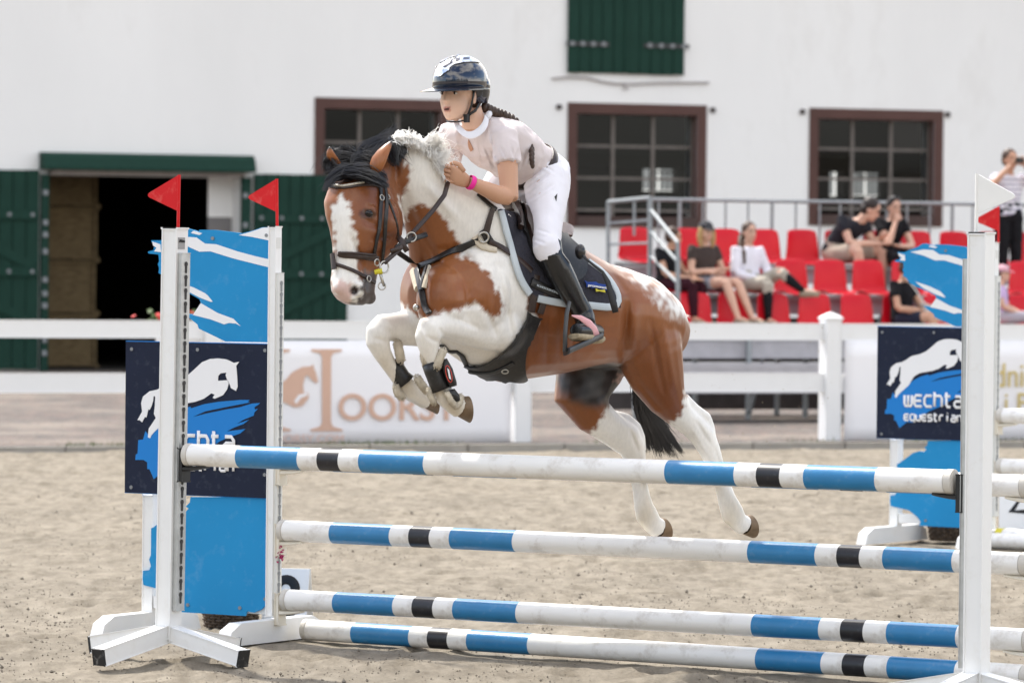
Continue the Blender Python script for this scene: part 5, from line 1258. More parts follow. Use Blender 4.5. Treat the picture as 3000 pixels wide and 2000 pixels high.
for q in ([(1700, 880), (1790, 960), (1870, 1060), (1940, 1170), (1990, 1270)], [(1740, 900), (1850, 980), (1950, 1060), (2060, 1100), (2100, 1040)], [(1800, 980), (1900, 1060), (2000, 1100), (2080, 1160), (2100, 1210)], [(1690, 880), (1680, 960), (1690, 1020), (1670, 1060)], [(1600, 830), (1640, 900), (1650, 980), (1640, 1040)], [(1860, 1060), (1960, 1080), (2050, 1020), (2090, 940)], [(1900, 1100), (1980, 1180), (2000, 1280), (2030, 1360), (2040, 1390)], [(1760, 930), (1880, 880), (1980, 800), (2060, 700)], [(1780, 960), (1920, 940), (2040, 900), (2090, 840)], [(1840, 1020), (1960, 1000), (2060, 960), (2100, 1000), (2080, 1100)], [(1820, 1000), (1930, 1050), (2010, 1120), (2060, 1190)]):
    WG.append(MZ(q, -.54, -.58))
locks('mane', WG, M['mane_w'], 18, 13, 5, .0019, 9, .2)
mb = MB(); bp0 = [crest(q / 14) for q in range(15)]
mb.tube([H(900 + (x - 16 + (12 if q > 5 else 0)) / 5.058, 250 + (y + 62) / 5.058, dd - .05) for q, (x, y, dd) in enumerate(bp0)], [.012 + .017 * math.sin(math.pi * (q + .5) / 15) for q in range(15)], 12)
mm_ = wrinkle(remesh(mb, .005, 3, .5), .006, 30); mm_.materials.append(M['mane_w2']); link_mesh('mane', mm_, horse)
T5 = lambda pts, d0, d1: [(1500 + x / 1.8453, 750 + y / 1.8453, d0 + (d1 - d0) * i / (len(pts) - 1)) for i, (x, y) in enumerate(pts)]
TG = []
for k in range(26):
    f = k / 25; ln = rdm.uniform(.78, 1.02)
    TG.append(T5([(760, 420), (705 + 20 * f, 640), (690 + 50 * f, 800), (715 + 130 * f * ln, 930), (735 + 225 * f * ln + rdm.gauss(0, 6), 1010 + (70 - 40 * abs(f - .6)) * ln + rdm.gauss(0, 14))], .62, .78))
locks('tail', TG, M['mane_k'], 80, 14, 6, .0017, 10, .10)
DG = []
for k in range(22):
    f = rdm.random(); x0, y0 = 700 + 110 * f, 130 + 150 * f; e = rdm.uniform(.5, 1)
    DG.append(T5([(x0 - 12, y0 - 4), (x0 + 25 * e, y0 + 16), (x0 + 55 * e, y0 + 55 * e), (x0 + 80 * e, y0 + 115 * e)], .38 + .1 * f, .40 + .1 * f))
DG += [T5(q, .45, .45) for q in ([(790, 220), (830, 275), (880, 305), (960, 328)], [(770, 190), (830, 250), (870, 265), (905, 262)], [(800, 260), (840, 300), (890, 318), (930, 322)])]
locks('tail', DG, M['mane_w'], 20, 8, 3, .0024, 11, .15)

# ------------------------------------------------------------------ tack: everything is laid on the horse's surface
def hitpx(x, y, off=0.0, bvh=None):
    r = ray(x, y).normalized(); h = (bvh or HBVH).ray_cast(CAM, r)
    if h[0] is None:
        p = at(x, y, HZ + dm(x) - .1); h = (bvh or HBVH).find_nearest(p); nrm = h[1]
        if nrm.dot(FW) > 0: nrm = -nrm
        return h[0] + nrm * off, nrm
    nrm = h[1] if h[1].dot(FW) < 0 else -h[1]
    return h[0] + nrm * off, nrm
def strap(name, pxs, w_, m, parent, th=.004, off=.004, dens=14, bvh=None):
    """flat band laid along a pixel path on the surface; w_ = half width in metres"""
    pts = []
    for i in range(len(pxs) - 1):
        (x0, y0), (x1, y1) = pxs[i], pxs[i + 1]; k = max(1, int(math.hypot(x1 - x0, y1 - y0) / dens))
        pts += [(x0 + (x1 - x0) * q / k, y0 + (y1 - y0) * q / k) for q in range(k)]
    pts.append(pxs[-1])
    hp_ = [hitpx(x, y, off, bvh) for x, y in pts]
    P = [h[0] for h in hp_]; N = [h[1] for h in hp_]
    for _ in range(2):
        P = [P[0]] + [(P[i - 1] + P[i] * 2 + P[i + 1]) / 4 for i in range(1, len(P) - 1)] + [P[-1]]
        N = [N[0]] + [(N[i - 1] + N[i] * 2 + N[i + 1]).normalized() for i in range(1, len(N) - 1)] + [N[-1]]
    rings = []
    for i in range(len(P)):
        t = (P[min(i + 1, len(P) - 1)] - P[max(i - 1, 0)]).normalized(); s = t.cross(N[i]).normalized(); nn = s.cross(t)
        rings.append((P[i], s * (w_[0] + (w_[1] - w_[0]) * i / (len(P) - 1) if isinstance(w_, tuple) else w_), nn * th))
    mb = MB(); mb.loft(rings, 12, 3.5); return mb.build(name, m, parent, smooth=True, auto=60)
def patch(name, poly, off, m, parent, step=11, th=.004, smooth=2, bvh=None, zlim=None):
    """sheet with a traced outline laid on the surface"""
    B = []
    for i in range(len(poly)):
        (x0, y0), (x1, y1) = poly[i], poly[(i + 1) % len(poly)]; k = max(1, int(math.hypot(x1 - x0, y1 - y0) / step))
        B += [Vector((x0 + (x1 - x0) * q / k, y0 + (y1 - y0) * q / k)) for q in range(k)]
    nb_ = len(B); xsn, xmx = min(p.x for p in B), max(p.x for p in B); ysn, ymx = min(p.y for p in B), max(p.y for p in B)
    gx, gy = np.meshgrid(np.arange(xsn, xmx, step), np.arange(ysn, ymx, step)); gx = gx.ravel(); gy = gy.ravel()
    ins = inpoly([tuple(p) for p in B], gx, gy)
    bx = np.array([p.x for p in B]); by = np.array([p.y for p in B])
    ok = [i for i in np.nonzero(ins)[0] if ((bx - gx[i]) ** 2 + (by - gy[i]) ** 2).min() > (step * .5) ** 2]
    vs = B + [Vector((gx[i], gy[i])) for i in ok]
    r = delaunay_2d_cdt(vs, [], [list(range(nb_))], 1, 1e-4)
    P = []; N = []
    for v in r[0]:
        p, nn = hitpx(v.x, v.y, off, bvh); P.append(p); N.append(nn)
    adj = [set() for _ in P]
    for a, b in r[1]: adj[a].add(b); adj[b].add(a)
    for _ in range(smooth):
        N = [(N[i] + sum((N[j] for j in adj[i]), Vector())).normalized() for i in range(len(P))]
        P = [P[i] * .5 + sum((P[j] for j in adj[i]), Vector()) / max(1, len(adj[i])) * .5 if len(adj[i]) > 3 else P[i] for i in range(len(P))]
    me = bpy.data.meshes.new(name); k = len(P)
    bc = {}
    for f in r[2]:
        for i in range(len(f)):
            e = (f[i], f[(i + 1) % len(f)]); bc[tuple(sorted(e))] = bc.get(tuple(sorted(e)), 0) + 1
    faces = [list(f) for f in r[2]] + [[i + k for i in reversed(f)] for f in r[2]]
    for (a, b), c in bc.items():
        if c == 1: faces.append([a, b, b + k, a + k])
    me.from_pydata([tuple(P[i] + N[i] * th) for i in range(k)] + [tuple(P[i] - N[i] * th) for i in range(k)], [], faces)
    bm = bmesh.new(); bm.from_mesh(me); bmesh.ops.recalc_face_normals(bm, faces=bm.faces[:]); bm.to_mesh(me); bm.free()
    me.polygons.foreach_set('use_smooth', [True] * len(me.polygons)); me.set_sharp_from_angle(angle=R_(55)); me.materials.append(m)
    return link_mesh(name, me, parent)
def ring_part(name, c, r, t, nrm, m, parent):
    nrm = Vector(nrm).normalized(); u = nrm.orthogonal().normalized(); v = nrm.cross(u)
    mb = MB(); pts = [Vector(c) + (u * math.cos(2 * math.pi * k / 20) + v * math.sin(2 * math.pi * k / 20)) * r for k in range(21)]
    mb.tube(pts, t, 7, caps=False); return mb.build(name, m, parent, smooth=True, fix=False)
Z1 = lambda pts: [(900 + x / 2.6133, 350 + y / 2.6133) for x, y in pts]
Z2 = lambda pts: [(1150 + x / 2.4117, 100 + y / 2.4117) for x, y in pts]
Z3 = lambda pts: [(1350 + x / 2.6127, 500 + y / 2.6127) for x, y in pts]
Z4 = lambda pts: [(1050 + x / 3.8236, 850 + y / 3.8236) for x, y in pts]

br_ = thing('bridle', H(1060, 650, -.8), 'dark brown leather bridle with a pearl browband on the horse\'s head', 'bridle')
LK, LBR = M['leather_k'], M['leather_b']
strap('browband', Z1([(185, 508), (230, 530), (280, 532), (330, 515), (390, 498), (440, 492), (520, 500), (560, 505)]), .011, LBR, br_, .006, .008)
strap('pearl_band', Z1([(190, 508), (232, 526), (280, 527), (330, 510), (380, 494), (425, 491)]), .0045, mat('pearls', (.6, .56, .48), .25, .6, .3, 120), br_, .005, .014)
strap('cheek_strap', Z1([(545, 430), (555, 520), (560, 620), (555, 720), (550, 820), (520, 930), (505, 1030)]), .0085, LK, br_, .004, .008)
strap('cheek_strap', Z1([(570, 440), (590, 540), (605, 640), (600, 760), (590, 860), (575, 980), (560, 1100)]), .0085, LK, br_, .004, .010)
strap('throat_lash', Z1([(590, 560), (630, 660), (670, 760), (690, 860), (695, 930)]), .006, LK, br_, .004, .006)
strap('noseband', Z1([(195, 1030), (240, 1040), (330, 1040), (430, 1050), (530, 1062)]), .0125, LBR, br_, .006, .009)
strap('noseband_padding', Z1([(250, 1020), (330, 1018), (430, 1028), (510, 1038)]), .006, LBR, br_, .007, .012)
strap('flash_strap', Z1([(230, 1110), (270, 1125), (340, 1150), (410, 1190), (470, 1225), (510, 1250)]), .008, LBR, br_, .004, .007)
strap('flash_keeper', Z1([(212, 1025), (216, 1070), (222, 1110), (222, 1150)]), .013, LBR, br_, .006, .014)
for x, y in ((555, 605), (600, 600), (455, 1222)):
    q = Z1([(x, y)])[0]; p, nn = hitpx(*q, .014); ring_part('buckle', p, .012, .0028, nn, M['brass'], br_)
p, nn = hitpx(*Z1([(545, 1110)])[0], .02)
bit = thing('bit', p, 'steel loose-ring bit with a yellow guard at the horse\'s mouth', 'bit')
ring_part('ring', H(*Z1([(590, 1130)])[0], -.80), .025, .0035, V(.7 * HS, 0, -.7), M['brass'], bit); ring_part('ring', H(*Z1([(535, 1095)])[0], -.80), .014, .003, V(.7 * HS, 0, -.7), M['brass'], bit); ring_part('ring', H(*Z1([(572, 1275)])[0], -.79), .016, .003, V(.3 * HS, 0, -.9), M['brass'], bit)
mb = MB(); mb.tube([H(*Z1([(555, 1150)])[0], -.80), H(*Z1([(570, 1220)])[0], -.80), H(*Z1([(590, 1275)])[0], -.79)], [.008, .006, .006], 8); mb.build('shank', M['brass'], bit, smooth=True)
mb = MB(); mb.tube([H(*Z1([(515, 1170)])[0], -.81), H(*Z1([(575, 1158)])[0], -.81)], [.010, .013], 10); mb.build('guard', M['yellow'], bit, smooth=True)
# reins
rn2 = thing('reins', H(1250, 650, -.6), 'dark leather reins running from the bit to the rider\'s hand', 'reins')
mb = MB(); mb.tube([H(*Z1([q])[0], d) for q, d in (((1080, 470), -.56), ((1050, 580), -.585), ((960, 700), -.63), ((870, 800), -.67), ((790, 885), -.70), ((700, 1000), -.75), ((620, 1070), -.79), ((590, 1100), -.80))], .0105, 8, flat=.4, ref=-FW); mb.build('rein', LBR, rn2, smooth=True)
mb = MB(); mb.tube([H(*Z1([q])[0], d) for q, d in (((915, 880), -.66), ((840, 905), -.69), ((760, 935), -.72), ((680, 985), -.76))], .012, 8, flat=.5, ref=-FW); mb.build('rein_stop', LK, rn2, smooth=True)
ring_part('rein_ring', H(*Z1([(798, 900)])[0], -.71), .020, .0035, V(.2 * HS, 0, -1), M['brass'], rn2)
mb = MB(); mb.tube([H(*Z1([q])[0], d) for q, d in (((640, 1010), -.78), ((720, 980), -.75), ((745, 930), -.73), ((700, 900), -.72))], .010, 8, flat=.5, ref=-FW); mb.tube([H(*Z1([q])[0], d) for q, d in (((700, 900), -.735), ((735, 960), -.745), ((765, 1010), -.74))], .012, 8, flat=.4, ref=-FW); mb.build('rein_strap', LBR, rn2, smooth=True)
# breastplate
bp_ = thing('breastplate', H(1260, 800, -.6), 'black leather breastplate with fleece pads across the horse\'s chest', 'breastplate')
strap('fleece_pad', Z1([(815, 1160), (830, 1230), (850, 1300)]), (.016, .014), M['fleece'], bp_, .010, .006); strap('fleece_pad', Z1([(935, 1140), (930, 1210), (905, 1290)]), (.016, .014), M['fleece'], bp_, .010, .006)
strap('chest_strap', Z1([(860, 1130), (960, 1095), (1060, 1040), (1160, 985), (1240, 945), (1307, 925)]), .0145, LK, bp_, .005, .010)
strap('chest_strap', Z1([(735, 1050), (770, 1090), (830, 1120), (870, 1130)]), .012, LK, bp_, .005, .010)
strap('centre_strap', Z1([(850, 1150), (870, 1250), (885, 1340), (900, 1420), (940, 1500)]), .0145, LK, bp_, .005, .012)
strap('centre_strap', Z1([(930, 1130), (900, 1220), (885, 1310)]), .011, LK, bp_, .005, .012)
p, nn = hitpx(*Z1([(865, 1435)])[0], .02); mb = MB(); mb.ball(p, .015, 10, 7); mb.build('snap_hook', M['brass'], bp_, smooth=True)
strap('shoulder_fleece', Z3([(110, 500), (125, 545), (160, 590), (220, 605), (270, 600)]), .020, M['fleece'], bp_, .010, .005)
strap('shoulder_strap', Z3([(-10, 598), (60, 560), (130, 525)]), .0145, LK, bp_, .005, .011)
strap('shoulder_strap', Z3([(235, 290), (215, 350), (200, 420), (185, 480)]), (.012, .016), LBR, bp_, .005, .011)
strap('shoulder_strap', Z3([(210, 540), (280, 570), (340, 620), (400, 660), (470, 710), (530, 770)]), .0125, LBR, bp_, .005, .013)
p, nn = hitpx(*Z3([(165, 505)])[0], .018); ring_part('ring', p, .022, .005, nn, M['brass'], bp_)
strap('shoulder_tab', Z3([(165, 450), (190, 500), (225, 550)]), .018, LK, bp_, .004, .008)
strap('wither_strap', Z3([(120, 180), (170, 230), (220, 275), (260, 300)]), .010, LK, bp_, .004, .012)
# saddle pad
pd = thing('saddle_pad', H(1600, 800, -.4), 'dark grey quilted saddle pad with pale blue edging under the saddle', 'saddle pad')
PADP = Z3([(282, 300), (330, 290), (380, 330), (440, 330), (560, 330), (640, 470), (760, 600), (900, 690), (960, 700), (1070, 780), (1130, 850), (1185, 930), (1212, 1010), (1205, 1050), (1150, 1062), (980, 1040), (800, 1020), (700, 1005), (600, 985), (520, 950), (460, 880), (410, 760), (370, 620), (330, 470)])
patch('quilt', PADP, .010, M['pad'], pd, 10, .006)
def inset(pts, cx, cy, k): return [(cx + (x - cx) * k, cy + (y - cy) * k) for x, y in pts]
strap('edging', Z3([(292, 310), (330, 440), (370, 590), (410, 740), (455, 860), (515, 940)]), .016, M['padtrim'], pd, .008, .014)
strap('edging', Z3([(575, 975), (690, 1000), (800, 1015), (980, 1030), (1140, 1050), (1195, 1035), (1195, 960), (1150, 880), (1090, 800), (1020, 745), (960, 705)]), .0165, M['padtrim'], pd, .008, .014)
patch('badge', Z3([(920, 850), (985, 855), (1115, 885), (1128, 945), (1060, 925), (935, 895)]), .024, mat('blue_badge', (.012, .045, .24), .6, .3), pd, 8, .002)
patch('badge_stripe', Z3([(1000, 905), (1070, 918), (1075, 938), (1005, 928)]), .028, M['yellow'], pd, 8, .002)
p0, n0 = hitpx(*Z3([(940, 888)])[0], .03); p1, n1 = hitpx(*Z3([(1108, 922)])[0], .03)
place_text('lettering', 'promonotes', p0, p1, ZV, .0105, M['print_w'], pd, bold=.02, off=.002)
# girth and belly guard
gi = thing('girth', H(1520, 1000, -.4), 'black leather girth with a wide belly guard under the horse', 'girth')
strap('girth_strap', Z3([(570, 800), (560, 900), (545, 990), (530, 1080)]), .018, LBR, gi, .005, .012); strap('girth_strap', Z3([(640, 930), (625, 1010), (600, 1090)]), .016, LBR, gi, .005, .012)
patch('belly_guard', Z3([(500, 1075), (615, 1125), (560, 1230), (510, 1340), (490, 1440), (505, 1570)]) + Z4([(1885, 985), (1850, 1025), (1750, 1050), (1650, 1052), (1550, 1030), (1450, 980), (1340, 920), (1260, 870), (1200, 815), (1330, 815), (1450, 780), (1560, 710), (1660, 620), (1740, 520), (1800, 430), (1850, 330)]), .016, LK, gi, 9, .006)
strap('guard_strap', Z4([(1270, 865), (1400, 890), (1500, 880), (1600, 840), (1730, 770)]), .010, LK, gi, .004, .026)
for x, y in ((1640, 850),):
    p, nn = hitpx(*Z4([(x, y)])[0], .03); ring_part('buckle', p, .014, .003, nn, M['brass'], gi)
strap('breast_girth_strap', Z4([(945, 600), (1000, 680), (1080, 760), (1150, 810), (1230, 840)]), .013, LK, gi, .005, .010)
p0, n0 = hitpx(*Z3([(535, 868)])[0], .03); 
strap('girth_cover', Z3([(518, 850), (600, 890), (680, 930), (760, 950)]), .020, LK, gi, .006, .020)
p0, n0 = hitpx(*Z3([(545, 885)])[0], .034); p1, n1 = hitpx(*Z3([(720, 950)])[0], .034)
place_text('lettering', 'SCHOCKEMÖHLE', p0, p1, ZV, .009, M['padtrim'], gi, off=.003)
# saddle: flap, knee block, seat, cantle
sdl = thing('saddle', H(1600, 730, -.3), 'dark brown and black leather jumping saddle under the rider', 'saddle')
patch('flap', Z3([(430, 300), (545, 330), (600, 470), (700, 480), (780, 520), (880, 600), (940, 700), (940, 790), (900, 850), (800, 890), (690, 880), (620, 810), (560, 720), (500, 600), (455, 460)]), .026, LK, sdl, 10, .008)
patch('knee_roll', Z3([(460, 285), (530, 300), (560, 420), (580, 560), (615, 700), (612, 785), (560, 730), (510, 600), (470, 440)]), .048, LBR, sdl, 9, .014)
patch('knee_block', Z3([(395, 300), (450, 300), (465, 420), (450, 480), (420, 470), (395, 400)]), .040, LBR, sdl, 9, .014)
mb = MB()
def srow(x, y, hw, th, d=None): return (H(x, y, dm(x)), V(0, -th, 0), LAT * hw)
mb.loft([srow(1470, 596, .06, 16), srow(1490, 604, .09, 18), srow(1530, 645, .10, 20), srow(1570, 678, .12, 20), srow(1600, 690, .13, 22), srow(1618, 684, .13, 28), srow(1628, 676, .11, 24), srow(1632, 668, .06, 10)], 18, 2.6); mb.build('seat', LBR, sdl, smooth=True)
mb = MB(); mb.loft([(H(1640, 664, dm(1610) - .10), V(0, -14, 0), V(30, 0, .03)), (H(1646, 666, dm(1612) - .13), V(0, -16, 0), V(36, 2, .03)), (H(1648, 690, dm(1612) - .14), V(0, 8, 0), V(30, 0, .02))], 14); mb.build('cantle', mat('worn_cantle', (.42, .35, .33), .35, .5, .2, 20), sdl, smooth=True)
strap('stirrup_leather', Z3([(660, 770), (720, 860), (790, 980), (830, 1020)]), .010, LK, sdl, .004, .045)
# ================================================================== THE RIDER
M['skin'] = mat('skin', (.60, .36, .25), .5, .4, .05, 14)
M['skin'].node_tree.nodes['Principled BSDF'].inputs['Subsurface Weight'].default_value = .08
M['skin'].node_tree.nodes['Principled BSDF'].inputs['Subsurface Radius'].default_value = (.01, .004, .002)
M['skin_t'] = mat('tanned_skin', (.46, .24, .145), .5, .4, .05, 14)
M['lips'] = mat('lips', (.48, .17, .14), .45, .4)
M['shirt'] = mat('pale_shirt', (.66, .585, .575), .8, .2, .04, 9, .5, 14)
M['collar'] = mat('white_collar', (.80, .79, .83), .7, .2)
M['breech'] = mat('white_breeches', (.78, .76, .80), .75, .25, .03, 9, .35, 12)
M['boot'] = mat('black_boot', (.010, .010, .011), .26, .5, .15, 20, .06, 60)
M['sole'] = mat('dusty_sole', (.34, .28, .19), .9, .2, .3, 40)
M['helmet'] = mat('navy_gloss_shell', (.006, .010, .026), .06, .6, coat=1.0)
M['chrome'] = mat('silver_vent', (.75, .77, .80), .14, .6, metal=.9)
M['hairb'] = mat('brown_hair', (.045, .022, .012), .45, .5, .4, 60)
M['pinkband'] = mat('pink_wristband', (.80, .02, .30), .5, .4)
M['pinkst'] = mat('pink_plastic', (.80, .42, .45), .4, .5)
M['stirrup'] = mat('grey_metal_dark', (.055, .057, .06), .4, .5, .2, 20)
rider = thing('person', H(1560, 560, 0), 'rider in navy helmet, pale short-sleeved shirt, white breeches and black boots on the horse', 'person')
SPN = V(-.78 * HS, -.62 * HS, -.35).normalized()         # along the spine, towards the head
def rring(x, y, d, hw, hd):
    nrm = SPN.cross(LAT).normalized()
    return (H(x, y, d), nrm * hd, LAT * hw)
TOR = [(1600, 548, .05, .12, .10), (1588, 528, .03, .155, .118), (1566, 507, .0, .152, .115), (1540, 478, -.05, .135, .102), (1500, 448, -.11, .142, .108), (1462, 422, -.16, .155, .112), (1432, 402, -.20, .160, .102), (1410, 386, -.23, .13, .075), (1398, 372, -.25, .075, .055)]
NS, FS = (1482, 412, -.345), (1322, 398, -.095)           # shoulders
ELB, WRI, HND = (1494, 585, -.455), (1375, 533, -.545), (1336, 516, -.56)
FELB, FWRI = (1298, 560, -.06), (1330, 520, -.26)
HIP, KNE, ANK = (1603, 535, -.09), (1600, 728, -.39), (1712, 925, -.27)
FHIP, FKNE, FANK = (1490, 530, .10), (1350, 722, .10), (1450, 925, .22)
FF_ = V(-.55 * HS, .03 * HS, -.835); FLt = V(.835 * HS, 0, -.55); FUP = V(0, -HS, -.02)   # face forward, face left, up
HC = H(1343, 283, -.31)
def hp3(f, l, u): return HC + FF_ * f + FLt * l + FUP * u
mb = MB()
mb.loft([rring(*r) for r in TOR], 22, 2.2)
def tb(mb, pts, rad, n=14): mb.tube([H(*p) if not isinstance(p, Vector) else p for p in pts], rad, n)
def mid(a, b, f): return tuple(a[i] + (b[i] - a[i]) * f for i in range(3))
tb(mb, [(1430, 405, -.26), NS, mid(NS, ELB, .3), mid(NS, ELB, .7), ELB], [.05, .056, .048, .042, .038])
tb(mb, [mid(NS, ELB, .96), mid(ELB, WRI, .25), mid(ELB, WRI, .6), WRI], [.037, .040, .034, .025])
tb(mb, [(1370, 400, -.18), FS, mid(FS, FELB, .5), FELB, FWRI], [.05, .055, .045, .04, .026])
tb(mb, [(1392, 375, -.25), (1384, 345, -.27), (1376, 318, -.285)], [.056, .052, .052])
tb(mb, [HIP, mid(HIP, KNE, .5), KNE, mid(KNE, ANK, .35), mid(KNE, ANK, .7), ANK], [.095, .075, .055, .052, .042, .036])
tb(mb, [FHIP, mid(FHIP, FKNE, .5), FKNE, mid(FKNE, FANK, .35), FANK], [.095, .075, .055, .05, .036])
# head: skull, face, jaw, chin, nose, ears
A3 = (FF_, FLt, FUP)
mb.ball(hp3(-.012, 0, .03), (.098, .076, .098), 20, 14, ax=A3)
mb.ball(hp3(.028, 0, -.022), (.066, .063, .085), 18, 12, ax=A3)
mb.ball(hp3(.045, 0, -.068), (.042, .043, .038), 16, 10, ax=A3)
mb.ball(hp3(.072, 0, -.089), (.018, .020, .017), 12, 8, ax=A3)
for sg in (-1, 1):
    mb.ball(hp3(.052, .032 * sg, -.020), (.03, .024, .022), 12, 8, ax=A3)
    mb.ball(hp3(-.012, .074 * sg, -.008), (.018, .009, .030), 12, 8, ax=A3)
mb.tube([hp3(.086, 0, .018), hp3(.097, 0, -.004), hp3(.106, 0, -.020), hp3(.094, 0, -.030)], [.008, .010, .013, .010], 10)
mb.ball(hp3(.091, 0, -.050), (.010, .021, .007), 10, 6, ax=A3); mb.ball(hp3(.088, 0, -.066), (.011, .019, .007), 10, 6, ax=A3)
rm = remesh(mb, .006, 4, .5)
# hands with separate fingers, closed on the rein, added to the same mesh
def hand(mbx, wri, ctr, dirn, palm_n, side_, s=1.0, curl=1.0):
    """palm plus four curled fingers and a thumb; dirn wrist->knuckles, palm_n towards the gripped thing, side_ towards the thumb"""
    d, pn_, th = Vector(dirn).normalized(), Vector(palm_n).normalized(), Vector(side_).normalized(); c = Vector(ctr)
    mbx.loft([(Vector(wri), th * .024 * s, pn_ * .018 * s), (c - d * .03 * s, th * .034 * s, pn_ * .017 * s), (c + d * .005 * s, th * .040 * s, pn_ * .015 * s), (c + d * .035 * s, th * .038 * s, pn_ * .012 * s)], 14, 2.6)
    for k in range(4):
        b = c + d * .032 * s + th * (.029 - .0195 * k) * s; L = (.036, .040, .037, .029)[k] * s
        p1 = b + d * L * .75 + pn_ * L * .25 * curl; p2 = p1 + pn_ * L * .95 * curl + d * L * .3 * (1 - curl); p3 = p2 - d * L * .6 * curl + pn_ * L * .15
        mbx.tube([b - d * .012 * s, b, p1, p2, p3], [.0095 * s, .0095 * s, .009 * s, .008 * s, .0065 * s], 8)
    b = c - d * .022 * s + th * .032 * s
    mbx.tube([b, b + th * .022 * s + d * .022 * s, b + th * .022 * s + d * .05 * s + pn_ * .012 * s, b + th * .010 * s + d * .068 * s + pn_ * .024 * s], [.014 * s, .012 * s, .010 * s, .0075 * s], 8)
hmb = MB()
wv, hv = H(*WRI), H(*HND)
hand(hmb, wv, wv.lerp(hv, .85), hv - wv, V(0, .25 * HS, .97), V(.1 * HS, -.95 * HS, -.2))
fw_ = H(*FWRI); hand(hmb, fw_, fw_ + V(-20, -12, -.03), V(-30, -14, -.04), V(0, .3 * HS, -.9), V(0, -HS, .1))
def join_mesh(me, mbx):
    bm = bmesh.new(); bm.from_mesh(me); t = mbx.mesh('t', smooth=True); bm.from_mesh(t); bm.to_mesh(me); bm.free(); bpy.data.meshes.remove(t); me.polygons.foreach_set('use_smooth', [True] * len(me.polygons)); return me
join_mesh(rm, hmb)
# skin: arms a little more tanned than the face (kept in a colour attribute)
def skin_mat():
    m = M['skin'].copy(); m.name = 'rider_skin'; t = m.node_tree; b = t.nodes['Principled BSDF']
    a = t.nodes.new('ShaderNodeVertexColor'); a.layer_name = 'tone'; t.links.new(a.outputs[0], b.inputs['Base Color']); return m
n = len(rm.vertices); co = np.empty(n * 3); rm.vertices.foreach_get('co', co); co = co.reshape(-1, 3); px, py, pz = project(co)
tone = np.tile(np.array((.70, .46, .345)), (n, 1)); tone[py > 380] = (.54, .30, .19)
rel = co - np.array(HC); ff = rel @ np.array(FF_); ll = rel @ np.array(FLt); uu = rel @ np.array(FUP)
lip = (ff > .082) & (np.abs(ll) < .017) & (uu < -.047) & (uu > -.070); tone[lip] = (.52, .235, .185)
tone[lip & (np.abs(uu + .058) < .0035) & (np.abs(ll) < .012)] = (.06, .015, .012)
for sg in (-1, 1): tone[(ff > .05) & (np.abs(ll - .033 * sg) < .017) & (np.abs(uu - .030) < .0042)] = (.10, .05, .03)
la = rm.color_attributes.new('tone', 'FLOAT_COLOR', 'POINT'); la.data.foreach_set('color', np.concatenate([tone, np.ones((n, 1))], 1).ravel())
rm.materials.append(skin_mat()); rb = link_mesh('body', rm, rider)
RBVH = BVHTree.FromPolygons([Vector(c) for c in co.tolist()], [list(p.vertices) for p in rm.polygons])
for sg in (-1, 1):
    tgt = hp3(.2, .031 * sg, .012); h = RBVH.ray_cast(tgt, -FF_.normalized())
    if h[0] is None: continue
    e = thing_eye = MB(); e.ball(h[0] - FF_.normalized() * .0045, (.006, .014, .0068), 12, 8, ax=A3); eo = e.build('eye', mat('eye_white', (.6, .56, .52), .2, .5), rider, smooth=True)
    e = MB(); e.ball(h[0] + FF_.normalized() * .0002, (.003, .0062, .0062), 10, 6, ax=A3); e.build('iris', M['eye'], eo, smooth=True)
    e = MB(); e.tube([h[0] + FLt * -.015 + FUP * .004 + FF_ * .001, h[0] + FUP * .0085 + FF_ * .004, h[0] + FLt * .015 + FUP * .004 + FF_ * .001], [.001, .0022, .001], 6); e.build('eyelid', M['hairb'], eo, smooth=True)
# shirt
mb = MB()
mb.loft([(c, e1 * 1.075, e2 * 1.06) for c, e1, e2 in [rring(*r) for r in [(1552, 487, -.034, .138, .106)] + TOR[3:9]]], 24, 2.2)
tb(mb, [(1430, 405, -.26), NS, mid(NS, ELB, .18), mid(NS, ELB, .40)], [.054, .060, .056, .056], 18)
tb(mb, [(1370, 400, -.18), FS, mid(FS, FELB, .25), mid(FS, FELB, .45)], [.056, .062, .058, .056], 18)
sm_ = wrinkle(remesh(mb, .0075, 3, .5), .0075, 10, (1, 1, .5)); fold(sm_, [(1322, 425, 1352, 490, 4, .012), (1340, 405, 1372, 498, 4, .012), (1356, 430, 1384, 500, 4, .010), (1436, 385, 1452, 450, 4, .010), (1420, 430, 1450, 500, 4, .012), (1440, 440, 1478, 500, 5, .012), (1465, 430, 1490, 478, 4, .010), (1495, 420, 1510, 478, 4, .010), (1520, 440, 1500, 500, 4, .012), (1545, 440, 1520, 505, 4, .012), (1300, 380, 1318, 440, 4, .010), (1400, 410, 1412, 490, 3, .006), (1560, 420, 1545, 480, 4, .010)]); sm_.materials.append(M['shirt']); so = link_mesh('shirt', sm_, rider)
cr_ = [(1424, 345, -.33), (1418, 368, -.36), (1400, 388, -.38), (1372, 400, -.385), (1352, 388, -.375), (1338, 366, -.345), (1336, 350, -.31)]
mb = MB(); top_ = [(1420, 335, -.33), (1414, 358, -.355), (1398, 376, -.365), (1376, 388, -.37), (1356, 378, -.36), (1344, 358, -.335), (1342, 342, -.30)]; bot_ = [(1433, 350, -.325), (1430, 376, -.365), (1408, 400, -.385), (1377, 412, -.39), (1347, 396, -.385), (1330, 372, -.35), (1328, 352, -.31)]
for a_, b_ in zip(top_, bot_): pass
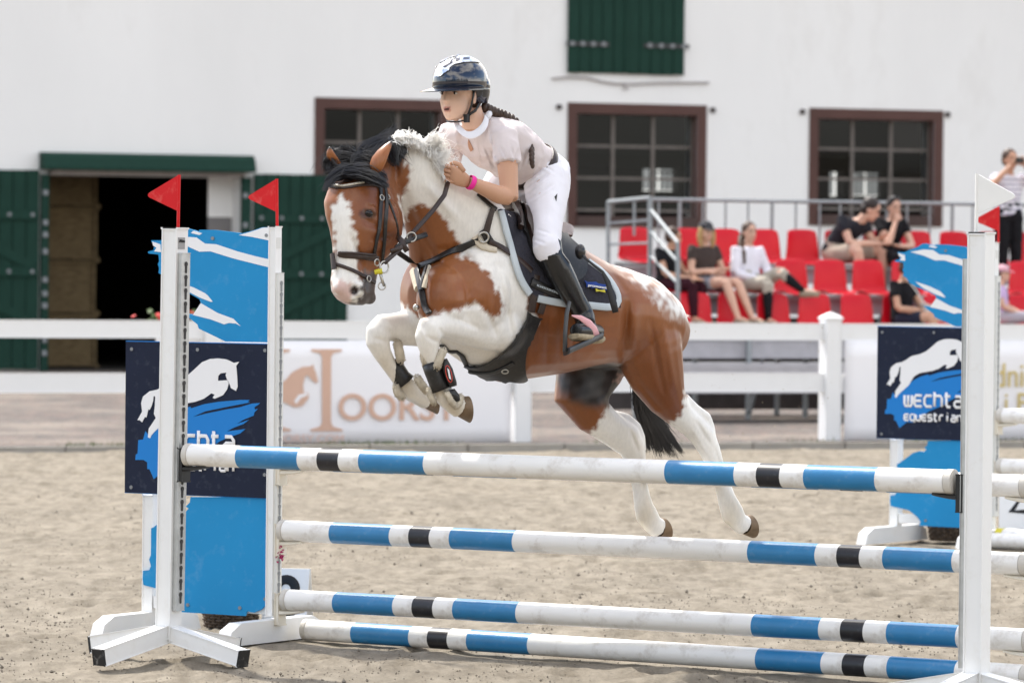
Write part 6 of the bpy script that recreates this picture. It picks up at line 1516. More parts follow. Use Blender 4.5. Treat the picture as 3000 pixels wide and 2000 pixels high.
va = [H(*p) for p in top_]; vb = [H(*p) for p in bot_]; k_ = len(va); mb.add(va + vb + [p + FW * .012 for p in va] + [p + FW * .008 for p in vb], [(i, i + 1, k_ + i + 1, k_ + i) for i in range(k_ - 1)] + [(2 * k_ + i, 3 * k_ + i, 3 * k_ + i + 1, 2 * k_ + i + 1) for i in range(k_ - 1)] + [(i, 2 * k_ + i, 2 * k_ + i + 1, i + 1) for i in range(k_ - 1)] + [(k_ + i, k_ + i + 1, 3 * k_ + i + 1, 3 * k_ + i) for i in range(k_ - 1)])
cme = mb.mesh('collar', smooth=True); cme.materials.append(M['collar']); co_ = link_mesh('collar', cme, so); md_ = co_.modifiers.new('s', 'SUBSURF'); md_.levels = 2; md_.render_levels = 2
mb = MB(); mb.tube([H(1428, 345, -.32), H(1434, 332, -.26), H(1410, 326, -.2)], [.013, .015, .012], 10); mb.build('collar', M['collar'], so, smooth=True)
mb = MB(); kp = [(1374, 408), (1382, 425), (1388, 438), (1380, 444), (1374, 432), (1372, 418)]
SBV = BVHTree.FromPolygons([v.co + so.location + wloc(rider) for v in sm_.vertices], [list(p.vertices) for p in sm_.polygons])
patch('neck_slit', kp, .0025, M['skin_t'], so, 5, .001, 0, bvh=SBV)
strap('sleeve_hem', [(1461, 476), (1480, 480), (1500, 480), (1524, 472)], .004, M['shirt'], so, .003, .002, 6, bvh=SBV)
# breeches
mb = MB()
mb.loft([(c, e1 * 1.05, e2 * 1.05) for c, e1, e2 in [rring(*r) for r in TOR[0:4]]], 24, 2.2)
tb(mb, [(1598, 520, -.04), HIP, mid(HIP, KNE, .3), mid(HIP, KNE, .6), mid(HIP, KNE, .9), KNE, mid(KNE, ANK, .08)], [.11, .104, .088, .072, .062, .060, .058], 20)
tb(mb, [FHIP, mid(FHIP, FKNE, .5), FKNE], [.102, .082, .06], 18)
mb.ball(H(1598, 512, .0), (.080, .11, .092), 16, 10, ax=(V(HS, 0, 0), FW, V(0, HS, 0))); mb.ball(H(1560, 495, .13), (.08, .10, .10), 16, 10, ax=(V(HS, 0, 0), FW, V(0, HS, 0)))
bm_ = wrinkle(remesh(mb, .0075, 4, .5), .003, 8); fold(bm_, [(1522, 568, 1602, 512, 5, .014), (1520, 548, 1590, 492, 5, .014), (1545, 590, 1620, 540, 4, .010), (1565, 470, 1625, 505, 4, .010), (1560, 700, 1600, 715, 4, .008), (1570, 672, 1612, 684, 4, .006), (1640, 470, 1655, 520, 3, .006)]); bm_.materials.append(M['breech']); bo = link_mesh('breeches', bm_, rider)
BBV = BVHTree.FromPolygons([v.co + bo.location + wloc(rider) for v in bm_.vertices], [list(p.vertices) for p in bm_.polygons])
patch('logo_patch', [(1624, 577), (1632, 568), (1629, 590)], .002, M['number'], bo, 5, .001, 0, bvh=BBV)
# belt
mb = MB(); c, e1, e2 = rring(1553, 488, -.032, .152, .118)
mb.tube([c + e1 * math.cos(a) + e2 * math.sin(a) for a in [2 * math.pi * k / 40 for k in range(41)]], .020, 8, caps=False, flat=.3, ref=e1); mb.build('belt', M['leather_b'], rider, smooth=True, fix=False)
# armband bow / number pad on the back
mb = MB(); mb.prism([H(*p) for p in ((1556, 478, -.23), (1586, 438, -.16), (1588, 426, -.155), (1580, 424, -.16), (1560, 452, -.205), (1552, 470, -.23))], V(4, 4, .012)); mb.build('belt_loop', M['leather_b'], rider)
# boots
def boot(K, A, toe, heel, top, r):
    mb = MB(); tb(mb, [top, mid(K, A, .08), mid(K, A, .3), mid(K, A, .5), mid(K, A, .75), A], [r * .6, r, r * 1.04, r * .95, r * .8, r * .76], 20)
    T, Hh, Aa = H(*toe), H(*heel), H(*A)
    tb(mb, [Aa, Aa.lerp((T + Hh) / 2, .6)], [r * .78, r * .75], 16)
    mb.tube([Hh, Hh.lerp(T, .3), Hh.lerp(T, .65), T], [r * .55, r * .62, r * .66, r * .5], 16)
    me = remesh(mb, .006, 3, .5); me.materials.append(M['boot']); bt = link_mesh('boot', me, rider)
    dn = V(6, .06 * HS, 0).normalized(); ax = (T - Hh).normalized(); sd_ = ax.cross(dn).normalized(); s = MB()
    for f0, f1, w_, z_ in ((-.05, .30, .030, .052), (.42, 1.12, .038, .042)):
        p, q = Hh.lerp(T, f0), Hh.lerp(T, f1)
        s.loft([(p + dn * z_ * .62, sd_ * w_ * .85, dn * .013), (p.lerp(q, .3) + dn * z_ * .72, sd_ * w_, dn * .015), (p.lerp(q, .7) + dn * z_ * .72, sd_ * w_, dn * .015), (q + dn * z_ * .6, sd_ * w_ * .7, dn * .011)], 14, 3)
    s.build('sole', M['sole'], bt, smooth=True, auto=60)
    return bt
boot(KNE, ANK, (1686, 968, -.44), (1752, 972, -.23), (1622, 698, -.37), .060)
boot(FKNE, FANK, (1400, 968, .10), (1470, 968, .28), (1356, 710, .11), .058)
# stirrups
si = thing('stirrup', H(1700, 980, -.4), 'black stirrup iron with a pink side branch under the rider\'s boot', 'stirrup')
mb = MB(); mb.tube([H(1668, 884, -.44), H(1660, 920, -.46), H(1656, 975, -.47), H(1655, 1030, -.47)], [.010, .012, .012, .013], 10, flat=.8); mb.build('branch', M['stirrup'], si, smooth=True)
mb = MB(); p, q = H(1660, 1030, -.46), H(1758, 985, -.26); mb.loft([(p, V(0, 10, 0), V(-10, 4, .05)), (p.lerp(q, .5), V(0, 10, 0), V(-10, 4, .055)), (q, V(0, 10, 0), V(-10, 4, .05))], 12, 3.5); mb.build('tread', M['stirrup'], si, smooth=True, auto=60)
mb = MB(); mb.tube([H(1675, 924, -.46), H(1700, 930, -.44), H(1724, 946, -.40), H(1740, 966, -.36), H(1750, 988, -.32)], [.003, .011, .017, .019, .018], 10, flat=.35, ref=-FW); mb.build('side_branch', M['pinkst'], si, smooth=True)
# wristband
mb = MB(); c = H(*mid(ELB, WRI, .96)); ax = (H(*WRI) - H(*ELB)).normalized(); u = ax.orthogonal().normalized(); v = ax.cross(u)
pts = [c + (u * math.cos(a) + v * math.sin(a)) * .030 for a in [2 * math.pi * k / 24 for k in range(25)]]; mb.tube(pts, .012, 8, caps=False, flat=.25, ref=u)
tag(mb.build('wristband', M['pinkband'], smooth=True, fix=False), 'bright pink paper wristband on the rider\'s wrist', 'wristband')
# helmet
he = thing('riding_helmet', hp3(0, 0, .06), 'glossy navy riding helmet with silver vents and a wide brim', 'helmet')
HCn = hp3(-.015, 0, .045)
def hel(f, l, u): return HCn + FF_ * f + FLt * l + FUP * u
mb = MB(); rings = []; NR = 30
prof = [(-.012, 1.0), (.02, 1.02), (.05, .985), (.08, .88), (.105, .70), (.122, .46), (.131, .20), (.1325, .03)]
mb2 = MB(); rg = []
for u, k in prof:
    rg.append((hel(0, 0, u), FF_ * .135 * k, FLt * .112 * k))
mb.loft(rg, NR, 2.1); me = mb.mesh('shell', smooth=True); me.materials.append(M['helmet']); shl = link_mesh('shell', me, he)
mb = MB(); mb.loft([(hel(-.07, 0, -.075), FF_ * .060, FLt * .088), (hel(-.066, 0, -.04), FF_ * .070, FLt * .100), (hel(-.055, 0, .0), FF_ * .084, FLt * .109), (hel(-.045, 0, .03), FF_ * .088, FLt * .109)], 24); mb.build('neck_guard', M['helmet'], he, smooth=True)
mb = MB(); b0 = []; b1 = []
for k in range(49):
    a = math.pi * (-.62 + 1.24 * k / 48); ex = max(0, math.cos(a)); r_in = (.134 * math.cos(a), .112 * math.sin(a)); w_ = .012 + .058 * max(0, math.cos(a * .8)) ** .8
    L_ = math.hypot(r_in[0] / .134, r_in[1] / .112); nx_, ny_ = math.cos(a), math.sin(a)
    b0.append(hel(r_in[0] * .98, r_in[1] * .98, -.004)); b1.append(hel(r_in[0] + nx_ * w_, r_in[1] + ny_ * w_, -.014 - .010 * ex))
k_ = len(b0); vs = b0 + b1 + [p - FUP * .006 for p in b0] + [p - FUP * .004 for p in b1]
fs = []
for i in range(k_ - 1): fs += [(i, i + 1, k_ + i + 1, k_ + i), (2 * k_ + i, 3 * k_ + i, 3 * k_ + i + 1, 2 * k_ + i + 1), (k_ + i, k_ + i + 1, 3 * k_ + i + 1, 3 * k_ + i)]
mb.add(vs, fs); mb.build('brim', M['helmet'], he, smooth=True, auto=50)
# silver vent shell over the top front
SHB = BVHTree.FromPolygons([v.co + shl.location + wloc(he) for v in me.vertices], [list(p.vertices) for p in me.polygons])
HZm = lambda pts: [(1250 + x / 6.03, 140 + y / 6.03) for x, y in pts]
patch('vent_panel', HZm([(90, 400), (140, 300), (200, 220), (300, 160), (420, 125), (600, 135), (760, 165), (900, 240), (930, 275), (780, 262), (620, 280), (500, 310), (410, 360), (400, 410), (320, 460), (260, 520), (160, 515), (120, 450)]), .004, M['chrome'], he, 5, .0025, 1, bvh=SHB)
for q in ([(520, 210), (590, 200), (580, 240), (515, 260)], [(645, 195), (755, 185), (750, 220), (640, 228)], [(300, 350), (465, 250), (465, 285), (330, 365)], [(235, 250), (330, 185), (470, 145), (600, 150), (460, 190), (350, 240), (240, 290)], [(170, 310), (198, 270), (190, 370), (170, 350)]):
    patch('vent', HZm(q), .0068, M['helmet'], he, 4, .0008, 0, bvh=SHB)
mb = MB(); stp = [hp3(-.006, .080, .035), hp3(.0, .079, .0), hp3(.008, .071, -.05), hp3(.018, .060, -.085)]
mb.tube(stp, .0075, 8, flat=.4, ref=FLt); mb.tube([hp3(.018, .060, -.085), hp3(-.02, .078, -.062), hp3(-.06, .070, -.03), hp3(-.085, .05, .0)], .007, 8, flat=.4, ref=FLt)
mb.tube([hp3(.018, .060, -.083), hp3(.022, .050, -.105), hp3(.045, .025, -.112), hp3(.058, 0, -.112), hp3(.045, -.03, -.108)], .006, 8, flat=.6); mb.build('chin_strap', M['cup_b'], he, smooth=True)
mb = MB(); mb.box(hp3(.020, .057, -.097), FF_ * .008, FLt * .008, FUP * .016, bev=.002); mb.build('buckle', M['cup_b'], he)
# hair under the helmet and the plait down the back
mb = MB(); mb.ball(hp3(-.066, 0, -.015), (.05, .072, .055), 16, 10, ax=A3)
for sg in (-1, 1): mb.ball(hp3(-.022, .066 * sg, .022), (.036, .012, .026), 12, 8, ax=A3)
mb.build('hair', M['hairb'], rider, smooth=True)
mb = MB(); path = [(1424, 318, -.26), (1442, 326, -.25), (1462, 334, -.24), (1482, 340, -.245), (1504, 350, -.20), (1528, 372, -.15), (1548, 396, -.14), (1556, 418, -.20), (1558, 444, -.27), (1558, 468, -.29), (1560, 490, -.29)]
for i in range(len(path) * 4 - 4):
    q = i / 4; k = int(q); a, b = path[k], path[min(k + 1, len(path) - 1)]; c = H(*mid(a, b, q - k)); rr = .0165 * (1 - .45 * i / (len(path) * 4))
    off = V((4 if i % 2 else -4) * (1 - i / 50), (3 if i % 2 else -3) * (1 - i / 50), 0)
    mb.ball(c + off, (rr * 1.0, rr, rr * 1.5), 10, 7)
mb.build('plait', M['hairb'], rider, smooth=True)
# crop hanging behind the saddle
mb = MB(); mb.tube([H(*Z3([q])[0], d) for q, d in (((905, 610), -.34), ((950, 668), -.36), ((1020, 725), -.37), ((1085, 775), -.375), ((1125, 850), -.38), ((1150, 940), -.385), ((1170, 1020), -.39), ((1185, 1085), -.39))], [.005, .005, .006, .007, .012, .015, .016, .014], 10, flat=.45, ref=-FW)
crp2 = thing('riding_crop', H(*Z3([(1100, 850)])[0], -.38), 'black riding crop hanging down over the saddle pad behind the boot', 'riding crop')
mb.build('shaft', M['cup_b'], crp2, smooth=True)
mb = MB(); mb.ball(H(*Z3([(915, 620)])[0], -.33), (.024, .03, .034), 12, 8); mb.build('tassel', M['mane_k'], crp2, smooth=True)

# --- fleece-lined boots on the forelegs
def leg_boot(rows, label, flip=1):
    P = [H(x, y, d) for x, y, _, d in rows]; t = thing('tendon_boot', P[1], label, 'horse boot')
    mb = MB(); rg = []
    for i, (x, y, w_, d) in enumerate(rows):
        tn = (P[min(i + 1, len(P) - 1)] - P[max(i - 1, 0)]).normalized(); e2 = (FW - tn * FW.dot(tn)).normalized(); e1 = tn.cross(e2); rg.append((P[i], e1 * w_ / HS, e2 * w_ / HS * 1.05))
    mb.loft(rg, 20); mb.build('shell', M['leather_k'], t, smooth=True)
    return t, P, rg
def fleece(t, path, r, n_=260, seed=1):
    n_ *= 5
    rd = random.Random(seed); mb = MB(); P = [H(*p) for p in path]; mb.tube(P, r, 10)
    for k in range(n_):
        q = rd.random() * (len(P) - 1); i = min(int(q), len(P) - 2); c = P[i].lerp(P[i + 1], q - i); d = Vector((rd.gauss(0, 1), rd.gauss(0, 1), rd.gauss(0, 1))).normalized(); b = c + d * r * .9; e = d.orthogonal().normalized() * .0026
        tp = b + d * .0055 + Vector((rd.gauss(0, .002), 0, -.002)); mb.add([b - e, b + e, tp, b + d.cross(e)], [(0, 1, 2), (1, 3, 2), (3, 0, 2)])
    mb.build('fleece', M['fleece'], t, smooth=True, fix=False)
d0 = dm(1280, .16)
t1, P1, _ = leg_boot([(1262, 1062, 27, d0), (1270, 1085, 27, d0), (1282, 1115, 27, d0 + .01), (1292, 1140, 31, d0 + .015)], 'black fleece-lined boot on the horse\'s near foreleg')
fleece(t1, [(1240, 1035, d0 - .02), (1243, 1055, d0 - .02), (1250, 1072, d0 - .01)], .014, 160, 2); fleece(t1, [(1298, 1025, d0 - .03), (1290, 1045, d0 - .04), (1280, 1075, d0 - .045)], .017, 240, 3)
fleece(t1, [(1258, 1140, d0 + .0), (1262, 1160, d0 + .0), (1272, 1180, d0)], .013, 160, 4); fleece(t1, [(1308, 1148, d0 - .02), (1320, 1172, d0 - .02), (1334, 1190, d0 - .01), (1346, 1180, d0 + .01), (1350, 1158, d0 + .03)], .013, 300, 5)
mb = MB(); mb.loft([(H(1300, 1052, d0 - .01), V(9, -3, 0), V(0, 0, .03)), (H(1312, 1085, d0 - .015), V(14, -5, 0), V(0, 0, .032)), (H(1326, 1125, d0 - .005), V(12, -4, 0), V(0, 0, .03)), (H(1328, 1132, d0), V(10, -3, 0), V(0, 0, .026))], 14, 3); mb.build('strike_pad', M['leather_k'], t1, smooth=True)
mb = MB(); mb.loft([(H(1318, 1142, d0), V(13, -4, 0), V(0, 0, .025)), (H(1332, 1162, d0 + .005), V(14, -5, 0), V(0, 0, .025)), (H(1340, 1175, d0 + .01), V(8, -3, 0), V(0, 0, .02))], 12, 3); mb.build('fetlock_pad', M['leather_k'], t1, smooth=True)
logo_r = mat('red_print', (.6, .06, .04), .5, .4)
mb = MB(); lc = H(1315, 1095, d0 - .052); mb.tube([lc + V(10 * math.sin(a) * .8 + 5 * math.cos(a), 24 * math.cos(a), 0) for a in [2 * math.pi * k / 20 for k in range(21)]], .0018, 5, caps=False); mb.build('emblem_outline', logo_r, t1, fix=False)
mb = MB(); mb.prism([H(1310, 1078, d0 - .052), H(1316, 1082, d0 - .052), H(1322, 1112, d0 - .052), H(1316, 1108, d0 - .052)], -FW * .001); mb.build('emblem', M['print_w'], t1)
d1 = dm(1160, -.14)
t2, P2_, _ = leg_boot([(1146, 1058, 27, d1), (1158, 1080, 28, d1), (1174, 1105, 28, d1 + .01), (1186, 1120, 32, d1 + .015)], 'black fleece-lined boot on the horse\'s far foreleg')
fleece(t2, [(1108, 1032, d1 - .03), (1120, 1050, d1 - .03), (1136, 1068, d1 - .02)], .016, 220, 6); fleece(t2, [(1164, 1004, d1 - .04), (1170, 1030, d1 - .05), (1174, 1055, d1 - .05)], .019, 260, 7)
fleece(t2, [(1160, 1128, d1 - .02), (1165, 1150, d1 - .02), (1178, 1165, d1 - .02)], .016, 220, 8); fleece(t2, [(1222, 1105, d1 - .03), (1235, 1125, d1 - .03), (1250, 1145, d1 - .02)], .017, 260, 9)

# --- grains of sand thrown up behind the hind feet
mb = MB(); rd = random.Random(11)
for k in range(150):
    x, y = rd.uniform(1950, 2450), rd.uniform(900, 1560); r = rd.uniform(.0015, .0042); p = H(x, y, rd.uniform(.3, 1.6))
    e = [Vector((rd.gauss(0, 1), rd.gauss(0, 1), rd.gauss(0, 1))).normalized() * r for _ in range(4)]; mb.add([p + q for q in e], [(0, 1, 2), (0, 2, 3), (0, 3, 1), (1, 3, 2)])
tag(mb.build('flying_sand', M['sole'], fix=False), 'grains of sand thrown up behind the horse', 'sand', kind='stuff')
# ================================================================== SPECTATORS
def cloth(name, c): return mat(name, c, .85, .2, .06, 10, .5, 16)
SK = [mat('spectator_skin', c, .5, .4, .05, 12) for c in ((.52, .29, .19), (.60, .36, .26), (.44, .23, .14))]
HR = {'brown': mat('hair_brown', (.06, .03, .016), .5, .4, .3, 40), 'blond': mat('hair_blond', (.42, .27, .11), .5, .4, .3, 40), 'dark': mat('hair_dark', (.022, .013, .010), .5, .4, .3, 40)}
SHOE = mat('worn_trainers', (.30, .24, .17), .7, .3, .3, 30)
def spectator(o, yaw_, label, J=None, shirt=None, sleeve=.5, pants=None, plen=2.0, hair='brown', skin=0, tail=0, cap=None, sock=None, shoe=SHOE, s=1.0, look=(0, 0), stripes=None, bob=False, nm='person'):
    D = dict(pel=(0, 0, .09), wai=(0, .02, .25), che=(0, .03, .42), nek=(0, .01, .55), hed=(0, -.02, .69),
             hl=(-.09, -.03, .08), hr=(.09, -.03, .08), kl=(-.11, -.42, .11), kr=(.11, -.42, .11), al=(-.11, -.45, -.33), ar=(.11, -.45, -.33), tl=(-.12, -.60, -.38), tr=(.12, -.60, -.38),
             sl=(-.165, .02, .49), sr=(.165, .02, .49), el=(-.23, -.06, .24), er=(.23, -.06, .24), wl=(-.10, -.25, .16), wr=(.10, -.25, .16))
    if J: D.update(J)
    Rm = Matrix.Rotation(yaw + yaw_, 3, 'Z'); o = Vector(o)
    W = lambda p: o + Rm @ (Vector(p) * s)
    G = {k: W(v) for k, v in D.items()}
    t = thing(nm, o, label, 'person', 'spectators in the stand')
    X_ = (G['sr'] - G['sl']).normalized()
    def tor(mb, k, a=0, b=5):
        ks = ['pel', 'wai', 'che', 'nek']; P = [G[q] for q in ks]; up = (P[2] - P[0]).normalized(); dp = X_.cross(up).normalized()
        r = [(P[0] - up * .07 * s, .13, .085), (P[0], .165, .115), (P[1], .135, .098), (P[1].lerp(P[2], .6), .152, .108), (P[2], .165, .105), (P[2].lerp(P[3], .45), .135, .08), (P[2].lerp(P[3], .8), .075, .058)]
        mb.loft([(c, X_ * w_ * k * s, dp * d_ * k * s) for c, w_, d_ in r[a:b]], 18, 2.2)
    L = lambda a, b, f: G[a].lerp(G[b], f)
    sc_ = lambda l: [q * s for q in l]
    mb = MB(); tor(mb, 1, 0, 7)
    mb.tube([G['nek'] - ZV * .03, G['nek'].lerp(G['hed'], .6)], sc_([.055, .05]), 12)
    ly, lp = R_(look[0]), R_(look[1]); Rh = Rm @ Matrix.Rotation(ly, 3, 'Z') @ Matrix.Rotation(lp, 3, 'X')
    hx, hy, hz = Rh @ Vector((1, 0, 0)), Rh @ Vector((0, -1, 0)), Rh @ Vector((0, 0, 1)); A = (hx, hy, hz); hc = G['hed']
    hp_ = lambda x, f, u: hc + (hx * x + hy * f + hz * u) * s
    mb.ball(hp_(0, -.005, .025), tuple(sc_([.075, .095, .095])), 16, 11, ax=A); mb.ball(hp_(0, .03, -.035), tuple(sc_([.058, .062, .075])), 14, 9, ax=A); mb.ball(hp_(0, .055, -.082), tuple(sc_([.03, .03, .026])), 12, 7, ax=A)
    mb.tube([hp_(0, .088, .01), hp_(0, .104, -.024), hp_(0, .09, -.03)], sc_([.008, .013, .008]), 8)
    for sg in (-1, 1): mb.ball(hp_(.075 * sg, -.005, -.01), tuple(sc_([.01, .018, .03])), 10, 6, ax=A)
    for q in 'lr':
        mb.tube([G['s' + q].lerp(G['che'], .3), G['s' + q], L('s' + q, 'e' + q, .5), G['e' + q]], sc_([.05, .054, .045, .039]), 12); mb.tube([G['e' + q], L('e' + q, 'w' + q, .35), G['w' + q]], sc_([.038, .039, .026]), 12)
        mb.tube([G['h' + q], L('h' + q, 'k' + q, .5), G['k' + q]], sc_([.088, .075, .056]), 14); mb.tube([G['k' + q], L('k' + q, 'a' + q, .35), L('k' + q, 'a' + q, .75), G['a' + q]], sc_([.054, .056, .040, .034]), 14)
        mb.tube([G['a' + q], G['a' + q].lerp(G['t' + q], .5), G['t' + q]], sc_([.035, .036, .028]), 12)
    me = remesh(mb, .0125 * s, 3, .5)
    hb_ = MB()
    for q, sg in (('l', 1), ('r', -1)):
        d = (G['w' + q] - G['e' + q]).normalized(); th = ((X_ * sg) - d * X_.dot(d) * sg)
        th = th.normalized() if th.length > .05 else ZV; pn = d.cross(th) * sg
        hand(hb_, G['w' + q], G['w' + q] + d * .055 * s, d, pn, th, s * .95, .45)
    join_mesh(me, hb_); me.materials.append(SK[skin]); link_mesh('body', me, t)
    # shirt
    if shirt is not None:
        mb = MB(); tor(mb, 1.09, 1, 7)
        for q in 'lr':
            pts = [G['s' + q].lerp(G['che'], .35), G['s' + q], L('s' + q, 'e' + q, min(sleeve, 1) * .5), L('s' + q, 'e' + q, min(sleeve, 1))]; mb.tube(pts, sc_([.058, .066, .060, .056 if sleeve < 1 else .05]), 14)
            if sleeve > 1: mb.tube([G['e' + q], L('e' + q, 'w' + q, .4), L('e' + q, 'w' + q, .97)], sc_([.05, .047, .035]), 14)
        me = wrinkle(remesh(mb, .0125 * s, 2, .5), .006 * s, 8); me.materials.append(shirt); link_mesh('shirt', me, t)
    if pants is not None:
        mb = MB(); tor(mb, 1.08, 0, 3)
        for q in 'lr':
            f = min(plen, 1); mb.tube([G['pel'].lerp(G['h' + q], .7), G['h' + q], L('h' + q, 'k' + q, f * .5), L('h' + q, 'k' + q, f)], sc_([.10, .098, .084, .066 if plen >= 1 else .082]), 16)
            if plen > 1: mb.tube([G['k' + q], L('k' + q, 'a' + q, .4 * (plen - 1)), L('k' + q, 'a' + q, .93 * (plen - 1))], sc_([.064, .062, .046]), 14)
        me = wrinkle(remesh(mb, .0125 * s, 2, .5), .006 * s, 7); me.materials.append(pants); link_mesh('trousers' if plen > 1 else 'shorts', me, t)
    for q in 'lr':
        if sock is not None:
            mb = MB(); mb.tube([L('k' + q, 'a' + q, .18), L('k' + q, 'a' + q, .45), L('k' + q, 'a' + q, .8), G['a' + q]], sc_([.058, .060, .044, .038]), 14); mb.build('sock', sock, t, smooth=True)
        a, tt = G['a' + q], G['t' + q]; dv = (tt - a); dv = dv.normalized(); mb = MB()
        mb.tube([a - dv * .05 * s - ZV * .035 * s, a - ZV * .03 * s, a.lerp(tt, .6) - ZV * .015 * s, tt + dv * .03 * s - ZV * .01 * s], sc_([.036, .046, .044, .030]), 12); mb.build('shoe', shoe, t, smooth=True)
    # face
    for sg in (-1, 1):
        mb = MB(); mb.ball(hp_(.03 * sg, .083, .012), tuple(sc_([.013, .008, .007])), 8, 6, ax=A); mb.build('eye', M['eye'], t, smooth=True)
        mb = MB(); mb.tube([hp_(.012 * sg, .094, .033), hp_(.032 * sg, .088, .038), hp_(.05 * sg, .07, .031)], .004 * s, 6); mb.build('eyebrow', HR[hair], t, smooth=True)
    mb = MB(); mb.ball(hp_(0, .088, -.058), tuple(sc_([.022, .008, .007])), 8, 6, ax=A); mb.build('mouth', M['lips'], t, smooth=True)
    # hair
    mb = MB(); mb.ball(hp_(0, -.022, .045), tuple(sc_([.084, .094, .088])), 18, 11, ax=A); mb.ball(hp_(0, -.045, -.005), tuple(sc_([.080, .068, .072])), 14, 9, ax=A)
    if bob:
        for sg in (-1, 1): mb.tube([hp_(.068 * sg, .01, .05), hp_(.085 * sg, .005, -.03), hp_(.082 * sg, .01, -.11), hp_(.07 * sg, .02, -.18)], sc_([.03, .034, .034, .012]), 10)
    if tail:
        sd_ = 1 if tail > 0 else -1
        mb.tube([hp_(0, -.10, .03), hp_(.04 * sd_, -.13, -.05), hp_(.09 * sd_, -.06, -.14), hp_(.10 * sd_, .04, -.24), hp_(.10 * sd_, .07, -.36)], sc_([.03, .04, .038, .034, .014]), 10)
    mh = remesh(mb, .010 * s, 2, .5); wrinkle(mh, .004, 20); mh.materials.append(HR[hair]); link_mesh('hair', mh, t)
    if cap is not None:
        mb = MB(); mb.loft([(hp_(0, -.012, .035), hx * .088 * s, hy * .104 * s), (hp_(0, -.012, .075), hx * .086 * s, hy * .10 * s), (hp_(0, -.014, .115), hx * .062 * s, hy * .074 * s), (hp_(0, -.014, .135), hx * .02 * s, hy * .024 * s)], 18); cp = mb.build('cap', cap, t, smooth=True)
        mb = MB(); mb.loft([(hp_(0, .085, .042), hx * .07 * s, hz * .006 * s), (hp_(0, .125, .034), hx * .066 * s, hz * .006 * s), (hp_(0, .16, .024), hx * .04 * s, hz * .005 * s)], 14); mb.build('peak', cap, cp, smooth=True)
    return t, G, hp_
def seatpos(r, x, dz=0.0, off=.12): return rp(r, row_s(r, x), off, rowinfo[r][1] - PAN + dz)
blk = cloth('black_cotton', (.008, .008, .010)); blk2 = cloth('charcoal_cotton', (.020, .020, .026)); maroon = cloth('maroon_cotton', (.035, .006, .012)); brn = cloth('brown_cotton', (.055, .040, .036))
spectator(seatpos(1, 1942), R_(38), 'boy in a black T-shirt and maroon trousers sitting behind the sloping handrail', dict(el=(-.22, -.10, .22), er=(.2, -.14, .24), wl=(-.04, -.34, .17), wr=(.1, -.36, .17), hed=(.0, -.09, .67), nek=(0, -.04, .54), che=(0, -.0, .42)), blk, .45, maroon, 2, 'brown', 0, look=(20, 10), s=.93)
spectator(seatpos(1, 2052), R_(16), 'woman in a grey cap, brown T-shirt and grey shorts with arms folded', dict(el=(-.24, -.05, .22), er=(.24, -.05, .22), wl=(.06, -.22, .26), wr=(-.06, -.20, .22), kl=(-.05, -.44, .13), kr=(.12, -.45, .12), al=(.0, -.62, -.30), ar=(.18, -.66, -.30), tl=(.0, -.80, -.34), tr=(.18, -.84, -.34)), brn, .45, cloth('grey_shorts', (.30, .30, .34)), .55, 'blond', 1, cap=cloth('grey_cap', (.05, .05, .055)), bob=True, look=(-12, 0))
spectator(seatpos(1, 2180), R_(14), 'woman in a white long-sleeved top and beige breeches with crossed legs', dict(el=(-.23, -.05, .22), er=(.24, -.06, .24), wl=(.0, -.24, .14), wr=(.06, -.25, .15), kl=(-.06, -.44, .12), kr=(.10, -.46, .24), al=(-.06, -.46, -.32), ar=(.34, -.60, .02), tl=(-.06, -.62, -.36), tr=(.44, -.72, .0)), cloth('white_sports_top', (.72, .70, .76)), 2, cloth('beige_breeches', (.40, .36, .30)), 1.5, 'brown', 1, tail=-1, sock=blk, look=(-10, 0))
spectator(seatpos(2, 2432), R_(32), 'man in a charcoal T-shirt and khaki shorts bending forward with glasses', dict(wai=(0, -.06, .24), che=(.02, -.20, .38), nek=(.03, -.30, .46), hed=(.06, -.40, .55), sl=(-.17, -.20, .44), sr=(.20, -.22, .42), el=(-.20, -.32, .20), er=(.22, -.34, .2), wl=(.05, -.52, .2), wr=(.12, -.50, .26), kl=(-.20, -.42, .14), kr=(.26, -.42, .14), al=(-.16, -.44, -.34), ar=(.24, -.44, -.34)), blk2, .5, cloth('khaki_shorts', (.36, .30, .24)), .8, 'dark', 1, look=(25, 28), s=1.14)
t_, G_, hp_ = spectator(seatpos(2, 2585), R_(4), 'woman in black resting her chin on her hand beside the bending man', dict(wai=(0, -.03, .25), che=(0, -.08, .41), nek=(0, -.12, .53), hed=(0, -.16, .66), sl=(-.165, -.08, .48), sr=(.165, -.08, .48), el=(-.16, -.32, .22), er=(.2, -.26, .2), wl=(-.03, -.26, .50), wr=(-.02, -.38, .2)), blk, .45, cloth('black_trousers', (.010, .010, .014)), 2, 'dark', 1, look=(0, 10))
mb = MB(); mb.tube([hp_(-.07, -.01, .11), hp_(-.03, .05, .125), hp_(.03, .05, .125), hp_(.07, -.01, .11)], .012, 8); mb.build('sunglasses', M['cup_b'], t_, smooth=True)
spectator(seatpos(0, 2634), R_(30), 'seated person in black T-shirt and navy shorts with crossed bare legs beside the far wing', dict(el=(-.22, -.08, .22), er=(.2, -.12, .24), wl=(.02, -.32, .2), wr=(.1, -.34, .22), kl=(-.05, -.44, .14), kr=(.06, -.46, .22), al=(.0, -.5, -.32), ar=(.36, -.58, .02), tl=(.0, -.66, -.36), tr=(.48, -.66, -.02), hed=(0, -.06, .69)), blk, .5, cloth('navy_shorts', (.016, .018, .034)), .7, 'brown', 0, look=(25, 12))
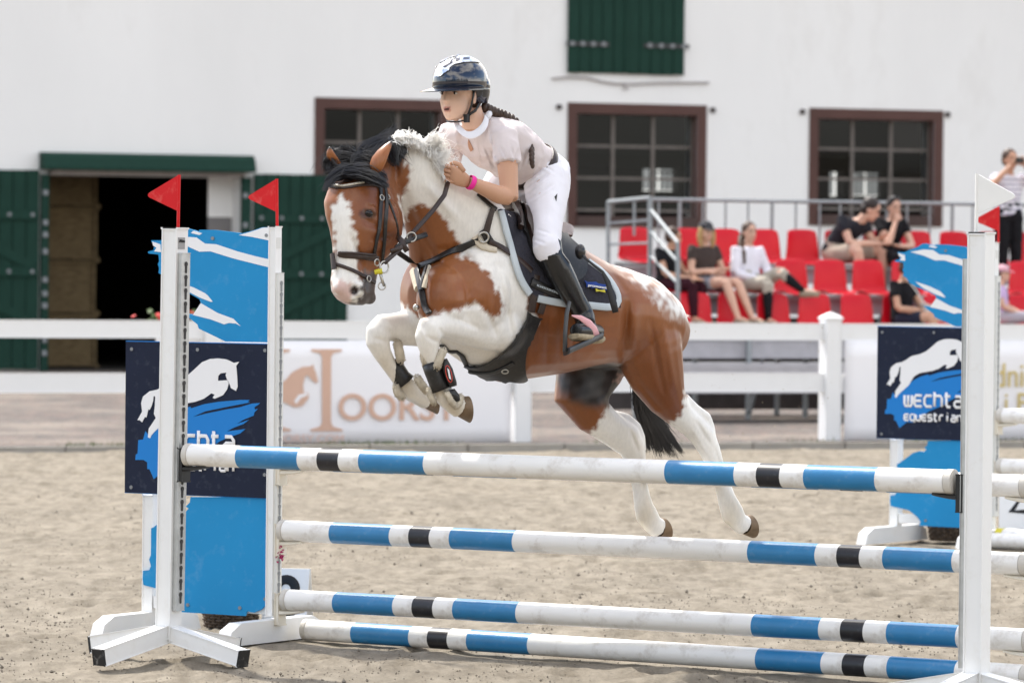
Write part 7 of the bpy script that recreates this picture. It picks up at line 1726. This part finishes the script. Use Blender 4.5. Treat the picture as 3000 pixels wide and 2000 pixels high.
def bag():
    p = seatpos(0, 2690, .12, .42); t = thing('shoulder_bag', p, 'white shoulder bag on the lap of the person beside the far wing', 'bag')
    mb = MB(); mb.box(p + ZV * .06, FD * .12, FN * .05, ZV * .09, bev=.02); mb.build('pouch', cloth('canvas', (.6, .57, .52)), t)
    mb = MB(); mb.tube([p + FD * -.1 + ZV * .14, p + FD * -.2 + ZV * .34 - FN * .1, p + FD * -.26 + ZV * .46 - FN * .2], .02, 8, flat=.3); mb.build('strap', cloth('canvas_strap', (.6, .57, .52)), t)
bag()
so_ = rp(2, row_s(2, 2902), .45, rowinfo[2][1] - PAN - .41)
stand_J = dict(pel=(0, 0, .93), wai=(0, .01, 1.08), che=(0, .02, 1.27), nek=(0, 0, 1.42), hed=(0, -.03, 1.56), hl=(-.085, 0, .90), hr=(.085, 0, .90), kl=(-.08, -.02, .49), kr=(.10, -.01, .49), al=(-.08, .02, .09), ar=(.10, .02, .09), tl=(-.09, -.12, .04), tr=(.12, -.12, .04), sl=(-.165, .01, 1.35), sr=(.165, .01, 1.35), el=(-.30, -.12, 1.26), er=(.30, -.10, 1.28), wl=(-.09, -.20, 1.50), wr=(.09, -.20, 1.50))
def stripe_mat():
    m = cloth('striped_cotton', (.72, .70, .74)); t = m.node_tree; b = t.nodes['Principled BSDF']
    g = t.nodes.new('ShaderNodeTexCoord'); sx = t.nodes.new('ShaderNodeSeparateXYZ'); t.links.new(g.outputs['Object'], sx.inputs[0])
    m1 = t.nodes.new('ShaderNodeMath'); m1.operation = 'MULTIPLY'; m1.inputs[1].default_value = 17; t.links.new(sx.outputs[2], m1.inputs[0])
    m2 = t.nodes.new('ShaderNodeMath'); m2.operation = 'FRACT'; t.links.new(m1.outputs[0], m2.inputs[0])
    m3 = t.nodes.new('ShaderNodeMath'); m3.operation = 'LESS_THAN'; m3.inputs[1].default_value = .24; t.links.new(m2.outputs[0], m3.inputs[0])
    mx = t.nodes.new('ShaderNodeMixRGB'); src = b.inputs['Base Color'].links[0].from_socket; t.links.new(src, mx.inputs[1]); mx.inputs[2].default_value = (.20, .19, .30, 1)
    t.links.new(m3.outputs[0], mx.inputs[0]); t.links.new(mx.outputs[0], b.inputs['Base Color']); return m
t_, G_, hp_ = spectator(so_, R_(4), 'standing woman in a striped T-shirt and black leggings taking a photo', stand_J, stripe_mat(), .55, blk, 1.55, 'brown', 0, tail=0, sock=cloth('blue_socks', (.05, .10, .32)), s=1.06)
p = (G_['wl'] + G_['wr']) / 2 + ZV * .06 + FN * .03; mb = MB(); mb.box(p, FD * .055, FN * .01, ZV * .035, bev=.005); ph = mb.build('phone', M['cup_b']); tag(ph, 'dark phone held up by the standing woman', 'phone')
spectator(seatpos(0, 2920, .05), R_(55), 'child in a pink cap and lilac T-shirt with a dark plait at the right edge', dict(el=(-.2, -.06, .24), er=(.2, -.06, .24)), cloth('lilac_cotton', (.55, .40, .62)), .55, cloth('pale_leggings', (.4, .36, .4)), 2, 'dark', 1, tail=1, cap=cloth('pink_cap', (.70, .40, .45)), s=.84)

# ------------------------------------------------------------------ tree belt behind the camera (mirrored in the helmet and the window panes)
mb = MB(); rd = random.Random(31)
for k in range(46):
    x = -75 + 150 * k / 45 + rd.uniform(-2, 2); y = -38 + rd.uniform(-6, 6); h = rd.uniform(13, 24); w_ = h * rd.uniform(.17, .26); conif = rd.random() < .6
    mb.tube([(x, y, -.05), (x, y, h * .6)], [.25, .1], 6)
    for q in range(420):
        t = rd.random() ** .8; r = (w_ * (1 - t) if conif else w_ * 1.4 * math.sin(math.pi * min(1, t * .9 + .12))) * math.sqrt(rd.random()); a = rd.uniform(0, 6.28)
        p = Vector((x + r * math.cos(a), y + r * math.sin(a), .9 + t * (h - .9) - r * .25)); d = Vector((rd.gauss(0, 1), rd.gauss(0, 1), rd.gauss(0, .5))).normalized() * rd.uniform(.35, .7); e = d.orthogonal().normalized() * .32
        mb.add([p - d, p + e, p + d, p - e], [(0, 1, 2, 3)])
tag(mb.build('tree_belt', mat('dark_foliage', (.035, .06, .025), .8, .2, .4, .5), fix=False), 'dark belt of conifers and broadleaf trees mirrored in the helmet', 'trees', kind='stuff')
